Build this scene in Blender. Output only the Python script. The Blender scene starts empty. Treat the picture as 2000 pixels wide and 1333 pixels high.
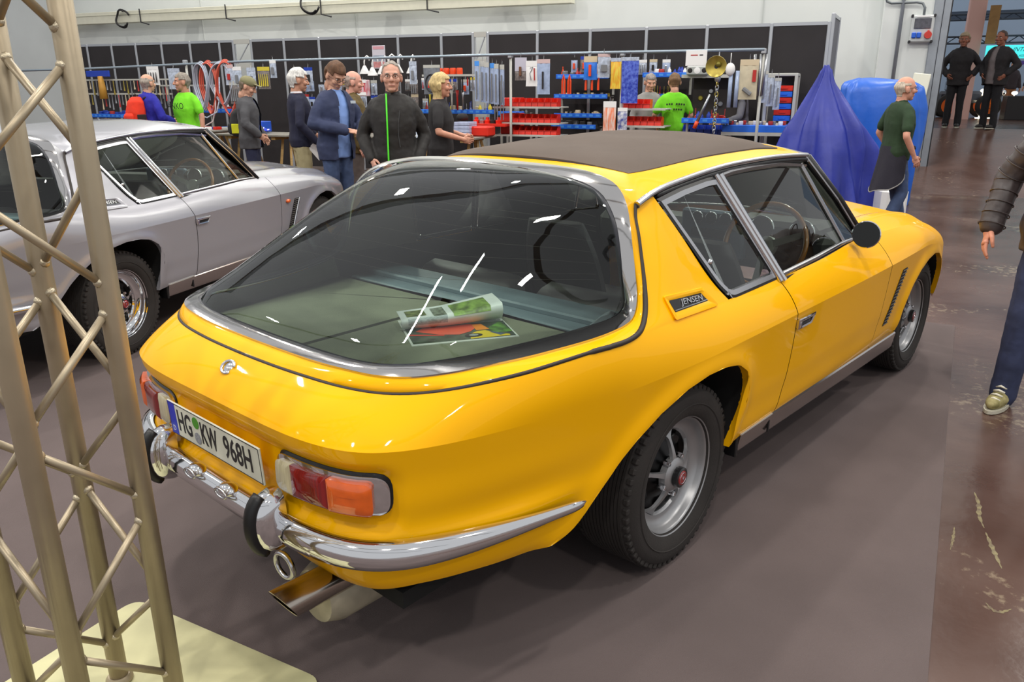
import bpy, bmesh, math, random
import numpy as np
from mathutils import Vector, Matrix, Euler
random.seed(7); RNG = np.random.default_rng(5)
SC = bpy.context.scene
COL = SC.collection
PI = math.pi
# ------------------------------------------------------------------ camera, light, exposure
cam_d = bpy.data.cameras.new('camera'); cam = bpy.data.objects.new('camera', cam_d); COL.objects.link(cam)
cam_d.sensor_width = 36.0; cam_d.lens = 27.463; cam_d.clip_start = 0.05; cam_d.clip_end = 200
def _cam():
    yaw, pit, roll = 0.732944, 0.313519, 0.0027705
    f = np.array([math.cos(yaw)*math.cos(pit), math.sin(yaw)*math.cos(pit), -math.sin(pit)])
    r = np.cross(f, [0, 0, 1]); r /= np.linalg.norm(r); d = np.cross(f, r)
    c, s = math.cos(roll), math.sin(roll)
    r2 = c*r+s*d; d2 = -s*r+c*d
    M = Matrix(((r2[0], -d2[0], -f[0], -2.19174), (r2[1], -d2[1], -f[1], -2.00449), (r2[2], -d2[2], -f[2], 1.61674), (0, 0, 0, 1)))
    cam.matrix_world = M
_cam()
SC.camera = cam
SC.view_settings.view_transform = 'Standard'
try: SC.view_settings.look = 'None'
except Exception: pass
SC.view_settings.gamma = 1.0
SC.view_settings.use_curve_mapping = False
SC.view_settings.exposure = 0.0
SC.cycles.use_denoising = True
SC.cycles.max_bounces = 10; SC.cycles.transparent_max_bounces = 24; SC.cycles.glossy_bounces = 5; SC.cycles.diffuse_bounces = 4
SC.cycles.caustics_reflective = False; SC.cycles.caustics_refractive = False
SC.cycles.sample_clamp_indirect = 4.0
W = bpy.data.worlds.new('hall_air'); SC.world = W; W.use_nodes = True
W.node_tree.nodes['Background'].inputs[0].default_value = (0.96, 0.98, 1.0, 1); W.node_tree.nodes['Background'].inputs[1].default_value = 0.62
# rows of strip lamps under the hall ceiling, running along the aisle
def strip_lamp(x, y, z, L, w, power, rz):
    l = bpy.data.lights.new('strip_light', 'AREA'); l.shape = 'RECTANGLE'; l.size = L; l.size_y = w; l.energy = power; l.color = (1.0, 0.955, 0.88)
    o = bpy.data.objects.new('strip_light', l); COL.objects.link(o); o.location = (x, y, z); o.rotation_euler = (0, 0, rz)
LAMPS = []
for i in range(4):
    for j in range(5):
        a = math.radians(19.67); u = -6+6.0*i; v = -6.5+4.6*j
        LAMPS.append((u*math.cos(a)-v*math.sin(a), u*math.sin(a)+v*math.cos(a)))
for (x, y) in LAMPS: strip_lamp(x, y, 7.75, 0.55, 0.30, 160, math.radians(19.67))

# ------------------------------------------------------------------ helpers
def lin(c): return tuple(((v/255.0)/12.92 if v/255.0 <= .04045 else ((v/255.0+.055)/1.055)**2.4) for v in c)
MATS = {}
def mat(name, rgb, rough=0.5, metal=0.0, coat=0.0, vary=0.0, scale=8.0, bump=0.0, bscale=60.0, spec=None, rgb2=None, stretch=None, emit=None, trans=None, detail=3.0):
    if name in MATS: return MATS[name]
    m = bpy.data.materials.new(name); m.use_nodes = True; nt = m.node_tree; b = nt.nodes['Principled BSDF']
    c = lin(rgb) if max(rgb) > 1.01 else rgb
    b.inputs['Base Color'].default_value = (*c, 1); b.inputs['Roughness'].default_value = rough; b.inputs['Metallic'].default_value = metal
    if coat: b.inputs['Coat Weight'].default_value = coat; b.inputs['Coat Roughness'].default_value = 0.04
    if spec is not None: b.inputs['Specular IOR Level'].default_value = spec
    if emit: b.inputs['Emission Color'].default_value = (*c, 1); b.inputs['Emission Strength'].default_value = emit
    if vary or rgb2 is not None or bump:
        tc = nt.nodes.new('ShaderNodeTexCoord'); mp = nt.nodes.new('ShaderNodeMapping')
        nt.links.new(tc.outputs['Object'], mp.inputs[0])
        if stretch: mp.inputs['Scale'].default_value = stretch
    if vary or rgb2 is not None:
        n = nt.nodes.new('ShaderNodeTexNoise'); n.inputs['Scale'].default_value = scale; n.inputs['Detail'].default_value = detail
        nt.links.new(mp.outputs[0], n.inputs['Vector'])
        r = nt.nodes.new('ShaderNodeValToRGB'); c2 = (lin(rgb2) if rgb2 is not None else tuple(min(1, v*(1+vary)) for v in c)); c1 = c if rgb2 is not None else tuple(v*(1-vary) for v in c)
        r.color_ramp.elements[0].position = .35; r.color_ramp.elements[1].position = .65
        r.color_ramp.elements[0].color = (*c1, 1); r.color_ramp.elements[1].color = (*c2, 1)
        nt.links.new(n.outputs['Fac'], r.inputs[0]); nt.links.new(r.outputs[0], b.inputs['Base Color'])
    if bump:
        n2 = nt.nodes.new('ShaderNodeTexNoise'); n2.inputs['Scale'].default_value = bscale; n2.inputs['Detail'].default_value = 4
        nt.links.new(mp.outputs[0], n2.inputs['Vector'])
        bp = nt.nodes.new('ShaderNodeBump'); bp.inputs['Strength'].default_value = bump; bp.inputs['Distance'].default_value = 0.01
        nt.links.new(n2.outputs['Fac'], bp.inputs['Height']); nt.links.new(bp.outputs[0], b.inputs['Normal'])
    MATS[name] = m; return m
def glass_mat(name, tint, ior=1.5, gl=1.0, rough=0.0):
    if name in MATS: return MATS[name]
    m = bpy.data.materials.new(name); m.use_nodes = True; nt = m.node_tree; nt.nodes.clear()
    o = nt.nodes.new('ShaderNodeOutputMaterial'); t = nt.nodes.new('ShaderNodeBsdfTransparent'); g = nt.nodes.new('ShaderNodeBsdfGlossy')
    t.inputs[0].default_value = (*tint, 1); g.inputs['Roughness'].default_value = rough; g.inputs[0].default_value = (gl, gl, gl, 1)
    f = nt.nodes.new('ShaderNodeFresnel'); f.inputs[0].default_value = ior; mx = nt.nodes.new('ShaderNodeMixShader')
    nt.links.new(f.outputs[0], mx.inputs[0]); nt.links.new(t.outputs[0], mx.inputs[1]); nt.links.new(g.outputs[0], mx.inputs[2]); nt.links.new(mx.outputs[0], o.inputs[0])
    MATS[name] = m; return m
def obj(name, me, m=None, parent=None, loc=None, rot=None, smooth=False, label=None, kind=None):
    o = bpy.data.objects.new(name, me); COL.objects.link(o)
    if m is not None:
        ms = m if isinstance(m, (list, tuple)) else [m]
        if len(me.materials) == 0:
            for k in ms: me.materials.append(k)
    if parent is not None: o.parent = parent
    if loc is not None: o.location = loc
    if rot is not None: o.rotation_euler = rot
    if smooth:
        me.polygons.foreach_set('use_smooth', [True]*len(me.polygons))
    if label: o['label'] = label
    if kind: o['kind'] = kind
    return o
def thing(name, label, cat, loc=(0, 0, 0), rz=0.0, group=None):
    o = bpy.data.objects.new(name, None); COL.objects.link(o); o.empty_display_size = .1
    o.location = loc; o.rotation_euler = (0, 0, rz); o['label'] = label; o['category'] = cat
    if group: o['group'] = group
    return o
def tag(o, label, cat, group=None, kind=None):
    o['label'] = label; o['category'] = cat
    if group: o['group'] = group
    if kind: o['kind'] = kind
    return o
def dup(root, loc, rz, label=None, group=None, mats=None):
    def cp(a, par):
        c = a.copy(); COL.objects.link(c)
        if par is not None: c.parent = par
        for k in list(a.children): cp(k, c)
        return c
    r = cp(root, None); r.location = loc; r.rotation_euler = (0, 0, rz)
    if label: r['label'] = label
    if group: r['group'] = group
    return r
def mesh(name, V, F, mi=None):
    me = bpy.data.meshes.new(name); me.from_pydata([tuple(map(float, v)) for v in V], [], [tuple(map(int, f)) for f in F])
    if mi is not None: me.polygons.foreach_set('material_index', mi)
    me.update(); return me
def sharp(me, ang=40):
    try: me.set_sharp_from_angle(angle=math.radians(ang))
    except Exception: pass
    return me
class MB:
    """collects shapes as verts / faces with a material index"""
    def __init__(s): s.V = []; s.F = []; s.M = []
    def add(s, V, F, m=0):
        b = len(s.V); s.V += [tuple(v) for v in V]; s.F += [tuple(b+i for i in f) for f in F]; s.M += [m]*len(F); return s
    def box(s, c, d, m=0, R=None, bev=0.0):
        x, y, z = d[0]/2, d[1]/2, d[2]/2
        if bev > 0:
            e = min(bev, x*.49, y*.49, z*.49); V = []; 
            for sx in (-1, 1):
                for sy in (-1, 1):
                    for sz in (-1, 1):
                        V += [(sx*x, sy*(y-e), sz*(z-e)), (sx*(x-e), sy*y, sz*(z-e)), (sx*(x-e), sy*(y-e), sz*z)]
            def i(sx, sy, sz, k): return ((sx > 0)*4+(sy > 0)*2+(sz > 0))*3+k
            F = []
            for a in (-1, 1):
                F.append([i(a, -1, -1, 0), i(a, 1, -1, 0), i(a, 1, 1, 0), i(a, -1, 1, 0)][::a])
                F.append([i(-1, a, -1, 1), i(-1, a, 1, 1), i(1, a, 1, 1), i(1, a, -1, 1)][::a])
                F.append([i(-1, -1, a, 2), i(1, -1, a, 2), i(1, 1, a, 2), i(-1, 1, a, 2)][::a])
            for a in (-1, 1):
                for b in (-1, 1):
                    F.append([i(a, b, -1, 0), i(a, b, -1, 1), i(a, b, 1, 1), i(a, b, 1, 0)][::-a*b])
                    F.append([i(a, -1, b, 0), i(a, 1, b, 0), i(a, 1, b, 2), i(a, -1, b, 2)][::a*b])
                    F.append([i(-1, a, b, 1), i(-1, a, b, 2), i(1, a, b, 2), i(1, a, b, 1)][::a*b])
            for a in (-1, 1):
                for b in (-1, 1):
                    for cc in (-1, 1):
                        F.append([i(a, b, cc, 0), i(a, b, cc, 1), i(a, b, cc, 2)][::a*b*cc])
        else:
            V = [(a*x, b*y, cc*z) for a in (-1, 1) for b in (-1, 1) for cc in (-1, 1)]
            F = [(0, 1, 3, 2), (4, 6, 7, 5), (0, 4, 5, 1), (2, 3, 7, 6), (0, 2, 6, 4), (1, 5, 7, 3)]
        V = np.array(V)
        if R is not None: V = V@np.array(R).T
        return s.add(V+np.array(c), F, m)
    def tube(s, P, r, n=8, m=0, closed=False, cap=True, prof=None):
        P = np.array(P, float); N = len(P); r = np.broadcast_to(np.array(r, float), (N,))
        T = np.zeros_like(P)
        if closed: T = np.roll(P, -1, 0)-np.roll(P, 1, 0)
        else: T[1:-1] = P[2:]-P[:-2]; T[0] = P[1]-P[0]; T[-1] = P[-1]-P[-2]
        T /= np.maximum(np.linalg.norm(T, axis=1)[:, None], 1e-9)
        u = np.array([0, 0, 1.0]) if abs(T[0][2]) < .9 else np.array([1.0, 0, 0])
        V = []
        for i in range(N):
            u = u-T[i]*(u@T[i]); u /= np.linalg.norm(u); w = np.cross(T[i], u)
            for k in range(n):
                if prof is not None: a, b = prof[k]
                else: a, b = math.cos(2*PI*k/n), math.sin(2*PI*k/n)
                V.append(P[i]+r[i]*(a*u+b*w))
        F = []
        for i in range(N if closed else N-1):
            j = (i+1) % N
            for k in range(n): F.append((i*n+k, i*n+(k+1) % n, j*n+(k+1) % n, j*n+k))
        if cap and not closed: F.append(tuple(range(n))[::-1]); F.append(tuple((N-1)*n+k for k in range(n)))
        return s.add(V, F, m)
    def lathe(s, prof, n=32, m=0, axis='z', c=(0, 0, 0), closed=False, R=None):
        V = []; K = len(prof)
        for k in range(n):
            a = 2*PI*k/n
            for (r, h) in prof:
                p = (r*math.cos(a), r*math.sin(a), h)
                if axis == 'y': p = (r*math.cos(a), h, r*math.sin(a))
                if axis == 'x': p = (h, r*math.cos(a), r*math.sin(a))
                V.append(p)
        F = []
        for k in range(n):
            j = (k+1) % n
            for i in range(K if closed else K-1):
                i2 = (i+1) % K; f = (k*K+i, j*K+i, j*K+i2, k*K+i2)
                F.append(f if axis != 'y' else f[::-1])
        V = np.array(V)
        if R is not None: V = V@np.array(R).T
        return s.add(V+np.array(c), F, m)
    def grid(s, P, m=0, flip=False, wrap=False):
        P = np.asarray(P); nv, nu = P.shape[:2]; F = []
        for i in range(nv-1):
            for j in range(nu if wrap else nu-1):
                j2 = (j+1) % nu; f = (i*nu+j, i*nu+j2, (i+1)*nu+j2, (i+1)*nu+j); F.append(f[::-1] if flip else f)
        return s.add(P.reshape(-1, 3), F, m)
    def poly(s, P, d, m=0):
        """prism: outline P (n,3) extruded by vector d"""
        P = np.array(P, float); n = len(P); V = np.vstack([P, P+np.array(d)])
        F = [tuple(range(n))[::-1], tuple(range(n, 2*n))]+[(i, (i+1) % n, n+(i+1) % n, n+i) for i in range(n)]
        return s.add(V, F, m)
    def ball(s, c, r, m=0, nu=12, nv=8, R=None):
        r = np.broadcast_to(np.array(r, float), (3,)); V = []; F = []
        for i in range(nv+1):
            t = PI*i/nv
            for k in range(nu): V.append((math.sin(t)*math.cos(2*PI*k/nu)*r[0], math.sin(t)*math.sin(2*PI*k/nu)*r[1], -math.cos(t)*r[2]))
        for i in range(nv):
            for k in range(nu): F.append((i*nu+k, i*nu+(k+1) % nu, (i+1)*nu+(k+1) % nu, (i+1)*nu+k))
        V = np.array(V)
        if R is not None: V = V@np.array(R).T
        return s.add(V+np.array(c), F, m)
    def mirror(s, ax=1):
        V = np.array(s.V); V[:, ax] *= -1; b = len(s.V); F = list(s.F); M = list(s.M)
        s.V += [tuple(v) for v in V]; s.F += [tuple(b+i for i in f)[::-1] for f in F]; s.M += M; return s
    def flipped(s, ax=1):
        r = MB(); V = np.array(s.V); V[:, ax] *= -1; r.V = [tuple(v) for v in V]; r.F = [f[::-1] for f in s.F]; r.M = list(s.M); return r
    def me(s, name, smooth=False, ang=None, weld=0.0, fixn=False):
        me = mesh(name, s.V, s.F, s.M)
        if weld or fixn:
            b = bmesh.new(); b.from_mesh(me)
            if weld: bmesh.ops.remove_doubles(b, verts=b.verts, dist=weld)
            if fixn: bmesh.ops.recalc_face_normals(b, faces=b.faces)
            b.to_mesh(me); b.free()
        if smooth or ang: me.polygons.foreach_set('use_smooth', [True]*len(me.polygons))
        if ang: sharp(me, ang)
        return me
    def build(s, name, m, parent=None, loc=None, rot=None, smooth=False, ang=None, weld=0.0, fixn=False, label=None, kind=None):
        return obj(name, s.me(name, smooth, ang, weld, fixn), m, parent, loc, rot, label=label, kind=kind)
def rotm(ax, a):
    return np.array(Matrix.Rotation(a, 3, ax))
def frame_R(f, up=(0, 0, 1)):
    """matrix with columns x=f, y=left, z=up"""
    f = np.array(f, float); f /= np.linalg.norm(f); l = np.cross(up, f); l /= np.linalg.norm(l); u = np.cross(f, l)
    return np.stack([f, l, u], 1)
def ncs(t, Y):
    """natural cubic spline through (t, Y); returns evaluator"""
    t = np.array(t, float); Y = np.array(Y, float)
    if Y.ndim == 1: Y = Y[:, None]
    n = len(t); h = np.diff(t); A = np.zeros((n, n)); B = np.zeros((n, Y.shape[1])); A[0, 0] = A[-1, -1] = 1
    for i in range(1, n-1):
        A[i, i-1] = h[i-1]; A[i, i] = 2*(h[i-1]+h[i]); A[i, i+1] = h[i]
        B[i] = 3*((Y[i+1]-Y[i])/h[i]-(Y[i]-Y[i-1])/h[i-1])
    c = np.linalg.solve(A, B); b = (Y[1:]-Y[:-1])/h[:, None]-h[:, None]*(2*c[:-1]+c[1:])/3; d = (c[1:]-c[:-1])/(3*h[:, None])
    def ev(x):
        x = np.asarray(x, float); i = np.clip(np.searchsorted(t, x)-1, 0, n-2); q = (x-t[i])[..., None]
        return Y[i]+b[i]*q+c[i]*q*q+d[i]*q**3
    return ev
def cums(P): return np.r_[0, np.cumsum(np.linalg.norm(np.diff(np.asarray(P, float), axis=0), axis=1))]
def resamp(P, n, smooth=True):
    P = np.array(P, float); c = cums(P)
    if smooth and len(P) > 2:
        Q = ncs(c, P)(np.linspace(0, c[-1], max(200, n*4))); P = Q; c = cums(P)
    u = np.linspace(0, c[-1], n); return np.stack([np.interp(u, c, P[:, j]) for j in range(P.shape[1])], 1)
def smooth01(x): x = np.clip(x, 0, 1); return x*x*(3-2*x)
def text_obj(body, size, m, parent=None, loc=(0, 0, 0), rot=(0, 0, 0), name='lettering', ext=0.0005, sx=1.0, align='CENTER', shear=0.0, bold=0.0):
    c = bpy.data.curves.new('txt', 'FONT'); c.body = body; c.size = size; c.extrude = ext; c.align_x = align; c.align_y = 'CENTER'; c.shear = shear; c.offset = bold
    c.resolution_u = 3
    o = bpy.data.objects.new('txt', c); dg = bpy.context.evaluated_depsgraph_get()
    COL.objects.link(o); dg.update(); me = bpy.data.meshes.new_from_object(o.evaluated_get(dg)); COL.objects.unlink(o); bpy.data.objects.remove(o)
    if sx != 1.0:
        for v in me.vertices: v.co.x *= sx
    me.materials.clear()
    return obj(name, me, m, parent, loc, rot)
# ------------------------------------------------------------------ the hall
SO = np.array([10.684, 3.966]); SA = math.radians(19.67)
EY = np.array([math.cos(SA), math.sin(SA)]); EX = np.array([EY[1], -EY[0]]); SRZ = SA-PI/2
def SW(x, y, z=0.0):
    p = SO+x*EX+y*EY; return (float(p[0]), float(p[1]), float(z))
def struct(name, mb, m, parent=None, **k):
    o = mb.build(name, m, parent, **k)
    if parent is None: o['kind'] = 'structure'; o.location = SW(0, 0, 0); o.rotation_euler = (0, 0, SRZ)
    return o
def floor_mat():
    m = bpy.data.materials.new('hall_floor'); m.use_nodes = True; nt = m.node_tree; b = nt.nodes['Principled BSDF']; L = nt.links
    tc = nt.nodes.new('ShaderNodeTexCoord')
    n1 = nt.nodes.new('ShaderNodeTexNoise'); n1.inputs['Scale'].default_value = 1.3; n1.inputs['Detail'].default_value = 6; L.new(tc.outputs['Object'], n1.inputs[0])
    r1 = nt.nodes.new('ShaderNodeValToRGB'); r1.color_ramp.elements[0].position = .35; r1.color_ramp.elements[1].position = .7
    r1.color_ramp.elements[0].color = (*lin((74, 52, 44)), 1); r1.color_ramp.elements[1].color = (*lin((98, 76, 68)), 1); L.new(n1.outputs['Fac'], r1.inputs[0])
    n2 = nt.nodes.new('ShaderNodeTexNoise'); n2.inputs['Scale'].default_value = 16; n2.inputs['Detail'].default_value = 8; n2.inputs['Roughness'].default_value = .7; L.new(tc.outputs['Object'], n2.inputs[0])
    n3 = nt.nodes.new('ShaderNodeTexNoise'); n3.inputs['Scale'].default_value = 1.1; L.new(tc.outputs['Object'], n3.inputs[0])
    mu = nt.nodes.new('ShaderNodeMath'); mu.operation = 'MULTIPLY'; L.new(n2.outputs['Fac'], mu.inputs[0]); L.new(n3.outputs['Fac'], mu.inputs[1])
    r2 = nt.nodes.new('ShaderNodeValToRGB'); r2.color_ramp.elements[0].position = .335; r2.color_ramp.elements[1].position = .40
    r2.color_ramp.elements[0].color = (0, 0, 0, 1); r2.color_ramp.elements[1].color = (.75, .75, .75, 1); L.new(mu.outputs[0], r2.inputs[0])
    mx = nt.nodes.new('ShaderNodeMix'); mx.data_type = 'RGBA'; L.new(r2.outputs[0], mx.inputs[0]); L.new(r1.outputs[0], mx.inputs[6]); mx.inputs[7].default_value = (*lin((140, 124, 104)), 1)
    L.new(mx.outputs[2], b.inputs['Base Color'])
    r3 = nt.nodes.new('ShaderNodeMapRange'); r3.inputs[3].default_value = .16; r3.inputs[4].default_value = .34; L.new(n1.outputs['Fac'], r3.inputs[0]); L.new(r3.outputs[0], b.inputs['Roughness'])
    b.inputs['Specular IOR Level'].default_value = .42
    n4 = nt.nodes.new('ShaderNodeTexNoise'); n4.inputs['Scale'].default_value = 9; n4.inputs['Detail'].default_value = 5; L.new(tc.outputs['Object'], n4.inputs[0])
    bp = nt.nodes.new('ShaderNodeBump'); bp.inputs['Strength'].default_value = .12; bp.inputs['Distance'].default_value = .02; L.new(n4.outputs['Fac'], bp.inputs['Height']); L.new(bp.outputs[0], b.inputs['Normal'])
    return m
M_FLOOR = floor_mat()
M_WALL = mat('white_wall', (222, 226, 224), .7, vary=.025, scale=1.2, bump=.05, bscale=40)
M_CARPET = mat('mauve_carpet', (102, 91, 90), .95, vary=.07, scale=2.2, bump=.35, bscale=420, spec=.2)
M_GREYM = mat('grey_steel', (150, 156, 164), .5, .3, vary=.05)
M_DGREY = mat('dark_rubber', (40, 40, 44), .7)
M_CREAM = mat('cream_paint', (226, 224, 204), .5, vary=.03)
M_CEIL = mat('ceiling_sheet', (206, 208, 206), .8, vary=.05, scale=.6)
f = MB(); f.box((-6, -8, -.0545), (44, 34, .1)); struct('floor', f, M_FLOOR)
# the floor climbs to the next hall behind the gate
f = MB(); RP = [(x_, -.12, 0.0) for x_ in ()]
V = [(2.0, -.05, -.004), (12, -.05, -.004), (2.35, 3.8, .84), (12, 3.8, .84), (2.35, 22, .84), (12, 22, .84), (1.55, -.05, -.02), (1.75, 3.8, -.02), (1.75, 22, -.02), (12, -.4, -.02), (1.5, -.4, -.02)]
f.add(V, [(0, 1, 3, 2), (2, 3, 5, 4), (6, 0, 2, 7), (7, 2, 4, 8), (10, 9, 1, 0), (10, 0, 6)]); struct('floor_ramp', f, M_FLOOR)
# carpet of the car stand
cp = MB(); c0 = np.array([3.87, -.788]); d1 = np.array([-.9759, -.2188]); d2 = np.array([-.2188, .9759])
cp.poly([(*(c0), -.0045), (*(c0+d2*11), -.0045), (*(c0+d2*11+d1*9), -.0045), (*(c0+d1*9), -.0045)], (0, 0, .0045))
o = cp.build('floor_carpet', M_CARPET); o['kind'] = 'structure'
# hall wall, its pier and gate frame
w = MB(); w.box((-9.4, 1.85, 4.25), (22.8, .3, 8.5)); struct('wall_back', w, M_WALL)
w = MB(); w.box((2.12, 1.62, 4.25), (.86, .5, 8.5), bev=.01); wp = struct('wall_pier', w, M_WALL)
w = MB(); w.box((2.51, 1.40, 4.25), (.14, .16, 8.5), bev=.012); w.box((2.64, 1.62, 4.25), (.10, .55, 8.5)); struct('door_frame_gate', w, M_GREYM)
w = MB(); w.box((2.695, 1.50, 4.25), (.03, .30, 8.5)); struct('trim_gate_seal', w, M_DGREY)
w = MB(); w.box((6.85, 1.85, 6.9), (8.3, .3, 3.2)); struct('wall_above_gate', w, M_WALL)
for x in (-17.5, -13.2, -8.9, -4.6, -.3): 
    w = MB(); w.box((x, 1.692, 4.25), (.02, .016, 8.5)); struct('trim_wall_joint', w, mat('joint_grey', (196, 200, 198), .8))
# ceiling with purlins
for y in np.arange(-24, 2, 6.0):
    w = MB(); w.box((-6, y, 8.3), (46, .30, .5)); struct('ceiling_beam', w, mat('beam_grey', (186, 190, 190), .6, vary=.03))
# cable tray on the wall
t = thing('cable_tray', 'cream box-section cable tray running along the white hall wall', 'cable tray', SW(-10.5, 1.4, 3.29), SRZ)
b = MB(); b.box((0, 0, 0), (13.4, .22, .26), bev=.006); b.build('tray', M_CREAM, t)
b = MB(); b.box((0, -.115, .05), (13.4, .012, .012)); b.build('tray_lip', mat('tray_line', (190, 190, 172), .6), t)
for x in (-6.0, -2.9, .05, 2.6, 5.2):
    b = MB(); b.box((x, .16, .02), (.35, .14, .1)); b.build('bracket', mat('bracket_steel', (160, 160, 150), .5, .4), t)
for x in (-4.2, -1.6, 1.0, 3.6):
    b = MB(); b.tube([(x, -.13, .16), (x, -.13, -.14), (x+.28, -.16, -.2)], .014, 6); b.build('clamp', M_DGREY, t)
tj = thing('junction_box', 'cream junction box on the wall at the far end of the cable tray', 'junction box', SW(-17.5, 1.36, 3.22), SRZ)
b = MB(); b.box((0, 0, 0), (.5, .3, .42), bev=.01); b.build('housing', M_CREAM, tj)
b = MB(); b.tube([(-.1, 0, .2), (-.1, 0, .9)], .04, 8); b.build('conduit', M_DGREY, tj)
def cable_loop(x, z, r, label, g=.022):
    b = MB(); P = [(r*math.cos(a), -.05+.03*math.sin(3*a), r*math.sin(a)) for a in np.linspace(.4, 2*PI-.5, 26)]
    b.tube(P, g, 7); b.tube([(p[0]*.9, p[1]-.03, p[2]*.92) for p in P[3:-2]], g*.8, 7)
    o = b.build('cable_loop', mat('cable_black', (28, 26, 28), .5), None, SW(x, 1.25, z), (0, 0, SRZ), smooth=True); tag(o, label, 'cable')
cable_loop(-15.2, 3.24, .2, 'small dark cable coil hanging on the left part of the tray')
cable_loop(-9.7, 3.42, .26, 'larger black cable coil hooked over the middle of the tray')
# power distribution box with its conduits on the pier
pb = thing('socket_box', 'grey power socket box with blue and red sockets on white pier', 'socket box', SW(2.30, 1.30, 2.53), SRZ)
b = MB(); b.box((0, 0, 0), (.34, .12, .42), bev=.02); b.build('housing', mat('socket_grey', (196, 200, 200), .45), pb)
b = MB(); b.box((.0, -.066, .08), (.25, .02, .16), bev=.02); b.build('smoked_window', mat('smoked', (84, 84, 92), .15, vary=.2, scale=20), pb)
b = MB(); b.box((0, -.068, .19), (.2, .012, .025)); b.build('label_strip', mat('white_p', (235, 235, 235), .5), pb)
for sx in (-.11, -.035):
    b = MB(); b.box((sx, -.075, -.1), (.065, .05, .09), bev=.012); b.build('blue_socket', mat('socket_blue', (30, 92, 205), .4), pb)
b = MB(); b.lathe([(0, -.06), (.055, -.06), (.06, .0), (.045, .012), (0, .012)], 16, axis='y', c=(.1, -.06, -.1)); b.box((.1, -.075, -.04), (.03, .03, .03), bev=.005); b.build('red_socket', mat('socket_red', (196, 52, 40), .4), pb)
for sx in (-1, 1):
    for sz in (-1, 1):
        b = MB(); b.box((sx*.165, -.02, sz*.2), (.035, .13, .045), bev=.008); b.build('corner_cap', M_DGREY, pb)
cd = thing('conduit', 'two grey conduit pipes clipped to white pier, one bending to socket box', 'conduit', SW(1.97, 1.30, 0), SRZ)
b = MB(); b.tube([(0, 0, 1.3), (0, 0, 6.5)], .03, 10); b.build('pipe', M_GREYM, cd, smooth=True)
b = MB(); b.tube([(-.28, 0, 6.5), (-.28, 0, 3.05), (-.25, 0, 2.97), (-.18, 0, 2.94), (.2, -.02, 2.94), (.29, -.02, 2.92), (.33, -.03, 2.85), (.33, -.03, 2.74)], .02, 8); b.build('pipe', mat('conduit_dk', (110, 116, 120), .5, .3), cd, smooth=True)
for z in (1.6, 3.4, 4.6):
    b = MB(); b.box((0, .02, z), (.12, .06, .04)); b.build('clip', M_GREYM, cd)
# white boards leaning on the pier
lb = MB(); lb.box((0, 0, .0), (.26, .05, 1.55), bev=.01); o = lb.build('board', mat('board_cream', (232, 232, 214), .6), None, SW(2.32, 1.0, 1.06), (math.radians(-7), math.radians(6), SRZ)); tag(o, 'narrow cream board leaning against the pier under the socket box', 'board')
lb = MB(); lb.box((0, 0, 0), (.34, .03, .8), bev=.008); o = lb.build('sign_board', mat('sign_red', (190, 44, 44), .5), None, SW(2.0, .98, 1.05), (math.radians(-5), 0, SRZ)); tag(o, 'red and white board standing at the wall behind the man in green', 'board')
q = MB(); q.box((.11, -.018, .1), (.1, .012, .45)); q.build('white_panel', mat('white_p', (235, 235, 235), .5), o)
# next hall seen through the gate
w = MB(); w.box((9, 21.5, 5), (26, .3, 10)); struct('wall_far_hall', w, mat('far_wall', (170, 190, 214), .6, vary=.05, scale=.5))
# worn pale scuffs in the floor paint beside the carpet
_fl = bpy.data.objects['floor']
for P, w_ in (([(1.277, -1.491), (1.158, -1.534), (1.08, -1.552), (.989, -1.589)], .012), ([(.96, -1.6), (.842, -1.65), (.728, -1.70)], .011), ([(.921, -1.501), (.83, -1.519), (.737, -1.532)], .007), ([(.475, -1.703), (.446, -1.738), (.494, -1.773)], .009)):
    P = resamp(np.array(P), 16); T_ = np.gradient(P, axis=0); T_ /= np.linalg.norm(T_, axis=1)[:, None]; N_ = np.stack([-T_[:, 1], T_[:, 0]], 1)
    k_ = (np.sin(np.linspace(.15, PI-.1, 16))*(.7+.3*np.sin(np.arange(16)*2.3)))[:, None]*w_; z_ = np.full((16, 1), -.0038)
    b = MB(); b.grid(np.stack([np.hstack([P-N_*k_, z_]), np.hstack([P+N_*k_, z_])])); o = b.build('scuff_mark', mat('scuff', (132, 122, 84), .6, rgb2=(96, 80, 62), scale=60), None); M_ = _fl.matrix_basis.copy(); o.parent = _fl; o.matrix_parent_inverse = (Matrix.Translation(_fl.location)@_fl.rotation_euler.to_matrix().to_4x4()).inverted()
# ------------------------------------------------------------------ cars: fastback coupe, origin under the rear axle, x forward
PS = [(-1.13, 0.0, 0.892), (-1.126, -0.183, 0.892), (-1.115, -0.308, 0.891), (-1.101, -0.397, 0.889), (-1.083, -0.469, 0.888), (-1.06, -0.529, 0.888), (-1.029, -0.582, 0.89), (-0.989, -0.629, 0.894), (-0.941, -0.671, 0.9), (-0.885, -0.708, 0.907), (-0.823, -0.74, 0.914), (-0.757, -0.767, 0.92), (-0.688, -0.788, 0.926), (-0.62, -0.805, 0.931), (-0.553, -0.818, 0.934), (-0.491, -0.827, 0.933), (-0.433, -0.833, 0.931), (-0.381, -0.833, 0.932), (-0.336, -0.829, 0.938), (-0.297, -0.818, 0.952), (-0.263, -0.802, 0.975), (-0.233, -0.782, 1.007), (-0.206, -0.758, 1.047), (-0.18, -0.731, 1.093), (-0.154, -0.703, 1.14), (-0.127, -0.674, 1.187), (-0.099, -0.643, 1.23), (-0.069, -0.608, 1.267), (-0.04, -0.564, 1.295), (-0.011, -0.505, 1.316), (0.016, -0.417, 1.33), (0.037, -0.264, 1.337), (0.045, -0.0, 1.339)]
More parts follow.
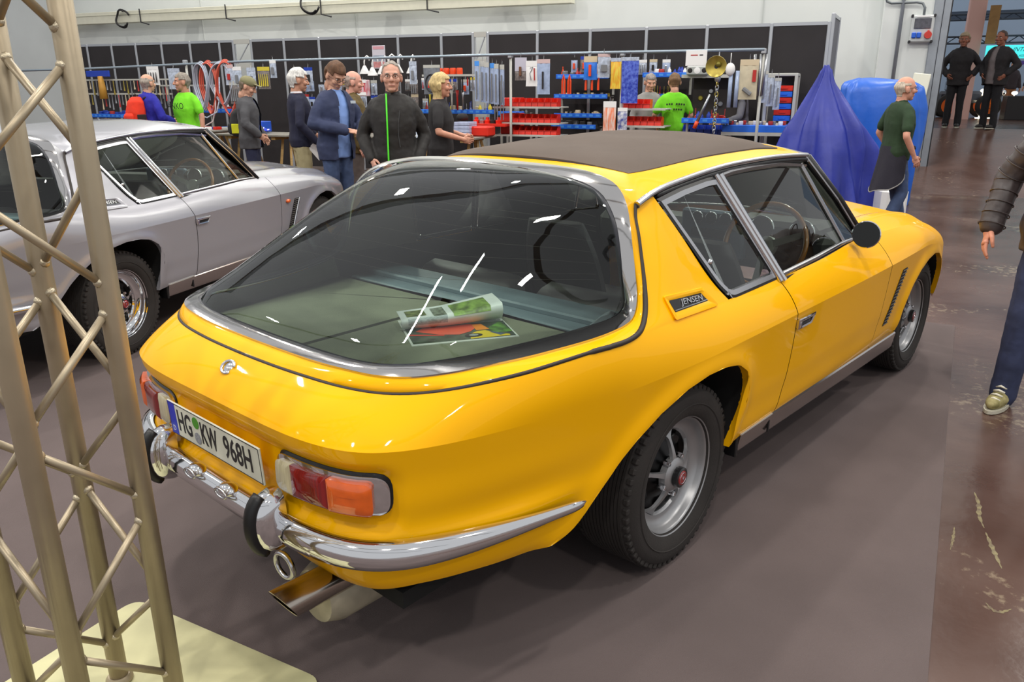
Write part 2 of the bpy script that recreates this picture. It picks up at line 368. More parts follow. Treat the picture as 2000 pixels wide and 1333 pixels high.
PO = [(-1.083, 0.0, 0.916), (-1.081, -0.209, 0.917), (-1.073, -0.343, 0.918), (-1.062, -0.431, 0.92), (-1.046, -0.496, 0.92), (-1.024, -0.547, 0.921), (-0.993, -0.589, 0.922), (-0.95, -0.625, 0.925), (-0.897, -0.657, 0.928), (-0.834, -0.684, 0.931), (-0.763, -0.708, 0.932), (-0.689, -0.729, 0.933), (-0.612, -0.747, 0.935), (-0.537, -0.761, 0.936), (-0.466, -0.772, 0.938), (-0.402, -0.778, 0.941), (-0.347, -0.78, 0.945), (-0.302, -0.778, 0.953), (-0.267, -0.77, 0.969), (-0.242, -0.759, 0.994), (-0.224, -0.746, 1.026), (-0.213, -0.732, 1.065), (-0.205, -0.719, 1.109), (-0.198, -0.705, 1.154), (-0.19, -0.692, 1.197), (-0.178, -0.676, 1.236), (-0.162, -0.655, 1.269), (-0.142, -0.626, 1.296), (-0.118, -0.585, 1.318), (-0.092, -0.524, 1.335), (-0.068, -0.434, 1.349), (-0.049, -0.274, 1.358), (-0.041, -0.0, 1.362)]
PI_ = [(-1.034, 0.0, 0.922), (-1.031, -0.26, 0.924), (-1.021, -0.405, 0.927), (-1.005, -0.481, 0.931), (-0.982, -0.527, 0.934), (-0.949, -0.556, 0.935), (-0.906, -0.575, 0.935), (-0.852, -0.59, 0.933), (-0.789, -0.604, 0.931), (-0.719, -0.618, 0.93), (-0.645, -0.633, 0.93), (-0.571, -0.65, 0.931), (-0.499, -0.667, 0.933), (-0.433, -0.684, 0.937), (-0.374, -0.699, 0.941), (-0.326, -0.71, 0.946), (-0.289, -0.717, 0.953), (-0.262, -0.719, 0.966), (-0.245, -0.716, 0.986), (-0.234, -0.708, 1.016), (-0.228, -0.697, 1.054), (-0.223, -0.687, 1.098), (-0.219, -0.676, 1.144), (-0.213, -0.662, 1.189), (-0.205, -0.643, 1.229), (-0.195, -0.617, 1.261), (-0.183, -0.586, 1.287), (-0.169, -0.546, 1.306), (-0.156, -0.497, 1.319), (-0.143, -0.432, 1.33), (-0.132, -0.345, 1.337), (-0.124, -0.211, 1.343), (-0.121, -0.0, 1.345)]
PS, PO, PI_ = (np.array(k) for k in (PS, PO, PI_))
for k in (PS, PO, PI_): k[:, 1] = np.abs(k[:, 1])          # work on the +w half, w = distance from the centre line
PLAN = [(-1.240, 0), (-1.240, .15), (-1.238, .30), (-1.229, .42), (-1.211, .51), (-1.180, .585), (-1.125, .648), (-1.04, .70), (-.93, .744), (-.78, .787), (-.58, .828), (-.34, .862), (-.02, .882), (.3, .888), (.7, .888), (1.2, .888), (1.7, .884), (2.1, .876), (2.5, .862), (2.85, .838), (3.05, .812), (3.2, .775), (3.3, .715), (3.36, .63), (3.39, .5), (3.40, .25), (3.40, 0)]
_pc = cums(PLAN); _pl = ncs(_pc, PLAN); _S = np.linspace(0, _pc[-1], 4000); _XY = _pl(_S)
_d = np.gradient(_XY, axis=0); _d /= np.linalg.norm(_d, axis=1)[:, None]; _N = np.stack([-_d[:, 1], _d[:, 0]], 1)
def plan(s): return np.stack([np.interp(s, _S, _XY[:, 0]), np.interp(s, _S, _XY[:, 1])], -1)
def nrm(s): return np.stack([np.interp(s, _S, _N[:, 0]), np.interp(s, _S, _N[:, 1])], -1)
def s_of_x(x): # side part only
    i0 = np.searchsorted(_XY[:, 0], -1.2); return np.interp(x, _XY[:3700, 0], _S[:3700])
SX = lambda x: float(s_of_x(x))
S_END = float(_pc[-1])
def zcrease(s):
    x = plan(s)[..., 0]; return .785-.12*smooth01((x-2.45)/.95)
# top line of the lower body: hatch shut line, then belt, then fender top
_sl = [tuple(p) for p in PS[:18] if p[0] < -.36]
TOPL = _sl+[(-.25, .833, .931), (0, .826, .926), (.241, .818, .921), (.64, .816, .922), (1.2, .807, .932), (1.45, .787, .936), (1.67, .775, .932), (1.85, .772, .925), (2.2, .766, .910), (2.6, .748, .880), (2.9, .728, .842), (3.1, .70, .805), (3.22, .65, .775), (3.29, .5, .755), (3.31, .25, .75), (3.31, 0, .75)]
TOPL = np.array(TOPL); _tc = cums(TOPL); _tl = ncs(_tc, TOPL)
def tau_x(x):
    u = np.linspace(0, _tc[-1], 3000); P = _tl(u); k = int(3000*.97); return float(np.interp(x, P[:k, 0], u[:k]))
def taub_w(w):
    u = np.linspace(0, _tc[-1], 3000); P = _tl(u); k = 700; return float(np.interp(w, P[:k, 1], u[:k]))
ARCH_R = [(-.66, .352), (-.60, .385), (-.545, .432), (-.48, .503), (-.42, .560), (-.35, .612), (-.25, .667), (-.116, .711), (.004, .727), (.12, .725), (.22, .705), (.295, .662), (.338, .60), (.348, .535), (.335, .475), (.312, .417), (.292, .352)]
ARCH_F = [(2.262, .345), (2.275, .43), (2.298, .515), (2.345, .59), (2.43, .66), (2.54, .703), (2.667, .718), (2.79, .70), (2.90, .645), (2.99, .55), (3.035, .46), (3.06, .375)]
AR = resamp(ARCH_R, 160); AF = resamp(ARCH_F, 120)
_BASE = [ # station s, [(z, inward offset)]
    (0.0, [(.785, 0), (.74, .010), (.70, .016), (.62, .014), (.545, .006), (.525, .004), (.49, .034), (.44, .044), (.38, .07), (.33, .10)]),
    (.66, [(.785, 0), (.74, .008), (.70, .014), (.62, .017), (.545, .016), (.525, .010), (.49, .030), (.44, .038), (.40, .05), (.34, .09)]),
    (SX(-.83), [(.785, 0), (.74, .006), (.70, .011), (.62, .019), (.545, .024), (.525, .016), (.49, .020), (.44, .030), (.40, .044), (.33, .08)]),
    (SX(-.45), [(.785, 0), (.74, .006), (.70, .011), (.62, .020), (.545, .028), (.525, .029), (.49, .033), (.44, .040), (.40, .048), (.33, .066)]),
    (SX(.5), [(.785, 0), (.74, .006), (.70, .011), (.62, .020), (.545, .028), (.525, .030), (.49, .035), (.44, .042), (.40, .050), (.33, .068)]),
    (SX(2.2), [(.785, 0), (.74, .006), (.70, .011), (.62, .020), (.545, .028), (.525, .030), (.49, .035), (.44, .042), (.40, .050), (.33, .068)]),
    (SX(3.0), [(.785, 0), (.74, -.002), (.70, -.004), (.62, .0), (.545, .010), (.525, .013), (.49, .02), (.44, .034), (.40, .05), (.33, .085)]),
    (S_END, [(.785, .02), (.74, .0), (.70, .0), (.62, .02), (.545, .03), (.525, .03), (.49, .03), (.44, .035), (.40, .05), (.33, .09)])]
_BZ = np.array([p[0] for p in _BASE[0][1]])[::-1]; _BO = np.array([[p[1] for p in st[1]][::-1] for st in _BASE]); _BS = np.array([st[0] for st in _BASE])
_ZZ = np.linspace(.28, .80, 105); _BOz = ncs(_BZ, _BO.T)(np.clip(_ZZ, .33, .785))          # (105, stations)
S_REC = float(np.interp(.655, _XY[:1200, 1], _S[:1200]))
def off(s, z):
    s = np.asarray(s, float); z = np.asarray(z, float)
    i = np.clip(np.searchsorted(_BS, s)-1, 0, len(_BS)-2); f = smooth01((s-_BS[i])/(_BS[i+1]-_BS[i]))
    zi = np.clip((z-.28)/.005, 0, 103.999); k = zi.astype(int); g = zi-k
    a = _BOz[k, i]*(1-g)+_BOz[k+1, i]*g; b = _BOz[k, i+1]*(1-g)+_BOz[k+1, i+1]*g
    o = a*(1-f)+b*f
    # recessed tail panel with rounded ends
    hz, zc, r = .088, .640, .055
    dx = np.maximum(s-(S_REC-r), 0); dz = np.maximum(np.abs(z-zc)-(hz-r), 0); d = np.hypot(dx, dz)-r
    o = o+.016*(1-smooth01((d+.010)/.030))
    return o
def archdist(x, z):
    P = np.vstack([AR, AF]); x = np.asarray(x); z = np.asarray(z)
    return np.sqrt(((x[..., None]-P[:, 0])**2+(z[..., None]-P[:, 1])**2).min(-1))
def low_pt(s, z):
    """point of the body side below the crease, right half given as +w"""
    q = plan(s); n = nrm(s); o = off(s, np.minimum(z+.785-zcrease(s), .785))
    side = smooth01((q[..., 0]+.95)/.25)
    fl = .015*np.exp(-(archdist(q[..., 0], z)/.045)**2)*side
    p = q+n*(fl-o)[..., None]
    return np.concatenate([p, np.asarray(z)[..., None]], -1)
def bottom_path():
    """key columns: (s_top, [bottom polyline (s,z)]) from tail centre to nose"""
    s1 = SX(-.66)
    hem = [(0.0, .33), (.45, .335), (.62, .352), (.74, .368), (SX(-.92), .366), (SX(-.80), .357), (s1, .352)]
    sill1 = [(SX(.292), .352), (SX(.5), .35), (SX(.697), .348)]
    sill2 = [(SX(.703), .348), (SX(1.2), .345), (SX(1.848), .343)]
    sill3 = [(SX(1.852), .343), (SX(2.1), .344), (SX(2.262), .345)]
    A = [(SX(x), z) for x, z in ARCH_R]; B = [(SX(x), z) for x, z in ARCH_F]
    k = int(np.argmax([p[1] for p in ARCH_R])); k2 = int(np.argmax([p[1] for p in ARCH_F]))
    nose = [(SX(3.06), .375), (SX(3.15), .37), (S_END-.6, .36), (S_END, .36)]
    t = tau_x
    return [  # name, bottom polyline, crease s0,s1, top tau0,tau1, columns
        ('tail', hem[:4], 0.0, .74, 0.0, taub_w(.60), 44), ('quarter', hem[3:], .74, SX(-.52), taub_w(.60), t(-.50), 26),
        ('quarter', A[:k+1], SX(-.52), SX(.0), t(-.50), t(.0), 34), ('quarter', A[k:], SX(.0), SX(.36), t(0.0), t(.34), 26),
        ('quarter', sill1, SX(.36), SX(.684), t(.34), t(.640), 14), ('door', sill2, SX(.690), SX(1.826), t(.646), t(1.806), 40),
        ('front', sill3, SX(1.832), SX(2.2), t(1.812), t(2.2), 14), ('front', B[:k2+1], SX(2.2), SX(2.667), t(2.2), t(2.667), 26),
        ('front', B[k2:], SX(2.667), SX(3.06), t(2.667), t(3.02), 22), ('front', nose, SX(3.06), S_END, t(3.02), float(_tc[-1]), 30)]
NLOW, NUP = 30, 12
def skin_columns():
    out = {}
    for (nm, bp, s0, s1, t0, t1, n) in bottom_path():
        bp = np.array(bp); B = resamp(bp, n, smooth=False); st = np.linspace(s0, s1, n); tt = np.linspace(t0, t1, n)
        v = np.linspace(0, 1, NLOW)[:, None]
        s = B[None, :, 0]*(1-v**1.3)+st[None, :]*v**1.3; z = B[None, :, 1]*(1-v)+zcrease(st)[None, :]*v
        if nm == 'door':   # door edges bow forward a little below the belt
            bow = .032*np.sin(PI*np.clip(v*.9, 0, 1)); s = s+bow
        elif nm == 'quarter' and abs(s1-SX(.684)) < 1e-6: s = s+.032*np.sin(PI*np.clip(v*.9, 0, 1))*np.linspace(0, 1, n)[None, :]
        elif nm == 'front' and abs(s0-SX(1.832)) < 1e-6: s = s+.032*np.sin(PI*np.clip(v*.9, 0, 1))*np.linspace(1, 0, n)[None, :]
        L = low_pt(s, z)
        top = _tl(tt); c = L[-1]; nn = np.concatenate([nrm(st), np.zeros((n, 1))], -1)
        u = np.linspace(0, 1, NUP)[1:, None, None]
        bl = (.010+.012*smooth01((plan(st)[:, 0]-2.0)/.6))[None, :, None]
        U = c[None]*(1-u)+top[None]*u+nn[None]*bl*4*u*(1-u)+np.array([0, 0, 1])*bl*.35*4*u*(1-u)
        G = np.concatenate([L, U], 0); out.setdefault(nm, []).append(G)
    return {k: g for k, g in out.items()}
def mir(G): H = np.array(G, float).copy(); H[..., 1] *= -1; return H
def coons(b, t, l, r):
    nu, nv = len(b), len(l); u = np.linspace(0, 1, nu)[None, :, None]; v = np.linspace(0, 1, nv)[:, None, None]
    return (1-v)*b[None]+v*t[None]+(1-u)*l[:, None]+u*r[:, None]-((1-u)*(1-v)*b[0]+u*(1-v)*b[-1]+(1-u)*v*t[0]+u*v*t[-1])
DRIP = np.array([(-.078, .628, 1.262), (.025, .617, 1.286), (.223, .604, 1.310), (.394, .597, 1.324), (.578, .591, 1.335), (.771, .588, 1.339), (1.056, .589, 1.339), (1.335, .594, 1.329)])
WEDGE = np.array([(.035, .622, 1.279), (.122, .707, 1.121), (.205, .786, .969), (.241, .818, .921)])
_sh = PS[(PS[:, 2] < 1.262)]; _k0 = len(_sl)-1
SHUT_SIDE = np.vstack([PS[_k0:][PS[_k0:, 2] < 1.25], [(-.078, .628, 1.262)]])
ROOF_REAR = np.vstack([[(-.043, 0, 1.360)], [(-.048, .20, 1.358)], [(-.056, .33, 1.354)], [(-.070, .44, 1.344)], [(-.080, .52, 1.328)], [(-.082, .58, 1.302)], [(-.078, .628, 1.262)]])
def roof_grid(nv=34, nu=60):
    v = np.linspace(0, 1, nv); R0 = resamp(ROOF_REAR, nv); D = resamp(DRIP, nu)
    G = np.zeros((nv, nu, 3)); u = np.linspace(0, 1, nu)
    xf = 1.335+.105*(1-(v*.594/.594)**2)
    for j in range(nv):
        x = R0[j, 0]+(xf[j]-R0[j, 0])*u
        zc = 1.362+.048*np.sin(PI*np.clip((u*.98+.02), 0, 1)*.62)**1.0-.03*smooth01((u-.75)/.25)
        w = v[j]; prof = 1-np.abs(w)**2.7
        zz = D[:, 2]+(zc-D[:, 2])*prof; yy = D[:, 1]*w
        k = smooth01(1-u/.14)
        G[j, :, 0] = x; G[j, :, 1] = yy*(1-k)+R0[j, 1]*k; G[j, :, 2] = zz*(1-k)+R0[j, 2]*k
    G[-1] = D; G[:, 0] = R0
    return G
def pillar_grid(nu=26, nv=24):
    l = resamp(SHUT_SIDE, nv); r = resamp(WEDGE, nv)[::-1]
    ta = float(tau_x(-.372)); b = _tl(np.linspace(ta, tau_x(.241), nu)); b[0] = l[0]; b[-1] = r[0]
    t = resamp(np.vstack([DRIP[:2], [(.035, .622, 1.279)]])[[0, 2]], nu, False); l[-1] = t[0]; r[-1] = t[-1]
    G = coons(b, t, l, r); u = np.linspace(0, 1, nu)[None, :]; v = np.linspace(0, 1, nv)[:, None]
    G[..., 1] += .010*4*u*(1-u)*np.sin(PI*v)
    return G
def hood_z(x, w):
    zc = .985-.055*smooth01((x-2.2)/.9)-.10*np.clip((x-2.85)/.5, 0, 1)**2; return zc
def hood_grid(w0, w1, x0, x1, nu=40, nv=14, edge=None):
    """bonnet / fender top between half-widths"""
    u = np.linspace(0, 1, nu); x = x0+(x1-x0)*u; T = _tl(np.interp(x, [a[0] for a in XT], [a[1] for a in XT])); v = np.linspace(0, 1, nv)[:, None]
    w = w0+(w1-w0)*v; W_ = w*T[None, :, 1]/.772
    zc = hood_z(x, 0)[None, :]; ze = T[None, :, 2]; q = np.clip(W_/T[None, :, 1], 0, 1)
    z = ze+(zc-ze)*(1-q**2.2)+.018*np.exp(-((q-.86)/.10)**2)*(1-q**14)
    return np.stack([np.broadcast_to(x[None, :], z.shape), W_, z], -1)
XT = [(float(_tl(u)[0]), u) for u in np.linspace(tau_x(1.6), tau_x(3.27), 60)]
M_CHROME = mat('chrome', (.78, .78, .80), .07, 1.0)
M_SURR = mat('bright_surround', (.60, .58, .57), .10, 1.0, bump=.10, bscale=10)
M_CHROME2 = mat('soft_chrome', (.62, .62, .64), .22, 1.0)
M_BLACK = mat('black_trim', (20, 20, 22), .45)
M_RUBBER = mat('tyre_rubber', (44, 40, 38), .82, vary=.12, scale=9, bump=.15, bscale=160)
M_DARKIN = mat('dark_lining', (38, 36, 35), .9)
M_ALLOY = mat('alloy_silver', (168, 168, 170), .38, .7, vary=.03)
M_WELL = mat('arch_liner', (14, 13, 13), .9)
M_GLASSR = glass_mat('tinted_rear_glass', (.80, .88, .82), 1.55)
M_GLASSS = glass_mat('tinted_side_glass', (.86, .93, .88), 1.52)
M_GASKET = mat('gasket', (46, 48, 56), .4)
def orient(mb, G, c=(.9, 0, .5), m=0):
    G = np.asarray(G, float); i, j = min(G.shape[0]//2, G.shape[0]-2), G.shape[1]//2
    n = np.cross(G[i, j+1]-G[i, j], G[i+1, j]-G[i, j]); ref = np.array([np.clip(G[i, j, 0], .0, 2.3), 0, .45])
    if G[i, j, 0] > -.2 and abs(G[i, j, 1]) < .45: ref = np.array([G[i, j, 0], G[i, j, 1], .2])
    mb.grid(G, m, flip=(n@(G[i, j]-ref) < 0)); return mb
def R_(G): G = np.array(G, float).copy(); G[..., 1] *= -1; return G   # +w half to the right side (y<0)
def both(mb, G, m=0): orient(mb, R_(G), m=m); orient(mb, G, m=m)
def pad(P, d, axis=1): P = np.array(P, float).copy(); P[..., axis] += d; return P
def wb(x): return np.interp(x, [0, .7, 1.2, 1.45, 1.67, 1.8], [.815, .815, .800, .783, .770, .762])
def GP(x, z, d=0.0): return (x, float(wb(x)-.54*(z-.92)+d), z)
def inset2(P, d):
    P = np.array(P, float); n = len(P); a = P-np.roll(P, 1, 0); b = np.roll(P, -1, 0)-P
    a /= np.linalg.norm(a, axis=1)[:, None]; b /= np.linalg.norm(b, axis=1)[:, None]
    na = np.stack([-a[:, 1], a[:, 0]], 1); nb = np.stack([-b[:, 1], b[:, 0]], 1); m = na+nb; m /= np.maximum(np.linalg.norm(m, axis=1)[:, None], .3)
    k = np.clip((m*na).sum(1), .5, 1)[:, None]
    ar = 0.5*np.sum(P[:, 0]*np.roll(P[:, 1], -1)-np.roll(P[:, 0], -1)*P[:, 1])
    return P+m*(d/k)*(1 if ar > 0 else -1)
def roundpoly(P, r, n=6):
    """rounded corners of a 2-D outline; r per corner"""
    P = [np.array(p, float) for p in P]; out = []
    for i, p in enumerate(P):
        a = P[i-1]; b = P[(i+1) % len(P)]; ri = r[i] if isinstance(r, (list, tuple)) else r
        if ri <= 0: out.append(p); continue
        da = (a-p)/np.linalg.norm(a-p); db = (b-p)/np.linalg.norm(b-p); p0 = p+da*ri; p1 = p+db*ri
        for t in np.linspace(0, 1, n): out.append((1-t)**2*p0+2*t*(1-t)*p+t*t*p1)
    return np.array(out)
def pane(mb, P2, d, m=0, sgn=-1):
    """flat window pane in the side glass plane from an (x,z) outline"""
    V = [GP(x, z, d) for x, z in P2]; V = [(x, sgn*w, z) for x, w, z in V]
    a = np.array(V); n = np.cross(a[len(a)//3]-a[0], a[2*len(a)//3]-a[0]); f = tuple(range(len(V)))
    mb.add(V, [f if n[1]*sgn > 0 else f[::-1]], m)
def band(mb, A, B, da, db, m=0, sgn=-1):
    V = [GP(x, z, da) for x, z in A]+[GP(x, z, db) for x, z in B]; V = [(x, sgn*w, z) for x, w, z in V]; n = len(A)
    mb.add(V, [(i, (i+1) % n, n+(i+1) % n, n+i) for i in range(n)], m)
def glass_patch(nu=61, nv=31):
    Q = PI_.copy(); Q = np.stack([np.interp(np.linspace(0, 1, 400), np.linspace(0, 1, len(Q)), Q[:, j]) for j in range(3)], 1)
    ib, it = 202, 333
    B = resamp(np.vstack([(Q[:ib+1]*[1, -1, 1])[::-1], Q[1:ib+1]]), nu, False); T = resamp(np.vstack([Q[it:]*[1, -1, 1], Q[it:-1][::-1]]), nu, False)
    S = resamp(Q[ib:it+1], nv, False)
    u = np.linspace(0, 1, nu)[None, :, None]; v = np.linspace(0, 1, nv)[:, None, None]; L = (S*[1, -1, 1])[:, None, :]; Rr = S[:, None, :]
    P = (1-v)*B[None]+v*T[None]+(1-u)*L+u*Rr-((1-u)*(1-v)*B[0]+u*(1-v)*B[-1]+(1-u)*v*T[0]+u*v*T[-1])
    w = np.clip(1-(2*u-1)**2, 0, 1)**.8*np.clip(4*v*(1-v), 0, 1)**.4
    side = np.sign(2*u-1)*np.clip(1-(2*u-1)**2, 0, 1)*np.clip(4*v*(1-v), 0, 1)**.4*np.abs(2*u-1)
    return P+.075*w*np.array([-.42, 0, .9])-.03*side*np.array([0, 1, 0])
BODY = skin_columns(); ROOF = roof_grid(); PILLAR = pillar_grid()
_PQ = np.vstack([PILLAR.reshape(-1, 3)]+[G[NLOW:].reshape(-1, 3) for G in BODY['quarter']])
def side_w(x, z):
    d = (_PQ[:, 0]-x)**2+(_PQ[:, 2]-z)**2; i = np.argsort(d)[:6]; w = 1/(d[i]+1e-6); return float((_PQ[i, 1]*w).sum()/w.sum())
def crease_sharp(me, rows):
    P = np.vstack(rows); K = set()
    for p in P:
        for sg in (-1, 1): K.add((round(p[0]*400), round(sg*p[1]*400), round(p[2]*400)))
    hit = [any((round(v.co.x*400)+i, round(v.co.y*400), round(v.co.z*400)) in K for i in (-1, 0, 1)) for v in me.vertices]
    for e in me.edges:
        if hit[e.vertices[0]] and hit[e.vertices[1]] and abs(me.vertices[e.vertices[0]].co.z-me.vertices[e.vertices[1]].co.z) < .008: e.use_edge_sharp = True
def wheel_meshes():
    """one wheel, axle along y, outside at -y; returns list of (name, mesh, material key)"""
    out = []
    b = MB(); T = [(.214, -.098), (.226, -.108), (.255, -.118), (.285, -.119), (.308, -.112), (.320, -.098), (.327, -.084)]
    tr = []
    for i, h in enumerate(np.linspace(-.084, .084, 13)):
        tr += [(.3325, h), (.3325, h+.010), (.327, h+.0105), (.327, h+.0135)] if i < 12 else [(.3325, h)]
    prof = T+tr+[(r, -h) for r, h in T[::-1]]+[(.21, .09), (.21, -.09)]
    b.lathe(prof, 72, axis='y', closed=True)
    # shoulder blocks of the tread
    for k in range(60):
        a = 2*PI*k/60; R = np.array([[math.cos(a), 0, -math.sin(a)], [0, 1, 0], [math.sin(a), 0, math.cos(a)]])
        for s in (-1, 1):
            b.box(R@np.array([.3185, s*.098, 0]), (.020, .020, .020), R=R, bev=.003)
    # sidewall ring and lettering band
    b.lathe([(.262, -.119), (.265, -.1215), (.268, -.119)], 64, axis='y')
    out.append(('tyre', b.me('tyre', ang=35), 'tyre'))
    b = MB(); rp = [(.2135, -.098), (.217, -.101), (.2165, -.094), (.208, -.089), (.203, -.082), (.201, -.068), (.196, -.060), (.190, -.054), (.180, -.047), (.168, -.044), (.160, -.045), (.152, -.036)]
    b.lathe(rp, 72, axis='y'); b.lathe([(.152, -.036), (.15, .03), (.2, .06), (.213, .098)], 48, axis='y')
    out.append(('rim', b.me('rim', ang=50), 'rim'))
    # five flared spokes around a hub ring
    b = MB()
    for k in range(5):
        a0 = 2*PI*k/5+.33; rr = np.linspace(.058, .160, 12); V = []
        for r in rr:
            t = (r-.058)/.102; hw = .0060+.009*(1-t)**3+.034*max(0, t-.66)**2/.1156+.002*t; y = -.082+.037*t**1.5
            for s, dy in ((-1, .012), (-.82, 0), (.82, 0), (1, .012)):
                ph = a0+s*hw/r; V.append((r*math.cos(ph), y+dy, r*math.sin(ph)))
        F = []
        for i in range(11):
            for j in range(3): F.append((i*4+j, i*4+j+1, (i+1)*4+j+1, (i+1)*4+j))
        b.add(V, F)
    b.lathe([(.036, -.094), (.050, -.092), (.062, -.083), (.064, -.060)], 40, axis='y')
    out.append(('spoke_spider', b.me('spoke_spider', ang=40), 'rim'))
    b = MB(); b.lathe([(0, -.060), (.06, -.056), (.10, -.030), (.14, -.018), (.158, -.040)], 48, axis='y')
    for k in range(5):
        a = 2*PI*(k+.5)/5+.33; R = np.array([[math.cos(a), 0, -math.sin(a)], [0, 1, 0], [math.sin(a), 0, math.cos(a)]])
        b.box(R@np.array([.123, -.030, 0]), (.030, .02, .052), R=R, bev=.006)
    out.append(('pocket_disc', b.me('pocket_disc', ang=40), 'pocket'))
    for k in range(5):
        b = MB(); a = 2*PI*(k+.5)/5+.33; c = (.072*math.cos(a), -.078, .072*math.sin(a))
        b.lathe([(0, -.012), (.007, -.012), (.0095, -.006), (.0095, .016)], 6, axis='y', c=c); out.append(('lug_nut', b.me('lug_nut', ang=30), 'chrome'))
    b = MB(); b.lathe([(.034, -.082), (.037, -.097), (.036, -.114), (.030, -.117), (.026, -.116)], 32, axis='y'); out.append(('hub_cap', b.me('hub_cap', ang=35), 'black'))
    b = MB(); b.lathe([(0, -.1185), (.024, -.118), (.0265, -.115)], 32, axis='y'); out.append(('hub_emblem', b.me('hub_emblem', ang=35), 'emblem'))
    b = MB(); b.lathe([(.0185, -.1185), (.0195, -.1195), (.0205, -.1185)], 28, axis='y'); b.tube([(-.006, -.119, .011), (.003, -.1195, .006), (-.003, -.1195, -.002), (.006, -.1195, -.010)], .0014, 5)
    out.append(('emblem_ring', b.me('emblem_ring'), 'chrome'))
    return out
WHEEL = wheel_meshes()
GLASS = glass_patch()
def build_car(v):
    paint, rimm = v['paint'], v['rim']; yellow = v.get('yellow', False)
    root = thing(v['name'], v['label'], 'car')
    root['_r'] = 0; del root['_r']
    # ---- painted shell
    b = MB(); crease = []
    for nm in ('tail', 'quarter', 'front'):
        for G in BODY[nm]:
            both(b, G); crease.append(G[NLOW-1])
    both(b, ROOF); both(b, PILLAR)
    xs0 = lambda w: 1.93-.235*(w/.765)**2
    def hg(w0, w1, nv):
        nu = 46; w = np.linspace(w0, w1, nv)[:, None]; u = np.linspace(0, 1, nu)[None, :]; x0 = xs0(w); x = x0+(3.27-x0)*u
        T = _tl(np.interp(x, [a[0] for a in XT], [a[1] for a in XT])); q0 = w/.772; W_ = q0*T[..., 1]
        zc = hood_z(x, 0); ze = T[..., 2]; q = np.clip(q0, 0, 1)
        z = ze+(zc-ze)*(1-q**2.2)+.020*np.exp(-((q-.84)/.10)**2)*(1-q**14)+.012*np.exp(-(q/.35)**4)*smooth01((x-1.95)/.25)*(1-smooth01((x-2.9)/.3))
        return np.stack([x+0*z, W_+0*z, z], -1)
    both(b, hg(.585, .772, 16))
    # flange of the wheel arches
    for P in (AR, AF):
        Q = low_pt(np.array([SX(x) for x, z in P[::3]]), P[::3, 1]); q2 = Q.copy(); q2[:, 1] -= .030; both(b, np.stack([Q, (Q+q2)/2, q2]))
    shell = b.build('body_shell', paint, root, weld=.0012, ang=55); crease_sharp(shell.data, crease)
    # lower rear and front valance inner side is dark; liners
    for P, nm in ((AR, 'arch_liner'), (AF, 'arch_liner')):
        for sg in (-1, 1):
            b = MB(); Q = low_pt(np.array([SX(x) for x, z in P[::4]]), P[::4, 1]); q1 = Q.copy(); q1[:, 1] -= .028; q2 = Q.copy(); q2[:, 1] = .46
            q1[:, 1] *= sg; q2[:, 1] *= sg; b.grid(np.stack([q1, q2])); b.add(q2, [tuple(range(len(q2)))])
            b.build(nm, M_WELL, root, ang=30)
    b = MB(); b.box((1.0, 0, .30), (3.9, .98, .05)); b.box((1.28, 0, .30), (1.9, 1.52, .04)); b.box((-.62, 0, .31), (.9, 1.2, .05)); b.build('underbody', M_WELL, root)
    # ---- bonnet
    b = MB(); both(b, hg(0, .580, 18)); b.build('bonnet', paint, root, weld=.001, ang=55)
    # ---- grille closing the nose
    b = MB(); b.box((3.36, 0, .63), (.03, 1.2, .17), bev=.01)
    for z in np.linspace(.56, .70, 6): b.box((3.38, 0, z), (.02, 1.18, .008))
    b.build('front_grille', M_BLACK, root)
    for sg in (-1, 1):
        b = MB(); b.lathe([(0, .03), (.05, .025), (.075, .0), (.08, -.02)], 24, axis='x', c=(3.36, sg*.5, .64)); b.build('headlamp', M_CHROME2, root, ang=40)
    # ---- doors
    for sg in (-1, 1):
        b = MB()
        for G in BODY['door']:
            orient(b, R_(G) if sg < 0 else G)
        d = b.build('door', paint, root, ang=55); crease_sharp(d.data, [G[NLOW-1] for G in BODY['door']])
        b = MB()
        for G in BODY['door']:
            H = G.copy(); H[..., 1] -= .02; H = np.concatenate([H[:, :1]-[.03, 0, 0], H, H[:, -1:]+[.03, 0, 0]], 1); b.grid(R_(H) if sg < 0 else H)
        b.build('door_trim', M_DARKIN, d)
        # handle: bright frame around a dark pull recess
        def hp(x, z, o):
            p = low_pt(np.array(SX(x)), np.array(z)); return np.array([p[0], sg*(p[1]+o), z])
        b = MB(); O = roundpoly([(.700, .762), (.868, .762), (.842, .716), (.712, .716)], .008, 4); I = roundpoly([(.722, .746), (.846, .746), (.830, .726), (.728, .726)], .006, 4)
        rows = [[hp(x, z, -.002) for x, z in O], [hp(x, z, .010) for x, z in O], [hp(x, z, .013) for x, z in (O*.7+I*.3)], [hp(x, z, .010) for x, z in I], [hp(x, z, .001) for x, z in I]]
        b.grid(np.array(rows), wrap=True); hd = b.build('door_handle', M_CHROME, d, ang=40, fixn=True)
        b = MB(); V = [hp(x, z, .0025) for x, z in I]; b.add(V, [tuple(range(len(V)))]); b.build('handle_recess', M_BLACK, d)
        b = MB(); b.box(hp(.722, .736, .012), (.014, .008, .022), bev=.003); b.build('lock_button', M_CHROME, d)
        # ---- side glazing
        B0, B1 = (.478, 1.318), (.655, .922)
        dg = MB(); O = np.array([(.668, .926), (1.05, .932), (1.425, .940), (1.272, 1.294), (1.05, 1.314), (.77, 1.316), (.60, 1.314), (.492, 1.304)]); pane(dg, O, -.004, sgn=sg)
        dg.build('door_window', M_GLASSS, d)
        vg = MB(); VO = np.array([(1.447, .940), (1.648, .934), (1.335, 1.296), (1.294, 1.296)]); pane(vg, VO, -.004, sgn=sg); vg.build('vent_window', M_GLASSS, d)
        b = MB()
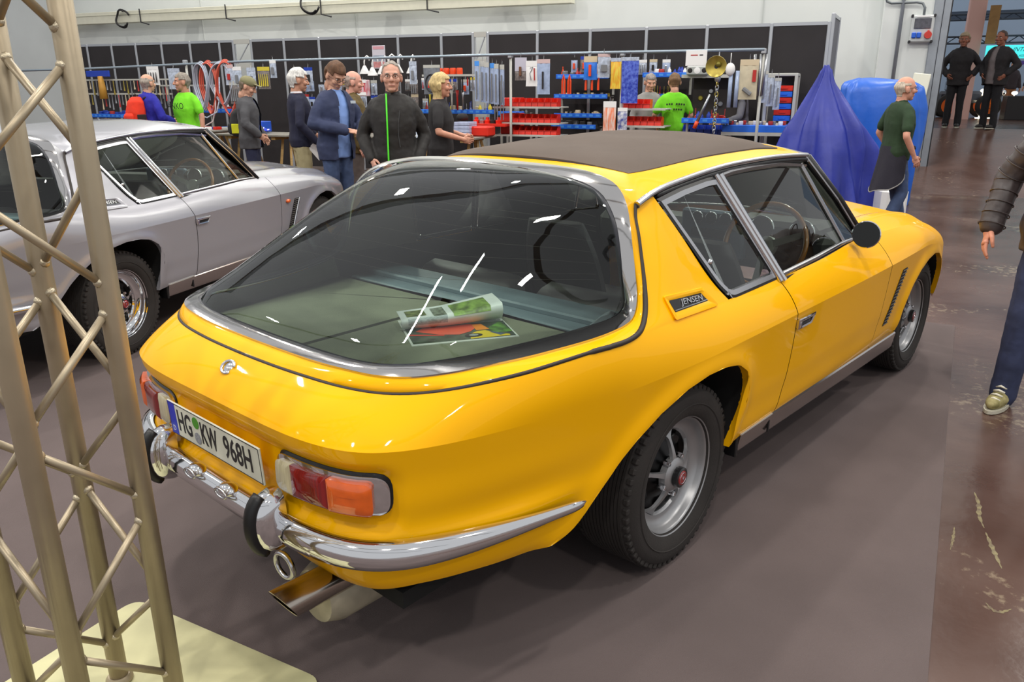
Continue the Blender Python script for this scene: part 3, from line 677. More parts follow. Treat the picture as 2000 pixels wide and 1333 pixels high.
        fr = [GP(*p) for p in ((.668, .931), (1.05, .937), (1.44, .944), (1.65, .938))]; b.tube([(x, sg*(w+.004), z) for x, w, z in fr], .011, 8)
        b.build('belt_strip', M_CHROME2, d, ang=50)
        b = MB(); fr = [GP(x, z-.020) for x, z in ((.655, .931), (1.05, .937), (1.44, .944), (1.66, .938))]; b.tube([(x, sg*(w-.002), z) for x, w, z in fr], .010, 8); b.build('belt_seal', M_BLACK, d, smooth=True)
        b = MB(); fr = [GP(*p) for p in ((1.436, .94), (1.283, 1.296))]; b.tube([(x, sg*(w+.002), z) for x, w, z in fr], .010, 6); b.build('vent_pillar', M_CHROME2, d, ang=50)
        b = MB(); fr = [GP(x, z) for x, z in ((.498, 1.300), (.60, 1.309), (.77, 1.312), (1.05, 1.309), (1.27, 1.290), (1.335, 1.282))]; b.tube([(x, sg*(w+.001), z) for x, w, z in fr], .0105, 6); b.build('window_top_frame', M_CHROME2, d, ang=50)
        if v.get('mirror', True) and sg < 0:
            mb = MB(); c = np.array([1.47, -.855, .985]); f = np.array([-.93, -.20, .06]); Rm = frame_R(f)
            mb.lathe([(0, -.045), (.03, -.042), (.052, -.026), (.061, -.004), (.062, .006), (.058, .009)], 28, axis='x', c=c, R=Rm); mm = mb.build('mirror_housing', M_CHROME, d, ang=40)
            mb = MB(); mb.lathe([(0, .0075), (.058, .0075)], 28, axis='x', c=c, R=Rm); mb.build('mirror_glass', mat('mirror_dark', (12, 14, 14), .06, .0), d)
            mb = MB(); mb.tube([c-f*.03, c+np.array([.06, .05, -.05])], .009, 6); mb.build('mirror_stalk', M_CHROME, d)
    for sg in (-1, 1):
        # quarter window
        O = roundpoly([(.047, 1.268), (.218, .952), (.272, .9175), (.650, .922), (.474, 1.306), (.394, 1.305), (.223, 1.291), (.12, 1.278)], [0, .05, .03, 0, 0, 0, 0, 0])
        O[:, 0] = np.clip(O[:, 0], .046, .66)
        I1 = inset2(O, .010); I2 = inset2(O, .026)
        b = MB(); band(b, O, I1, .003, .006, sgn=sg); q = b.build('window_seal', M_BLACK, root)
        b = MB(); band(b, I1, I2, .007, .007, sgn=sg); band(b, I2, I2, .007, -.006, sgn=sg); band(b, I1, I1, .007, .0, sgn=sg); b.build('window_frame', M_CHROME2, root)
        b = MB(); pane(b, inset2(O, .024), -.003, sgn=sg); b.build('quarter_window', M_GLASSS, root)
        b = MB(); p = GP(.215, 1.048, .008); b.lathe([(0, -.006), (.008, -.004), (.010, .006)], 12, axis='y', c=(p[0], sg*p[1], p[2])); b.build('window_catch', M_CHROME, root, smooth=True)
        # B post, drip rail, A post
        b = MB(); P0 = np.array(GP(.486, 1.312)); P1 = np.array(GP(.660, .915))
        for dx, r, dd in ((-.013, .011, .008), (.010, .013, .012)):
            p0 = P0+[dx, dd, 0]; p1 = P1+[dx, dd, 0]; b.tube([(p[0], sg*p[1], p[2]) for p in (p0, p1)], r, 8)
        b.build('door_post_trim', M_CHROME, root, ang=50)
        D = resamp(DRIP, 40); b = MB(); b.tube([(x, sg*(w+.006), z+.001) for x, w, z in D], np.r_[.006, np.full(38, .0105), .009], 8)
        b.tube([(x, sg*(w+.007), z+.001) for x, w, z in D[:3]], .012, 8); b.build('drip_rail', M_CHROME2, root, ang=60)
        b = MB(); b.tube([(x, sg*(w+.004), z-.018) for x, w, z in D[4:]], .011, 8); b.build('rail_gasket', M_BLACK, root, smooth=True)
        b = MB(); A0, A1 = np.array([1.345, .592, 1.318]), np.array([1.705, .764, .925]); b.tube([(p[0], sg*p[1], p[2]) for p in (A0, A0*.5+A1*.5+[.006, .006, .006], A1)], .022, 8); b.build('windscreen_post', M_BLACK, root, smooth=True)
        for dx, dw, m_ in ((-.026, .006, M_CHROME2), (.022, .008, M_CHROME)):
            b = MB(); b.tube([(p[0]+dx, sg*(p[1]+dw), p[2]) for p in (A0+[0, 0, .008], A0*.5+A1*.5+[.006, .010, .006], A1)], .0065, 6); b.build('post_strip', m_, root)
    # ---- windscreen
    th = np.linspace(-1, 1, 25); bt = np.stack([1.93-.235*th**2, .762*th, .925+.055*(1-th**2)], 1); tp = np.stack([1.452-.105*th**2, .588*th, 1.322+.046*(1-th**2)], 1)
    k = np.linspace(0, 1, 12)[:, None, None]; G = bt[None]*(1-k)+tp[None]*k+np.array([.5, 0, .6])*(.022*4*k*(1-k)); b = MB()
    n = np.cross(G[5, 13]-G[5, 12], G[6, 12]-G[5, 12]); b.grid(G, flip=n[0] < 0); b.build('windscreen', M_GLASSS, root, smooth=True)
    b = MB(); b.tube(bt+[-.005, 0, .004], .008, 6); b.tube(tp+[0, 0, .006], .008, 6); b.build('windscreen_strip', M_CHROME2, root)
    for y0 in (-.15, .38):
        b = MB(); b.tube([(1.90, y0, .985), (1.80, y0-.16, 1.055), (1.775, y0-.20, 1.07)], .007, 6); b.tube([(1.83, y0-.02, 1.03), (1.74, y0-.40, 1.055)], .006, 5); b.build('wiper', M_BLACK, root)
    # ---- tailgate
    tg = MB(); n1, n2, n3 = 60, 26, 26
    ps1 = PS[:_k0+1]; ko = int(np.argmin(np.abs(PO[:, 0]+.35)+(np.arange(len(PO)) > 19)*9)); kt = int(np.argmin(np.abs(PO[:, 2]-1.285)+(np.arange(len(PO)) < 19)*9))
    out = np.vstack([resamp(ps1, n1), resamp(SHUT_SIDE, n2)[1:], resamp(ROOF_REAR[::-1], n3)[1:]]); inn = np.vstack([resamp(PO[:ko+1], n1), resamp(PO[ko:kt+1], n2)[1:], resamp(PO[kt:], n3)[1:]])
    dd = inn-out; dd /= np.linalg.norm(dd, axis=1)[:, None]; o2 = out+dd*.0045; o2[n1+n2-2:] = out[n1+n2-2:]
    lift = np.array([-.2, .25, .55])*.010
    rows = [o2-np.array([-.3, .3, .8])*.012, o2, o2*.7+inn*.3+lift*.5, o2*.35+inn*.65+lift*.6, inn]; rows[0][n1+n2-2:] = o2[n1+n2-2:]-np.array([0, 0, .004])
    rows = np.array(rows); rows[:, 0, 1] = 0; rows[:, -1, 1] = 0
    both(tg, rows); tail = tg.build('tailgate', paint, root, weld=.0008, ang=60)
    # chrome surround
    ki = int(np.argmin(np.abs(PI_[:, 0]+.30)+(np.arange(len(PI_)) > 19)*9)); kj = int(np.argmin(np.abs(PI_[:, 2]-1.27)+(np.arange(len(PI_)) < 19)*9))
    gi = np.vstack([resamp(PI_[:ki+1], n1), resamp(PI_[ki:kj+1], n2)[1:], resamp(PI_[kj:], n3)[1:]])
    tt = np.gradient(inn, axis=0); ac = gi-inn; nn = np.cross(tt, ac); nn /= np.linalg.norm(nn, axis=1)[:, None]; nn *= np.sign(nn[:, 2]+.3*nn[:, 1])[:, None]
    rows = [inn-nn*.006, inn+nn*.006]+[inn*(1-f)+gi*f+nn*(.006+.003*math.sin(PI*f)) for f in (.15, .35, .6, .85)]+[gi+nn*.006, gi-nn*.010]
    rows = np.array(rows); rows[:, 0, 1] = 0; rows[:, -1, 1] = 0; b = MB(); both(b, rows); b.build('chrome_surround', M_SURR, tail, weld=.0008, ang=60)
    ac2 = ac/np.linalg.norm(ac, axis=1)[:, None]
    b = MB(); both(b, np.array([gi+nn*.003, gi+ac2*.010+nn*.004, gi+ac2*.016-nn*.002])); b.build('window_gasket', M_GASKET, tail, weld=.0008, smooth=True)
    b = MB(); g = GLASS; n = np.cross(g[15, 31]-g[15, 30], g[16, 30]-g[15, 30]); b.grid(g, flip=n[2] < 0); b.build('rear_window', M_GLASSR, tail, smooth=True)
    b = MB(); Q = resamp(np.vstack([PS[:_k0+1], SHUT_SIDE[1:]]), 90); c = np.array([-.3, .3, .8])
    r = np.where(np.arange(90) < 56, .0060, .0085); off_ = np.where(np.arange(90) < 60, .004, .0015)[:, None]
    for sg in (-1, 1): b.tube((Q-c*off_+np.array([0, .0, 0]))*[1, sg, 1], r, 6)
    b.build('tailgate_seal', mat('seal_brown', (44, 36, 32), .6), tail, smooth=True)
    b = MB()
    for f in np.linspace(.30, .78, 9):   # heater wires of the rear glass
        i = int(f*30); b.tube(GLASS[i, 3:-3]-np.array([-.2, 0, .5])*.006, .0004, 3)
    b.build('heater_wire', mat('wire', (70, 62, 54), .6), tail, kind='stuff')
    # badge on the tail
    bz = MB(); p = np.array([-1.170, 0, .856]); Rb = frame_R((-.68, 0, .73)); bz.lathe([(0, .012), (.012, .011), (.021, .004), (.023, -.004)], 20, axis='x', c=p, R=Rb)
    bz.tube([p+Rb@np.array([.008, .028*math.cos(a), .020*math.sin(a)]) for a in np.linspace(.3, 5.6, 16)], .005, 6); bz.build('tail_badge', M_CHROME, root, smooth=True)
    # ---- tail lamps
    def tp_(s, z, o, sg):
        p = low_pt(np.array(s), np.array(z)); n = nrm(np.array(s)); return np.array([p[0]+n[0]*o, sg*(p[1]+n[1]*o), z])
    s0, s1, z0, z1 = .298, .672, .602, .712
    for sg in (-1, 1):
        def blk(sa, sb, za, zb, oh, rs=.012, ends=(0, 0), nst=10):
            O = roundpoly([(sa, za), (sb, za), (sb, zb), (sa, zb)], [ends[0], ends[1], ends[1], ends[0]] if max(ends) > 0 else rs, 7)
            # resample along s so that long edges follow the curved tail
            L = []
            for i in range(len(O)):
                a, c_ = O[i], O[(i+1) % len(O)]; m_ = max(1, int(abs(c_[0]-a[0])/.03)); L += [a+(c_-a)*t/m_ for t in range(m_)]
            O = np.array(L); ctr = np.array([(sa+sb)/2, (za+zb)/2]); O2 = ctr+(O-ctr)*np.array([max(.2, 1-.024/(sb-sa)), 1-.024/(zb-za)]); O3 = ctr+(O-ctr)*np.array([.5, .2])
            bb = MB(); rows = [[tp_(s, z, -.004, sg) for s, z in O], [tp_(s, z, oh*.8, sg) for s, z in O], [tp_(s, z, oh, sg) for s, z in O2], [tp_(s, z, oh, sg) for s, z in O3]]
            bb.grid(np.array(rows), wrap=True); k0 = len(bb.V); bb.add(rows[3], [tuple(range(len(O)))]); return bb
        lamp = blk(s0, s1, z0, z1, .020, ends=(.035, .045)).build('tail_lamp', M_CHROME, root, weld=.0003, ang=45, fixn=True)
        g = blk(s0-.006, s1+.008, z0-.006, z1+.006, .004, ends=(.038, .05)).build('lamp_gasket', M_BLACK, lamp, weld=.0003, fixn=True)
        for (sa, sb, nm, m_, en, oh) in ((s0+.004, .372, 'reversing_lens', mat('lens_clear', (206, 196, 160), .12, coat=1, vary=.12, scale=60, stretch=(1, 6, .2)), (.03, .003), .034), (.373, .505, 'brake_lens', mat('lens_red', (126, 12, 14), .1, coat=1, vary=.35, scale=30, stretch=(1, 5, .1)), (.003, .003), .038), (.506, .630, 'indicator_lens', mat('lens_amber', (228, 96, 10), .1, coat=1, vary=.12, scale=20), (.003, .022), .044)):
            blk(sa, sb, z0+.006, z1-.012, oh, ends=en).build(nm, m_, lamp, weld=.0003, ang=40, fixn=True)
    # ---- number plate
    pl = MB(); pl.box((0, 0, 0), (.006, .522, .112), bev=.002); po = pl.build('number_plate', mat('plate_white', (226, 226, 210), .35), root, (-1.2465, 0, .660), (0, math.radians(-3), 0))
    if yellow:
        q = MB(); q.box((-.0034, .2375, 0), (.001, .043, .108), bev=.0002); q.build('plate_band', mat('plate_blue', (24, 48, 190), .35), po)
        q = MB()
        for (a, c_, d_) in ((0, .0525, 'h'), (0, -.0525, 'h')): q.box((-.0034, 0, c_), (.001, .512, .0022))
        for y in (-.2565, .2565): q.box((-.0034, y, 0), (.001, .0022, .105))
        MT = mat('plate_black', (18, 18, 20), .4); q.build('plate_border', MT, po)
        rt = (PI/2, 0, -PI/2)
        text_obj('HG', .098, MT, po, (-.0036, .163, -.001), rt, sx=.62, bold=.0014); text_obj('KW', .098, MT, po, (-.0036, .018, -.001), rt, sx=.58, bold=.0014); text_obj('968H', .098, MT, po, (-.0036, -.142, -.001), rt, sx=.70, bold=.0014)
        text_obj('D', .024, mat('white_p', (235, 235, 235), .5), po, (-.0040, .2375, -.034), rt)
        for z, m_ in ((.026, mat('seal_green', (74, 150, 30), .5)), (-.024, mat('seal_grey', (150, 152, 158), .5, vary=.3, scale=200))):
            q = MB(); q.lathe([(0, -.001), (.0185, -.001), (.0185, .001)], 20, axis='x', c=(-.0036, .089, z), R=rotm('Z', 0)); q.build('plate_seal', m_, po)
    # ---- bumper
    prof = [(0, .036), (.014, .042), (.034, .036), (.046, .018), (.050, -.002), (.048, -.012), (.040, -.030), (.020, -.040), (0, -.036)]
    def bump(sa, sb, n, taper):
        ss = np.linspace(sa, sb, n); q = plan(ss); nn_ = nrm(ss); rows = []
        for i in range(n):
            t = i/(n-1); k = 1-taper*smooth01((t-.35)/.65)*.62; zc = .505-.034*smooth01((ss[i]-.6)/1.1)
            if taper and t > .93: k *= math.sqrt(max(.02, 1-((t-.93)/.07)**2))
            base = -.010+.004*smooth01((ss[i]-.75)/.8)
            rows.append([(q[i, 0]+nn_[i, 0]*(base+a*k), q[i, 1]+nn_[i, 1]*(base+a*k), zc+c_*k) for a, c_ in prof])
        return np.array(rows)
    bp = MB(); G = bump(0, .30, 16, 0); both(bp, G); bm_ = bp.build('rear_bumper', M_CHROME, root, weld=.0005, ang=50)
    for sg in (-1, 1):
        bp = MB(); G = bump(.325, SX(-.565), 54, 1); orient(bp, R_(G) if sg < 0 else G); bp.add([(p[0], sg*p[1], p[2]) for p in G[0]], [tuple(range(len(prof)))]); bp.build('bumper_wing', M_CHROME, bm_, ang=50)
        ov = MB(); rows = []
        for t in np.linspace(0, 1, 15):      # vertical teardrop overrider
            a = PI*t; z = .525-.088*math.cos(a); dep = .080*math.sin(a)**.7+.010; hw = .036*math.sin(a)**.55+.006
            ring = [(-1.235+.0, hw*.9), (-1.235-dep*.55, hw), (-1.235-dep*.9, hw*.62), (-1.235-dep, 0), (-1.235-dep*.9, -hw*.62), (-1.235-dep*.55, -hw), (-1.235+.0, -hw*.9)]
            rows.append([(x, sg*.305+y, z) for x, y in ring])
        ov.grid(np.array(rows)); ov.add(rows[0], [tuple(range(7))]); ov.add(rows[-1], [tuple(range(7))]); ovr = ov.build('overrider', M_CHROME, bm_, ang=60, fixn=True)
        rb = MB(); rows = []
        for t in np.linspace(.14, .86, 13):
            a = PI*t; z = .525-.090*math.cos(a); dep = .080*math.sin(a)**.7+.008; cx = -1.235-dep; c0 = np.array([cx, sg*.305, z]); rows.append(c0)
        P = np.array(rows); rb.tube(P, .017, 8, prof=[(math.cos(q_), 1.25*math.sin(q_)) for q_ in np.linspace(0, 2*PI, 8, False)]); rb.build('overrider_rubber', M_BLACK, bm_, smooth=True)
    for y in (-.09, .09):
        q = MB(); q.ball((-1.264, y, .540), (.026, .038, .018), nu=14, nv=8); q.build('plate_lamp', M_CHROME, bm_, smooth=True)
        q = MB(); q.tube([(-1.288, y+.030*math.cos(a), .537+.013*math.sin(a)) for a in np.linspace(0, 2*PI, 16, False)], .004, 5, closed=True); q.build('lamp_ring', M_CHROME2, bm_, smooth=True)
    # ---- exhaust
    ax = np.array([-.965, -.03, .035]); ax /= np.linalg.norm(ax); c = np.array([-1.285, -.36, .302]); b = MB(); rings = []
    for (d_, r) in ((.62, .048), (.10, .048), (.0, .0485), (.0, .0455), (.25, .045)):
        u = np.cross(ax, [0, 0, 1]); u /= np.linalg.norm(u); w_ = np.cross(u, ax); rings.append([c-ax*(d_-(.030*math.sin(a) if d_ < .05 else 0))+r*(u*math.cos(a)+w_*math.sin(a)) for a in np.linspace(0, 2*PI, 28, False)])
    b.grid(np.array(rings), wrap=True); b.build('exhaust_pipe', mat('steel_pipe', (.50, .44, .38), .18, 1.0, vary=.08, scale=30, stretch=(.2, 3, 3)), root, ang=50)
    b = MB(); b.lathe([(0, -.24), (.08, -.23), (.098, -.18), (.098, .18), (.08, .23), (0, .24)], 24, axis='x', c=(-.92, -.30, .225)); b.build('silencer', mat('silencer_pale', (176, 168, 146), .5, .3, vary=.15, scale=12), root, ang=40)
    b = MB(); b.tube([(-1.17, -.185+.045*math.cos(a), .285+.038*math.sin(a)) for a in np.linspace(0, 2*PI, 20, False)], .009, 8, closed=True); b.build('towing_eye', M_CHROME2, root, smooth=True)
    # ---- sills
    for sg in (-1, 1):
        b = MB(); xs = np.linspace(.400, 2.235, 24); rows = []
        for x in xs:
            zt = .362-.022*(x-.4)/1.83
            rows.append([(x, sg*w, z) for w, z in ((.800, zt+.006), (.832, zt+.004), (.838, zt-.002), (.826, zt-.070-.01*(x-.4)/1.83), (.816, zt-.085-.012*(x-.4)/1.83), (.75, zt-.085-.012*(x-.4)/1.83))])
        b.grid(np.array(rows)); b.add(rows[0], [tuple(range(6))]); b.add(rows[-1], [tuple(range(6))]); b.build('sill_cover', mat('sill_steel', (.60, .55, .52), .16, 1.0), root, ang=35, fixn=True)
        b = MB(); b.box((.395, sg*.80, .318), (.02, .06, .10), bev=.004); b.build('sill_end_plate', M_BLACK, root)
        b = MB(); b.box((.66, sg*.832, .312), (.012, .006, .05)); b.build('jacking_slot', M_BLACK, root)
        # bright strip on the sill
        b = MB(); b.box((.54, sg*.828, .362), (.27, .022, .006)); b.build('sill_strip', mat('sill_white', (214, 214, 208), .3, .5), root)
    # ---- side vents and name badges
    for sg in (-1, 1):
        def bp_(x, z, o): p = low_pt(np.array(SX(x)), np.array(z)); return np.array([p[0], sg*(p[1]+o), z])
        b = MB(); O = [(2.085, .722), (2.165, .722), (2.045, .432), (1.975, .432)]; n = 18; rows = []
        for k in range(n):
            t = k/(n-1); L = np.array(O[0])*(1-t)+np.array(O[3])*t; Rr = np.array(O[1])*(1-t)+np.array(O[2])*t; rows.append([bp_(*(L*(1-f)+Rr*f), .0015) for f in (0, .5, 1)])
        b.grid(np.array(rows)); vt = b.build('side_vent', M_BLACK, root)
        b = MB()
        for k in range(17):
            t = (k+.5)/17; L = np.array(O[0])*(1-t)+np.array(O[3])*t; Rr = np.array(O[1])*(1-t)+np.array(O[2])*t; b.tube([bp_(*L, .004), bp_(*Rr, .004)], .0032, 4)
        b.build('vent_slat', mat('slat_grey', (70, 66, 62), .4), vt)
        if not yellow:
            b = MB(); b.tube([bp_(*(np.array(O[1])*(1-t)+np.array(O[2])*t), .006) for t in np.linspace(0, 1, 8)], .007, 6); b.build('vent_strip', M_CHROME, vt)
            b = MB(); b.ball(bp_(1.97, .715, .004), (.035, .014, .017)); b.build('side_indicator', mat('lens_amber', (228, 96, 10), .1, coat=1), root, smooth=True)
            b = MB(); b.box(bp_(-.86, .63, .006), (.11, .02, .05), bev=.006); b.build('side_reflector', M_CHROME, root)
            b = MB(); b.box(bp_(-.86, .63, .012), (.085, .02, .034), bev=.004); b.build('reflector_lens', mat('lens_red', (126, 12, 14), .1, coat=1), root)
        def pp(x, z, o): return np.array([x, sg*(side_w(x, z)+o), z])
        b = MB(); O = roundpoly([(-.150, 1.005), (.105, .985), (.150, .921), (-.138, .934)], .010, 4); I = roundpoly([(-.128, .988), (.082, .972), (.105, .944), (-.120, .953)], .004, 4)
        b.grid(np.array([[pp(x, z, -.004) for x, z in O], [pp(x, z, .007) for x, z in O], [pp(x, z, .007) for x, z in (O*.55+I*.45)], [pp(x, z, .002) for x, z in I]]), wrap=True); fr = b.build('name_badge', paint, root, ang=30, fixn=True)
        b = MB(); V = [pp(x, z, .003) for x, z in I]; b.add(V, [tuple(range(len(V)))]); b.build('badge_plate', M_BLACK, fr)
        b = MB(); b.tube([pp(-.118, .957, .004), pp(.100, .948, .004)], .0022, 4); b.build('badge_line', M_CHROME, fr)
        sl = -math.atan2(.016, .21)
        c = pp(.002, .9665, .0065); t = text_obj('JENSEN', .027, M_CHROME, fr, c, (0, 0, 0), sx=1.55, shear=.1, ext=.001)
        ez = np.array([0, -sg*.50*0-sg*.44*-1*-1, .9]); ex_ = np.array([1, 0, -.076*1.0]) if sg < 0 else np.array([-1, 0, .076])
        ez = pp(0, .975, 0)-pp(0, .955, 0); ez /= np.linalg.norm(ez); ex_ /= np.linalg.norm(ex_); en = np.cross(ex_, ez); en /= np.linalg.norm(en); ez = np.cross(en, ex_)
        t.matrix_local = Matrix(((ex_[0], ez[0], en[0], c[0]), (ex_[1], ez[1], en[1], c[1]), (ex_[2], ez[2], en[2], c[2]), (0, 0, 0, 1)))
    # ---- wheels
    mk = {'tyre': M_RUBBER, 'rim': rimm, 'pocket': mat('pocket_black', (7, 7, 8), .35, spec=.3), 'chrome': M_CHROME, 'black': mat('cap_black', (24, 24, 26), .3, coat=.5), 'emblem': mat('emblem_red', (150, 22, 26), .25, coat=1)}
    for (x, sg, tr, rot) in ((0, -1, .706, 0), (0, 1, .706, .5), (2.667, -1, .694, .9), (2.667, 1, .694, .2)):
        w = bpy.data.objects.new('wheel', None); COL.objects.link(w); w.parent = root; w.location = (x, sg*tr, .333); w.rotation_euler = (0, rot*sg, 0 if sg < 0 else PI)
        for nm, me_, key in WHEEL:
            o = bpy.data.objects.new(nm, me_); COL.objects.link(o); o.parent = w
            if len(me_.materials) == 0: me_.materials.append(mk[key])
            o.material_slots[0].link = 'OBJECT'; o.material_slots[0].material = mk[key]
    # ---- roof panel of canvas
    if yellow:
        b = MB(); P = []
        nx, ny = 40, 30; us = np.linspace(0, 1, nx); vs = np.linspace(-1, 1, ny)
        for v_ in vs:
            row = []
            for u_ in us:
                e = (abs(2*u_-1)**10+abs(v_)**10)
                x = .105+1.185*u_-.035*(1-abs(v_)**4)*(1-u_)**6; y = .492*v_*(1-.03*(2*u_-1)**8)
                row.append((x, y, roof_z(x, abs(y))+.016-.012*min(1, e)**1.5+.0025*math.sin(u_*19)*(1-v_*v_)))
            P.append(row)
        P = np.array(P); b.grid(P, flip=np.cross(P[15, 21]-P[15, 20], P[16, 20]-P[15, 20])[2] < 0)
        E = np.vstack([P[0], P[1:, -1], P[-1, -2::-1], P[-2:0:-1, 0]]); E2 = E.copy(); E2[:, 2] -= .012; b.grid(np.stack([E, E2]), wrap=True)
        sr = b.build('sunroof_canvas', mat('canvas', (92, 80, 72), .9, vary=.06, scale=5, bump=.25, bscale=500), root, ang=50)
        b = MB(); b.tube(E-[0, 0, .008], .006, 6, closed=True); b.build('canvas_edge', mat('canvas_dark', (44, 38, 36), .9), sr, smooth=True)
    # ---- inside
    b = MB(); H = ROOF.copy(); H[..., 2] -= .022; H[..., 1] *= .985; both(b, H); K = PILLAR.copy(); K[..., 1] -= .028; both(b, K); b.build('headlining', v['lining'], root, smooth=True)
    b = MB(); T = np.array([_tl(t_) for t_ in np.linspace(tau_x(-.36), tau_x(1.75), 40)]); T[:, 1] -= .030; T2 = T.copy(); T2[:, 2] = .745; T3 = T.copy(); T3[:, 1] += .022; both(b, np.stack([T3, T, T2])); b.build('side_trim', M_DARKIN, root, smooth=True)
    b = MB(); Q = resamp(PI_[:ki+1], 40); Q[:, 1] -= .004; Q2 = Q.copy(); Q2[:, 2] = .842; Q2[:, 1] *= .97; Q2[:, 0] += .012
    both(b, np.stack([Q-[0, 0, .012], Q2])); b.build('luggage_side', mat('luggage_carpet', (124, 128, 110), .95, vary=.10, scale=6, bump=.3, bscale=300, spec=.1), root, smooth=True)
    b = MB(); F_ = np.vstack([Q2*[1, -1, 1], Q2[::-1][:-1]]); xs_ = np.linspace(0, 1, 12)[:, None, None]; F_ = F_[F_[:, 0] < -.235]; F_[:, 2] = .852; F_ = np.vstack([[(-.236, F_[0, 1], .852)], F_, [(-.236, F_[-1, 1], .852)]]); b.poly(F_, (0, 0, .010)); b.build('luggage_floor', mat('luggage_carpet', (124, 128, 110), .95, vary=.10, scale=6, bump=.3, bscale=300, spec=.1), root)
    lea = mat('blue_leather', (112, 130, 140), .42, vary=.06, scale=10, bump=.1, bscale=90); dkl = mat('dark_leather', (62, 58, 60), .45, vary=.08, scale=10)
    b = MB(); b.box((-.195, 0, .850), (.085, 1.36, .020), bev=.006); b.build('luggage_step', lea, root)
    b = MB(); b.box((-.085, 0, .868), (.15, 1.36, .026), bev=.008); b.box((-.146, 0, .862), (.014, 1.36, .03)); b.build('rear_shelf', lea, root)
    b = MB(); b.lathe([(0, .012), (.045, .010), (.062, .0), (.075, .006), (.082, -.01)], 28, axis='z', c=(0, 0, 0)); b.build('loudspeaker', mat('speaker_grey', (150, 166, 178), .5), root, (-.235, -.600, .885), (math.radians(-35), math.radians(-25), 0), smooth=True)
    for y in (-.34, .34):
        b = MB(); b.box((.42, y, .50), (.50, .52, .16), bev=.06); b.box((.18, y, .70), (.13, .56, .36), R=rotm('Y', math.radians(-14)), bev=.05); b.build('rear_seat', dkl, root, ang=50)
        st = bpy.data.objects.new('front_seat', None); COL.objects.link(st); st.parent = root; st.location = (1.0, y*1.12, 0)
        b = MB(); b.box((.14, 0, .48), (.52, .50, .16), bev=.06); b.build('seat_cushion', dkl, st, ang=50)
        rows = []
        for t in np.linspace(0, 1, 14):
            z = .50+.50*t; x = -.08-.14*t; hw = .245*(1-.35*t**3); rows.append([(x+dx*.05, wy*hw*(1-.05*abs(dx)), z) for dx, wy in ((-1, -.8), (-1.15, 0), (-1, .8), (-.4, 1), (.4, .98), (.9, .7), (.7, 0), (.9, -.7), (.4, -.98), (-.4, -1))])
        b = MB(); b.grid(np.array(rows), wrap=True); b.add(rows[-1], [tuple(range(10))]); b.build('seat_back', dkl, st, ang=60, fixn=True)
    b = MB(); b.box((1.05, 0, .52), (1.1, .20, .22), bev=.05); b.build('centre_console', dkl, root)
    ds = MB(); ds.box((1.66, 0, .84), (.26, 1.38, .22), bev=.05); ds.box((1.60, -.40, .945), (.24, .46, .10), bev=.04); dash = ds.build('dashboard', mat('dash_grey', (62, 62, 56), .6, vary=.06), root)
    ds = MB(); ds.box((1.505, -.085, .895), (.05, .36, .24), bev=.03); cons = ds.build('dash_panel', mat('dash_blue', (92, 110, 128), .4), root)
    def dial(y, z, x, r, par):
        q = MB(); q.lathe([(r, .01), (r*1.06, -.006), (r*.94, -.008)], 24, axis='x', c=(x, y, z)); g_ = q.build('gauge_bezel', M_CHROME, par, smooth=True)
        q = MB(); q.lathe([(0, -.001), (r, -.001)], 24, axis='x', c=(x, y, z)); q.box((x-.003, y, z+r*.3), (.002, .003, r*.6)); q.build('gauge_face', mat('gauge_dark', (34, 34, 36), .3), par)
    for y, z in ((-.005, .975), (-.085, .978), (-.165, .98)): dial(y, z, 1.474, .032, cons)
    ds = MB(); ds.box((1.474, -.085, .900), (.012, .22, .045), bev=.005); ds.build('radio', mat('radio_dark', (46, 44, 44), .35), cons)
    for y in (-.36, -.56): dial(y, .955, 1.475, .062, dash)
    ww = np.array([1.235, -.485, .925]); Rw = frame_R((-.93, 0, .36)); b = MB(); b.tube([ww+Rw@np.array([0, .192*math.cos(a), .192*math.sin(a)]) for a in np.linspace(0, 2*PI, 40, False)], .0125, 10, closed=True)
    sw = b.build('steering_wheel', mat('wood_rim', (158, 100, 26), .18, coat=1, vary=.15, scale=12), root, smooth=True)
    b = MB(); b.lathe([(0, .012), (.02, .012), (.045, .002), (.05, -.02)], 24, axis='x', c=ww+Rw@np.array([-.02, 0, 0]), R=Rw)
    for a in (PI*1.5, PI*.12, PI*.88):
        e = ww+Rw@np.array([0, .185*math.cos(a), .185*math.sin(a)]); c0 = ww+Rw@np.array([-.02, .03*math.cos(a), .03*math.sin(a)]); p_ = Rw@np.array([0, -math.sin(a), math.cos(a)])*.018; q_ = Rw@np.array([1, 0, 0])*.004
        b.add([c0+p_+q_, c0-p_+q_, e-p_*.8+q_, e+p_*.8+q_, c0+p_-q_, c0-p_-q_, e-p_*.8-q_, e+p_*.8-q_], [(0, 1, 2, 3), (7, 6, 5, 4), (0, 4, 5, 1), (2, 6, 7, 3), (0, 3, 7, 4), (1, 5, 6, 2)])
    b.build('wheel_spoke', mat('spoke_alloy', (150, 160, 152), .35, .6), sw, ang=40)
    b = MB(); b.tube([ww+Rw@np.array([-.03, 0, 0]), ww+np.array([.25, 0, -.10])], .025, 8); b.build('steering_column', M_BLACK, root)
    return root
def roof_z(x, w):
    xf = 1.335+.105*(1-w*w/.594**2); u = np.clip((x+.05)/(xf+.05), 0, 1); D = np.array([np.interp(u, np.linspace(0, 1, 60), RD[:, k]) for k in (1, 2)])
    zc = 1.362+.048*math.sin(PI*np.clip(u*.98+.02, 0, 1)*.62)-.03*float(smooth01((u-.75)/.25)); q = min(1, w/D[0]); return float(D[1]+(zc-D[1])*(1-q**2.7))
RD = resamp(DRIP, 60)
P_YEL = mat('yellow_paint', (1.0, .49, .0), .42, 0, coat=.42, spec=.05)
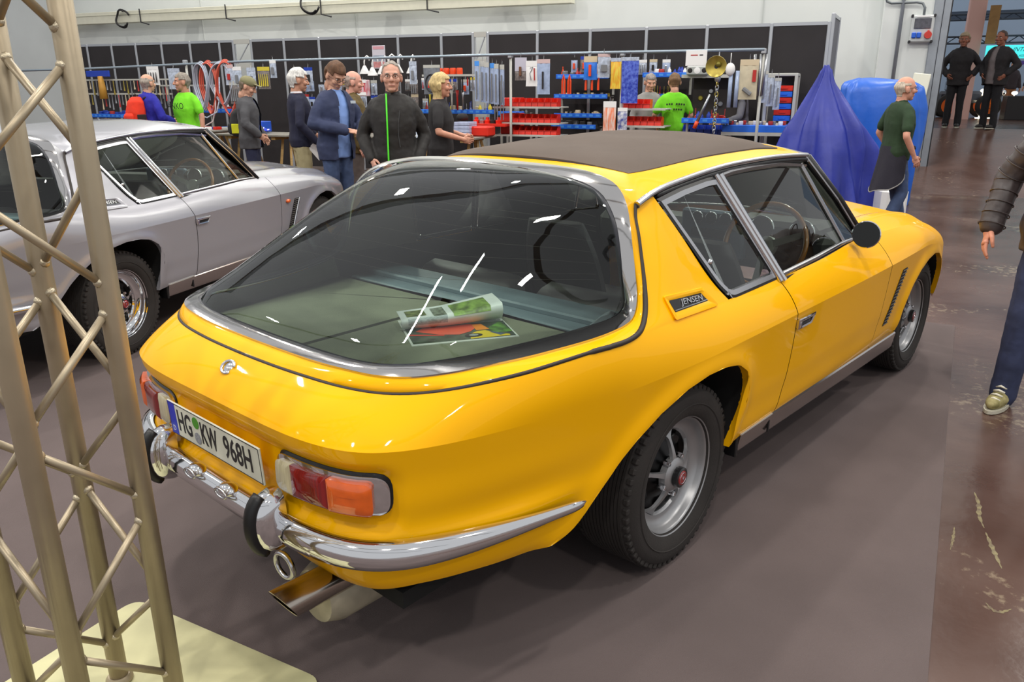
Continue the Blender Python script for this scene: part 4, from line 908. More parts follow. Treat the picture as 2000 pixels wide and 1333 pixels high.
P_SIL = mat('silver_paint', (172, 172, 180), .30, .35, coat=1.0)
yc = build_car(dict(name='yellow_coupe', label='glossy yellow two-door fastback coupe with chrome-framed rear window and brown canvas roof', paint=P_YEL, rim=M_ALLOY, yellow=True, lining=mat('lining_grey', (128, 122, 110), .9)))
sc_ = build_car(dict(name='silver_coupe', label='silver-grey two-door fastback coupe parked behind the metal truss tower', paint=P_SIL, rim=M_CHROME, mirror=False, lining=mat('lining_grey', (128, 122, 110), .9)))
sc_.location = (-.676, 3.686, 0); sc_.rotation_euler = (0, 0, .483)
# ------------------------------------------------------------------ magazine on the luggage floor
def magazine():
    t = thing('magazine', 'open car magazine with a curled page lying under the rear window of yellow coupe', 'magazine', (-.560, -.345, .862), math.radians(-31.5))
    w, d = .345, .290
    # lower spread
    rows = []
    for v in np.linspace(0, 1, 9): rows.append([(w*(u-.5), d*v, .002) for u in np.linspace(0, 1, 9)])
    P = np.array(rows); b = MB(); b.grid(P); b.grid(P-[0, 0, .005], flip=True); E = np.vstack([P[0], P[1:, -1], P[-1, -2::-1], P[-2:0:-1, 0]]); b.grid(np.stack([E, E-[0, 0, .005]]), wrap=True)
    b.build('page_block', mat('paper', (214, 218, 212), .4, vary=.04, scale=20), t, ang=40)
    def patch(name, poly, m, z0=.0012):
        q = MB(); V = [(w*(x-.5), d*y*.66, .0022+z0) for x, y in poly]; q.add(V, [tuple(range(len(V)))]); q.build(name, m, t)
    patch('photo_ground', [(.02, .07), (.98, .07), (.99, .95), (.02, .95)], mat('ph_dark', (70, 84, 70), .35, vary=.5, scale=25), .0005)
    patch('photo_red_shape', [(.10, .72), (.30, .45), (.48, .36), (.60, .48), (.68, .68), (.66, .90), (.2, .92)], mat('ph_red', (226, 92, 66), .35, vary=.1, scale=9))
    patch('photo_red_line', [(.02, .60), (.34, .42), (.34, .36), (.02, .52)], mat('ph_red2', (208, 70, 54), .35))
    patch('photo_yellow_car', [(.55, .08), (.58, .34), (.66, .46), (.74, .48), (.80, .34), (.93, .16), (.93, .09)], mat('ph_yellow', (236, 206, 24), .35))
    patch('photo_windscreen', [(.765, .36), (.80, .36), (.90, .18), (.84, .14)], mat('ph_blue', (70, 92, 120), .3), .0018)
    c = np.array([.60, .25]); patch('photo_tyre', [tuple(c+np.array([.085*math.cos(a), .10*math.sin(a)])) for a in np.linspace(0, 2*PI, 16, False)], mat('ph_black', (24, 24, 24), .4), .0018)
    patch('photo_hub', [tuple(c+np.array([.045*math.cos(a), .055*math.sin(a)])) for a in np.linspace(0, 2*PI, 12, False)], mat('ph_grey', (150, 160, 160), .4), .0024)
    patch('photo_orange', [(.66, .50), (.66, .86), (.75, .86), (.79, .52)], mat('ph_orange', (236, 140, 34), .35), .0015)
    patch('photo_green', [(.80, .30), (.79, .60), (.95, .92), (.98, .30)], mat('ph_green', (84, 130, 50), .4, vary=.5, scale=40))
    # curled page: rises from the spine at the far edge, bends over to the front
    rows = []
    for v in np.linspace(0, 1, 13):
        row = []
        for u in np.linspace(0, 1, 17):
            yaw = .30*max(0, u-.42)**1.2; r = .030+.012*u; a = -PI/2+v*PI*1.02
            if v < .55: yy = d*.60-r*math.cos(a); zz = .006+r+r*math.sin(a)
            else:
                a2 = -PI/2+.55*PI*1.02; l = (v-.55)*.32; yy = d*.60-r*math.cos(a2)+l*(.8+.2*u); zz = .006+r+r*math.sin(a2)+l*(.02-.10*l)+.020*max(0, u-.4)
            row.append((w*(u-.52)+.0*yaw, yy+yaw*.20, zz))
        rows.append(row)
    P = np.array(rows); b = MB(); b.grid(P); b.grid(P-[0, -.0008, .0008], flip=True); b.build('curled_page', mat('paper2', (222, 228, 228), .35, vary=.04, scale=14), t, smooth=True)
    def up(name, u0, u1, v0, v1, m):
        q = MB(); i0, i1, j0, j1 = int(v0*12), int(v1*12), int(u0*16), int(u1*16); q.grid(P[i0:i1+1, j0:j1+1]+np.array([0, -.0006, .0012])); q.build(name, m, t, smooth=True)
    up('photo_landscape', .50, .88, .50, .92, mat('ph_green2', (120, 150, 66), .4, vary=.6, scale=30)); up('photo_small', .07, .26, .67, .92, mat('ph_mix', (110, 120, 70), .4, vary=.6, scale=60))
    up('text_block', .10, .46, .25, .60, mat('text_grey', (176, 184, 188), .5, vary=.25, scale=90, stretch=(1, 8, 1))); up('photo_mid', .32, .48, .62, .92, mat('ph_grey2', (120, 128, 116), .4, vary=.6, scale=60))
magazine()
# ------------------------------------------------------------------ truss tower and its base plate
def truss():
    M = mat('truss_alu', (172, 158, 134), .42, .55, vary=.10, scale=5, bump=.05, bscale=30)
    MW = mat('weld_alu', (196, 184, 160), .35, .7, bump=.3, bscale=200)
    A = np.array([-1.528, -.181]); t = 3.385; a = np.array([math.cos(t), math.sin(t)]); b_ = np.array([math.sin(t), -math.cos(t)]); s = .24
    ch = {'A': A, 'C': A+s*a, 'B': A+s*b_, 'D': A+s*a+s*b_}
    root = thing('truss_tower', 'tall square aluminium truss tower standing on a cream base plate in front', 'truss', (float(A[0]+.12*(a+b_)[0]), float(A[1]+.12*(a+b_)[1]), 0))
    o0 = np.array(root.location)
    def L(p, z): return np.array([p[0]-o0[0], p[1]-o0[1], z])
    for k, p in ch.items():
        q = MB(); q.tube([L(p, .012), L(p, 1.2), L(p, 2.6)], .0245, 20); q.build('chord', M, root, smooth=True)
    def brace(p, z0, q_, z1):
        d = L(q_, z1)-L(p, z0); d /= np.linalg.norm(d); p0 = L(p, z0)+d*.018; p1 = L(q_, z1)-d*.018
        q = MB(); q.tube([p0, p1], .0092, 10); b = q.build('brace', M, root, smooth=True)
        for e, sg in ((p0, 1), (p1, -1)):
            q = MB(); q.tube([e, e+sg*d*.010, e+sg*d*.016], [.0145, .013, .0095], 10); q.build('weld_seam', MW, b, smooth=True)
    faces = [('A', 'C', .640, .905), ('A', 'B', .40, .66), ('C', 'D', .40, .66), ('B', 'D', .640, .905)]
    for p, q, za, zb in faces:
        zs = sorted([(za+.53*k, p) for k in range(-2, 4)]+[(zb+.53*k, q) for k in range(-2, 4)])
        zs = [z for z in zs if .04 < z[0] < 2.55]
        for (z0, c0), (z1, c1) in zip(zs[:-1], zs[1:]): brace(ch[c0], z0+.021, ch[c1], z1-.021)
    for k, p in ch.items():
        q = MB(); q.lathe([(.0246, .012), (.036, .012), (.036, .02), (.028, .03), (.0246, .03)], 20, c=L(p, 0)); q.build('chord_foot', M, root, ang=40)
    # base plate
    K = np.array([-1.392, .392]); e1 = np.array([-.970, -.242]); e2 = np.array([.242, -.970]); S = .80
    c2 = roundpoly([(0, 0), (S, 0), (S, S), (0, S)], .055, 7); V = [(*(K+e1*u+e2*v), .0) for u, v in c2]; V2 = [(*(K+e1*u+e2*v), .010) for u, v in inset2(c2, .0)]
    q = MB(); n = len(V); q.add(V+V2, [tuple(range(n, 2*n))[::-1]]+[(i, n+i, n+(i+1) % n, (i+1) % n) for i in range(n)])
    o = q.build('base_plate', mat('plate_cream', (198, 194, 150), .5, .1, vary=.08, scale=6, bump=.06, bscale=40), None, ang=30, fixn=True); tag(o, 'square cream steel base plate with rounded corners under the truss tower', 'base plate')
truss()
# ------------------------------------------------------------------ people
def remesh(mb, voxel, smooth=3, name='t', disp=0.0):
    me = mb.me(name); o = bpy.data.objects.new('tmp', me); COL.objects.link(o)
    r = o.modifiers.new('r', 'REMESH'); r.mode = 'VOXEL'; r.voxel_size = voxel; r.use_smooth_shade = True
    if smooth: s = o.modifiers.new('s', 'SMOOTH'); s.factor = .5; s.iterations = smooth
    if disp:
        tx = bpy.data.textures.get('folds') or bpy.data.textures.new('folds', 'CLOUDS'); tx.noise_scale = .11; tx.noise_depth = 2
        d = o.modifiers.new('d', 'DISPLACE'); d.texture = tx; d.strength = disp; d.mid_level = .5
    dg = bpy.context.evaluated_depsgraph_get(); dg.update(); e = bpy.data.meshes.new_from_object(o.evaluated_get(dg)); e.name = name
    bpy.data.objects.remove(o); bpy.data.meshes.remove(me)
    V = np.empty(len(e.vertices)*3); e.vertices.foreach_get('co', V); F = [tuple(p.vertices) for p in e.polygons]; bpy.data.meshes.remove(e)
    return V.reshape(-1, 3), F
def cap(b, p0, p1, r0, r1):
    p0 = np.array(p0, float); p1 = np.array(p1, float); d = p1-p0; L = np.linalg.norm(d); d = d/max(L, 1e-6)
    P = [p0-d*r0*.999, p0-d*r0*.7, p0, p1, p1+d*r1*.7, p1+d*r1*.999]; R = [r0*.05, r0*.71, r0, r1, r1*.71, r1*.05]
    b.tube(P, R, 10)
def chain(b, P, R):
    for i in range(len(P)-1): cap(b, P[i], P[i+1], R[i], R[i+1])
def rings(b, L, n=18):
    """closed loft of elliptical rings (cx, cy, z, rx, ry)"""
    G = [[(cx+rx*math.copysign(abs(math.cos(a))**.85, math.cos(a)), cy+ry*math.copysign(abs(math.sin(a))**.85, math.sin(a)), z) for a in np.linspace(0, 2*PI, n, False)] for cx, cy, z, rx, ry in L]
    b.grid(np.array(G), wrap=True); b.add(G[0], [tuple(range(n))[::-1]]); b.add(G[-1], [tuple(range(n))])
def head_template():
    b = MB(); b.ball((-.005, 0, .022), (.097, .077, .098), nu=20, nv=14); b.ball((.018, 0, -.045), (.074, .060, .070), nu=16, nv=10); b.ball((.062, 0, -.092), (.028, .030, .022))
    b.ball((.074, 0, .030), (.024, .055, .018)); cap(b, (.088, 0, .022), (.112, 0, -.022), .009, .015); b.ball((.098, .012, -.026), (.012, .010, .009)); b.ball((.098, -.012, -.026), (.012, .010, .009))
    for s in (-1, 1):
        b.ball((.066, s*.040, -.022), (.026, .028, .026)); b.ball((-.008, s*.080, -.008), (.022, .012, .034)); b.ball((.085, s*.012, -.060), (.010, .018, .007))
    b.ball((.083, 0, -.068), (.012, .024, .008)); cap(b, (-.018, 0, -.06), (-.024, 0, -.125), .054, .055)
    V, F = remesh(b, .0058, 2); 
    # eye sockets
    for s in (-1, 1):
        d = np.exp(-(((V[:, 0]-.088)/.03)**2+((V[:, 1]-s*.032)/.016)**2+((V[:, 2]-.008)/.010)**2)); V[:, 0] -= .010*d
    M = [0]*len(F)
    e = MB()
    for s in (-1, 1):
        e.ball((.0745, s*.032, .008), (.0125, .0125, .0070), 1, 10, 6); e.ball((.0825, s*.032, .008), (.0050, .0062, .0060), 2, 8, 5)
        e.tube([(.090, s*.014, .0255), (.0935, s*.030, .0300), (.083, s*.050, .0265)], [.0035, .0045, .003], 5, 3)
    e.tube([(.090, -.024, -.0645), (.0975, 0, -.0635), (.090, .024, -.0645)], [.002, .0035, .002], 5, 4)
    return V, F, M, e
def hand_template():
    b = MB(); b.ball((0, 0, -.048), (.040, .015, .048), nu=14, nv=10); cap(b, (-.02, 0, -.08), (.026, 0, -.082), .013, .014); cap(b, (0, 0, .01), (0, 0, -.03), .025, .026)
    V, F = remesh(b, .0042, 2); out = [(V, F)]
    b = MB()
    for x, L, c in ((.029, .070, .20), (.0095, .080, .26), (-.010, .074, .32), (-.029, .058, .40)):
        p = np.array([x, 0, -.082]); a = c*.5; P = [p]
        for k, f in enumerate((.42, .32, .26)):
            a += c*(.9 if k else .4); p = p+L*f*np.array([x*.6, math.sin(a), -math.cos(a)]); P.append(p)
        chain(b, P, [.0092, .0085, .0078, .0068])
    chain(b, [(.028, .004, -.030), (.052, .012, -.058), (.056, .020, -.082), (.050, .030, -.100)], [.014, .0115, .0095, .008])
    V, F = remesh(b, .0036, 1); out.append((V, F)); return out
HEAD = head_template(); HAND = hand_template()
SKIN = {}
def skin_mats(tone, hair):
    return [mat('skin_%d_%d_%d' % tone, tone, .5, vary=.05, scale=25, spec=.3), mat('eye_white', (226, 222, 214), .3), mat('iris', (46, 38, 34), .2), mat('hair_%d_%d_%d' % hair, hair, .7, vary=.25, scale=60, stretch=(1, 1, .3)), mat('lip', (156, 92, 84), .5)]
def cloth(name, rgb, **k): return mat('cloth_'+name, rgb, k.pop('rough', .85), bump=k.pop('bump', .12), bscale=k.pop('bscale', 55), vary=k.pop('vary', .08), scale=k.pop('scale', 9), **k)
def person(label, x, y, z0, rz, H, tone=(206, 158, 134), hair=(90, 70, 50), hairstyle='short', top='tshirt', top_m=None, shirt_m=None, leg_m=None, shoe_m=None, pose=None, lean=0.0, hyaw=0.0, hpitch=0.0, glasses=False, girth=1.0, vox=.013, group=None, legs=None, extra=None, cat='person'):
    k = H/1.78; t = thing('person', label, cat, (x, y, z0), rz, group)
    sl, cl = math.sin(lean), math.cos(lean); hz = .93*k
    def T(p):   # upper body leans about the hips
        p = np.array(p, float)*k; q = p.copy()
        if p[2] > hz: d = p-np.array([0, 0, hz]); q = np.array([d[0]*cl+d[2]*sl, d[1], hz-d[0]*sl+d[2]*cl])
        return q
    g = girth; pose = pose or {}
    sh = {s: T((-.008, s*.172*min(1.12, g**.5), 1.415)) for s in (-1, 1)}
    el = {}; wr = {}
    for s, nm in ((-1, 'r'), (1, 'l')):
        e, w = pose.get(nm, ((-.03, s*.245, 1.14), (.06, s*.265, .90))); el[s] = T(e); wr[s] = T(w)
    lg = legs or {-1: ((.02, -.095, .50), (-.01, -.105, .085)), 1: ((.02, .095, .50), (-.01, .105, .085))}
    # --- body: trunk, neck, limbs in one surface
    b = MB(); R = []
    tor = [(-.0, .86, .105, .150), (-.005, .95, .115, .165), (.0, 1.04, .108, .150), (.005, 1.14, .108, .148), (.005, 1.26, .115, .165), (.0, 1.35, .110, .172), (-.008, 1.41, .096, .165), (-.014, 1.455, .078, .130), (-.018, 1.495, .060, .082)]
    L = []
    for cx, z, rx, ry in tor:
        c = T((cx, 0, z)); bel = g if z < 1.3 else g**.5; L.append((c[0]+(bel-1)*.06*k, c[1], c[2], rx*k*bel, ry*k*(1+(bel-1)*.7)))
    rings(b, L); nk0 = T((-.018, 0, 1.45)); nk1 = T((.003, 0, 1.56)); cap(b, nk0, nk1, .062*k, .056*k)
    for s in (-1, 1):
        chain(b, [sh[s]-np.array([0, s*.03, 0])*k, (sh[s]+el[s])/2, el[s], el[s]*.45+wr[s]*.55, wr[s]], [.046*k, .044*k, .039*k, .036*k, .026*k])
        kn = np.array(lg[s][0])*k; an = np.array(lg[s][1])*k; hp = np.array([0, s*.09, .90])*k; chain(b, [hp, hp*.5+kn*.5, kn, kn*.55+an*.45, an], [.088*k, .075*k, .056*k, .052*k, .036*k])
    V, F = remesh(b, vox, 3); bm = MB(); bm.add(V, F, 0)
    hc = T((.020, 0, 1.640)); Rh = np.array(Matrix.Rotation(hyaw, 3, 'Z')@Matrix.Rotation(hpitch+lean*.6, 3, 'Y'))
    hk = k*1.10; hv, hf, hm, he = HEAD
    bm.add(hv*hk@Rh.T+hc, hf, 0)
    e0 = np.array(he.V)*hk@Rh.T+hc; bb = len(bm.V); bm.V += [tuple(v) for v in e0]; bm.F += [tuple(bb+i for i in f) for f in he.F]; bm.M += he.M
    for s in (-1, 1):
        d = wr[s]-el[s]; d /= np.linalg.norm(d); palm = np.array(pose.get('palm_'+('r' if s < 0 else 'l'), (0, -s, 0)), float); xx = np.cross(palm, -d)*1.0; 
        n = np.linalg.norm(xx); xx = xx/n if n > .1 else np.array([1., 0, 0]); yy = np.cross(-d, xx)
        M3 = np.stack([xx, yy, -d], 1)
        for hv_, hf_ in HAND:
            vv = hv_*k*1.02; 
            if s > 0: vv = vv*[1, 1, 1]
            bm.add(vv@M3.T+wr[s], hf_, 0)
    SM = skin_mats(tone, hair)
    body = bm.build('body', SM, t, smooth=True)
    # --- clothes
    def torso(gr, z0_, z1_, sleeve, sr, m, nm, front=None, disp=.012, collar=0.0, flare=0.0):
        q = MB(); LL = []
        for (cx, z, rx, ry), l in zip(tor, L):
            if z < z0_-.02 or z > z1_+.01: continue
            fl = flare*max(0, (1.0-z)/.2); LL.append((l[0], l[1], l[2], l[3]+gr*k+fl, l[4]+gr*k+fl))
        if z0_ < .86: c = T((0, 0, z0_)); LL.insert(0, (L[0][0], c[1], c[2], L[0][3]+gr*k+flare, L[0][4]+gr*k*.8+flare))
        rings(q, LL, 22)
        if collar: c0 = T((-.018, 0, 1.43)); c1 = T((-.008, 0, 1.43+collar)); cap(q, c0, c1, .075*k, .076*k)
        for s in (-1, 1):
            if sleeve <= 0: cap(q, sh[s]-np.array([0, s*.04, 0])*k, sh[s], .06*k, .062*k); continue
            a = sh[s]-np.array([0, s*.035, 0])*k
            if sleeve < 1: e_ = sh[s]+(el[s]-sh[s])*.72; chain(q, [a, sh[s]*.6+e_*.4, e_], [.064*k, .060*k*1.02, .063*k])
            else: wl = el[s]+(wr[s]-el[s])*min(1, sleeve-1+.0); chain(q, [a, (sh[s]+el[s])/2, el[s], (el[s]+wl)/2, wl], [(.052+sr*.6)*k, (.050+sr*.8)*k, (.046+sr*.9)*k, (.041+sr)*k, (.036+sr)*k])
        V, F = remesh(q, vox, 3, disp=disp*k)
        if front:   # open front
            keep = []
            for f in F:
                c = V[list(f)].mean(0)
                if c[0] > L[3][0]+.02*k and abs(c[1]) < front*k*(.5+.5*abs(1-(c[2]/k-.75)/.75)) and c[2] < 1.52*k: continue
                keep.append(f)
            F = keep
        mb = MB(); mb.add(V, F)
        return mb.build(nm, m, t, smooth=True)
    if top == 'tshirt': torso(.016, .84, 1.50, .7, .01, top_m, 'shirt')
    elif top == 'sweater': torso(.020, .86, 1.50, 1.95, .012, top_m, 'sweater', collar=.02); 
    elif top == 'polo': torso(.016, .88, 1.50, .7, .01, top_m, 'shirt', collar=.045)
    elif top == 'jacket': torso(.034, .80, 1.50, 1.94, .022, top_m, 'jacket', disp=.022, collar=.06, flare=.012)
    elif top == 'open': torso(.016, .82, 1.50, 1.2, .004, shirt_m, 'shirt', collar=.035); torso(.042, .80, 1.50, 1.94, .022, top_m, 'jacket', front=.10, disp=.022, collar=.045, flare=.015)
    if shirt_m is not None and top == 'sweater':
        q = MB(); c0 = T((-.012, 0, 1.475)); q.lathe([(.066*k, -.01), (.072*k, .012), (.070*k, .035), (.064*k, .04)], 24, c=tuple(c0)); q.build('collar', shirt_m, t, smooth=True)
    q = MB(); q_l = [(L[1][0], 0, .99*k, L[1][3]*1.04, L[1][4]*1.03), (L[0][0], 0, .90*k, L[0][3]*1.06+.004, L[0][4]*1.05), (L[0][0], 0, .82*k, L[0][3]*.95, L[0][4]*.92)]; rings(q, q_l)
    for s in (-1, 1):
        kn = np.array(lg[s][0])*k; an = np.array(lg[s][1])*k; hp = np.array([0, s*.085, .90])*k
        chain(q, [hp, hp*.5+kn*.5, kn, kn*.5+an*.5, an-np.array([0, 0, .035])*k], [.100*k, .088*k, .072*k, .068*k, .066*k])
    V, F = remesh(q, vox, 2, disp=.014*k); mb = MB(); mb.add(V, F); mb.build('trousers', leg_m, t, smooth=True)
    for s in (-1, 1):
        an = np.array(lg[s][1])*k; q = MB(); q.ball(an+np.array([.07, 0, -.042])*k, (.13*k, .046*k, .042*k), nu=14, nv=8); q.ball(an+np.array([0, 0, -.02])*k, (.052*k, .042*k, .055*k)); V, F = remesh(q, .011, 2)
        V[:, 2] = np.maximum(V[:, 2], an[2]-.083*k); mb = MB(); mb.add(V, F); so = mb.build('shoe', shoe_m or mat('shoe_dark', (36, 32, 30), .5), t, smooth=True)
        q = MB(); o2 = [((an[0]+(.07+.135*math.cos(a))*k), an[1]+.048*k*math.sin(a)) for a in np.linspace(0, 2*PI, 18, False)]; q.poly([(u, v, an[2]-.085*k) for u, v in o2], (0, 0, .018*k)); q.build('sole', mat('sole_white', (190, 186, 170), .6), so)
    # --- hair
    HM = SM[3]
    if hairstyle != 'none':
        V = np.array(hv); Fk = []
        for f in hf:
            c = V[list(f)].mean(0); x_, y_, z_ = c
            if abs(y_) > .071 and -.045 < x_ < .03 and z_ < .03 and hairstyle != 'long': continue
            hl = {'short': .070-.75*max(0, x_), 'full': .060-.45*max(0, x_)}.get(hairstyle, .07)
            ok = False
            if hairstyle in ('short', 'full', 'long'): ok = (z_ > .062 and x_ < .085) or (x_ < .045 and z_ > .028) or (x_ < .0 and z_ > -.03) or (x_ < -.045 and z_ > -.075)
            if hairstyle == 'fringe': ok = (x_ < .02 and -.03 < z_ < .055) or (x_ < -.045 and -.075 < z_ < .065)
            if hairstyle == 'receding': ok = (z_ > .085 and x_ < .050) or (x_ < .030 and z_ > .03) or (x_ < -.0 and z_ > -.03) or (x_ < -.045 and z_ > -.075)
            if hairstyle == 'long': ok = ok or (x_ < .01 and z_ > -.20)
            if ok: Fk.append(f)
        th = {'short': .010, 'full': .020, 'fringe': .007, 'receding': .008, 'long': .020}[hairstyle]
        ctr = np.array([-.005, 0, .0]); N = V-ctr; N /= np.linalg.norm(N, axis=1)[:, None]
        used = sorted({i for f in Fk for i in f}); mp = {u: i for i, u in enumerate(used)}; n0 = len(used)
        nz = np.sin(V*95).sum(1)*.0022+np.sin(V[:, ::-1]*41+1.3).sum(1)*.0022
        Vo = (V+N*(th+nz)[:, None])[used]; Vi = (V-N*.006)[used]
        cnt = {}
        for f in Fk:
            for a_, b_ in zip(f, f[1:]+f[:1]): cnt[(a_, b_)] = cnt.get((a_, b_), 0)+1
        rim = [(a_, b_) for (a_, b_) in cnt if (b_, a_) not in cnt]
        q = MB(); q.add(np.vstack([Vo, Vi])*hk@Rh.T+hc, [tuple(mp[i] for i in f) for f in Fk]+[(mp[a_], n0+mp[a_], n0+mp[b_], mp[b_]) for a_, b_ in rim])
        q.build('hair', HM, t, smooth=True)
    if glasses:
        q = MB()
        for s in (-1, 1):
            q.tube([np.array([.103, s*.032+.021*math.cos(a), .006+.015*math.sin(a)])*hk@Rh.T+hc for a in np.linspace(0, 2*PI, 14, False)], .0018*hk, 5, closed=True)
            q.tube([np.array(p)*hk@Rh.T+hc for p in ((.102, s*.053, .010), (.05, s*.083, .010), (-.01, s*.086, .004))], .0018*hk, 5)
        q.tube([np.array(p)*hk@Rh.T+hc for p in ((.104, -.011, .009), (.106, 0, .012), (.104, .011, .009))], .0018*hk, 5)
        q.build('glasses', mat('specs', (30, 28, 28), .3), t, smooth=True)
    info = dict(t=t, k=k, T=T, L=L, hc=hc, Rh=Rh, hk=hk, wr=wr, el=el, sh=sh)
    if extra: extra(info)
    return info
CAMXY = np.array([-2.19174, -2.00449])
def face(x, y, deg): return math.atan2(CAMXY[1]-y, CAMXY[0]-x)+math.radians(deg)
def P_(sx, sy, deg): w = SW(sx, sy); return w[0], w[1], face(w[0], w[1], deg)
JEANS = cloth('jeans', (62, 78, 112), vary=.15, scale=14); NAVYT = cloth('navy_trousers', (36, 40, 66)); BLACKT = cloth('black_trousers', (26, 26, 32)); BEIGE = cloth('beige', (168, 158, 122)); GREYT = cloth('grey_trousers', (72, 72, 76))
GRN = cloth('lime', (118, 214, 34), vary=.06)
def chest_text(body, sz, back=False, z=1.30, y=0.0, lines=None):
    def ex(i):
        k, t, L = i['k'], i['t'], i['L']; s = -1 if back else 1; x = L[4][0]+s*(L[4][3]+.034*k)
        if body: text_obj(body, sz, mat('print_dark', (34, 44, 24), .8), t, (x, y*k, z*k), (PI/2, 0, s*PI/2), name='shirt_print')
        for (zz, y0, y1) in (lines or []):
            q = MB(); n = max(3, int(abs(y1-y0)/.035))
            for j in range(n):
                if j % 5 == 4: continue
                yy = y0+(y1-y0)*(j+.5)/n; q.box((x-.006*abs(yy)/.1, yy, zz+.01*math.cos(yy*9)), (.006, abs(y1-y0)/n*.68, .028), bev=.002)
            q.build('shirt_print', mat('print_dark', (34, 44, 24), .8), t, kind='stuff')
    return ex
x, y, r = P_(-8.66, -4.61, 118)
person('bald man in bright blue jacket with red backpack, at the tool stall', x, y, 0, r, 1.84, hair=(150, 140, 130), hairstyle='fringe', top='jacket', top_m=cloth('royal_blue', (34, 34, 150)), leg_m=GREYT, hyaw=.25, pose={'r': ((.03, -.27, 1.16), (.22, -.20, 1.10)), 'l': ((.03, .27, 1.16), (.22, .20, 1.12))})
def backpack(x, y, rz, z, label, m, m2, s=1.0):
    t = thing('backpack', label, 'backpack', (x, y, z), rz); b = MB(); rings(b, [(0, 0, -.24*s, .07*s, .13*s), (-.02*s, 0, -.20*s, .12*s, .165*s), (-.03*s, 0, 0, .125*s, .165*s), (-.01*s, 0, .16*s, .10*s, .145*s), (.01*s, 0, .23*s, .05*s, .09*s)]); V, F = remesh(b, .016, 3, disp=.012); q = MB(); q.add(V, F); q.build('main_bag', m, t, smooth=True)
    b = MB(); rings(b, [(-.125*s, 0, -.20*s, .03*s, .11*s), (-.14*s, 0, -.16*s, .05*s, .13*s), (-.14*s, 0, -.04*s, .05*s, .125*s), (-.125*s, 0, .0, .03*s, .10*s)]); V, F = remesh(b, .016, 2); q = MB(); q.add(V, F); q.build('front_pocket', m, t, smooth=True)
    for sg in (-1, 1):
        q = MB(); q.tube([(.06*s, sg*.10*s, .20*s), (.14*s, sg*.11*s, .24*s), (.25*s, sg*.115*s, .16*s), (.27*s, sg*.13*s, -.02*s), (.16*s, sg*.16*s, -.17*s), (.04*s, sg*.13*s, -.22*s)], .016*s, 6); q.build('strap', m2, t, smooth=True)
        q = MB(); q.box((-.03*s, sg*.165*s, -.10*s), (.13*s, .03*s, .16*s), bev=.01); q.build('side_pocket', m2, t)
    q = MB(); q.tube([(.02, -.04, .22*s), (.0, 0, .27*s), (.02, .04, .22*s)], .010, 6); q.build('grab_loop', m2, t)
backpack(x-.20*math.cos(r), y-.20*math.sin(r), r, 1.27, 'bright red backpack worn by the bald man in blue', cloth('red_bag', (222, 52, 24)), cloth('bag_black', (40, 30, 30)), 1.02)
x, y, r = P_(-8.32, -4.20, -52)
person('stocky grey-haired man in lime green t-shirt facing the man with red backpack', x, y, 0, r, 1.86, tone=(196, 144, 120), hair=(138, 130, 120), top='tshirt', top_m=GRN, leg_m=GREYT, hyaw=-.6, girth=1.22, pose={'l': ((-.02, .30, 1.16), (.02, .32, .90))}, extra=chest_text('ANKO', .13, y=.0, z=1.30))
x, y, r = P_(-6.53, -4.89, 78)
def cap_hat(i):
    q = MB(); hk, Rh, hc = i['hk'], i['Rh'], i['hc']; V = []
    q.ball((-.006, 0, .060), (.108, .090, .075), nu=18, nv=10); q.box((.115, 0, .068), (.085, .12, .010), bev=.004); Vv, F = remesh(q, .0075, 2); Vv = Vv[:]; b = MB(); b.add(Vv*hk@Rh.T+hc, F); b.build('cap', cloth('cap_olive', (128, 124, 92)), i['t'], smooth=True)
person('man in olive cap with dark grey jacket over a blue checked shirt', x, y, 0, r, 1.78, hair=(110, 96, 80), top='open', top_m=cloth('charcoal', (74, 74, 78)), shirt_m=mat('plaid', (42, 58, 110), .85, rgb2=(70, 92, 150), scale=14, stretch=(1, 1, 6)), leg_m=NAVYT, hpitch=.42, extra=cap_hat, pose={'r': ((.0, -.27, 1.15), (.16, -.22, 1.00)), 'l': ((.0, .27, 1.15), (.14, .2, .96))})
backpack(x-.16*math.cos(r)-.06*math.sin(r), y-.16*math.sin(r)+.06*math.cos(r), r, 1.16, 'black and yellow backpack on the back of the man in olive cap', cloth('bag_dark', (42, 42, 44)), cloth('bag_yellow', (214, 214, 40)), .82)
x, y, r = P_(-5.16, -5.56, 100)
person('white-haired man in navy sweater and beige trousers holding white paper', x, y, 0, r, 1.86, tone=(196, 146, 122), hair=(206, 204, 200), hairstyle='full', top='sweater', top_m=cloth('navy', (26, 28, 52)), shirt_m=cloth('white_collar', (225, 228, 235)), leg_m=BEIGE, hpitch=.12, girth=1.1, pose={'r': ((-.05, -.27, 1.14), (.14, -.24, .93)), 'l': ((-.0, .26, 1.15), (.2, .2, 1.0))})
b = MB(); b.box((0, 0, 0), (.21, .004, .29)); o = b.build('paper_sheet', mat('white_p', (235, 235, 235), .5), None, (x+.22*math.cos(r)+.2*math.sin(r), y+.22*math.sin(r)-.2*math.cos(r), .90), (.3, .9, r)); tag(o, 'folded white paper in the hand of the white-haired man', 'paper')
x, y, r = P_(-3.96, -6.53, 38)
def ph(i):
    k, t = i['k'], i['t']
    q = MB(); q.box((.155*k, .13*k, 1.38*k), (.006, .07, .03)); q.build('jacket_logo', mat('logo_grey', (190, 200, 210), .6), t)
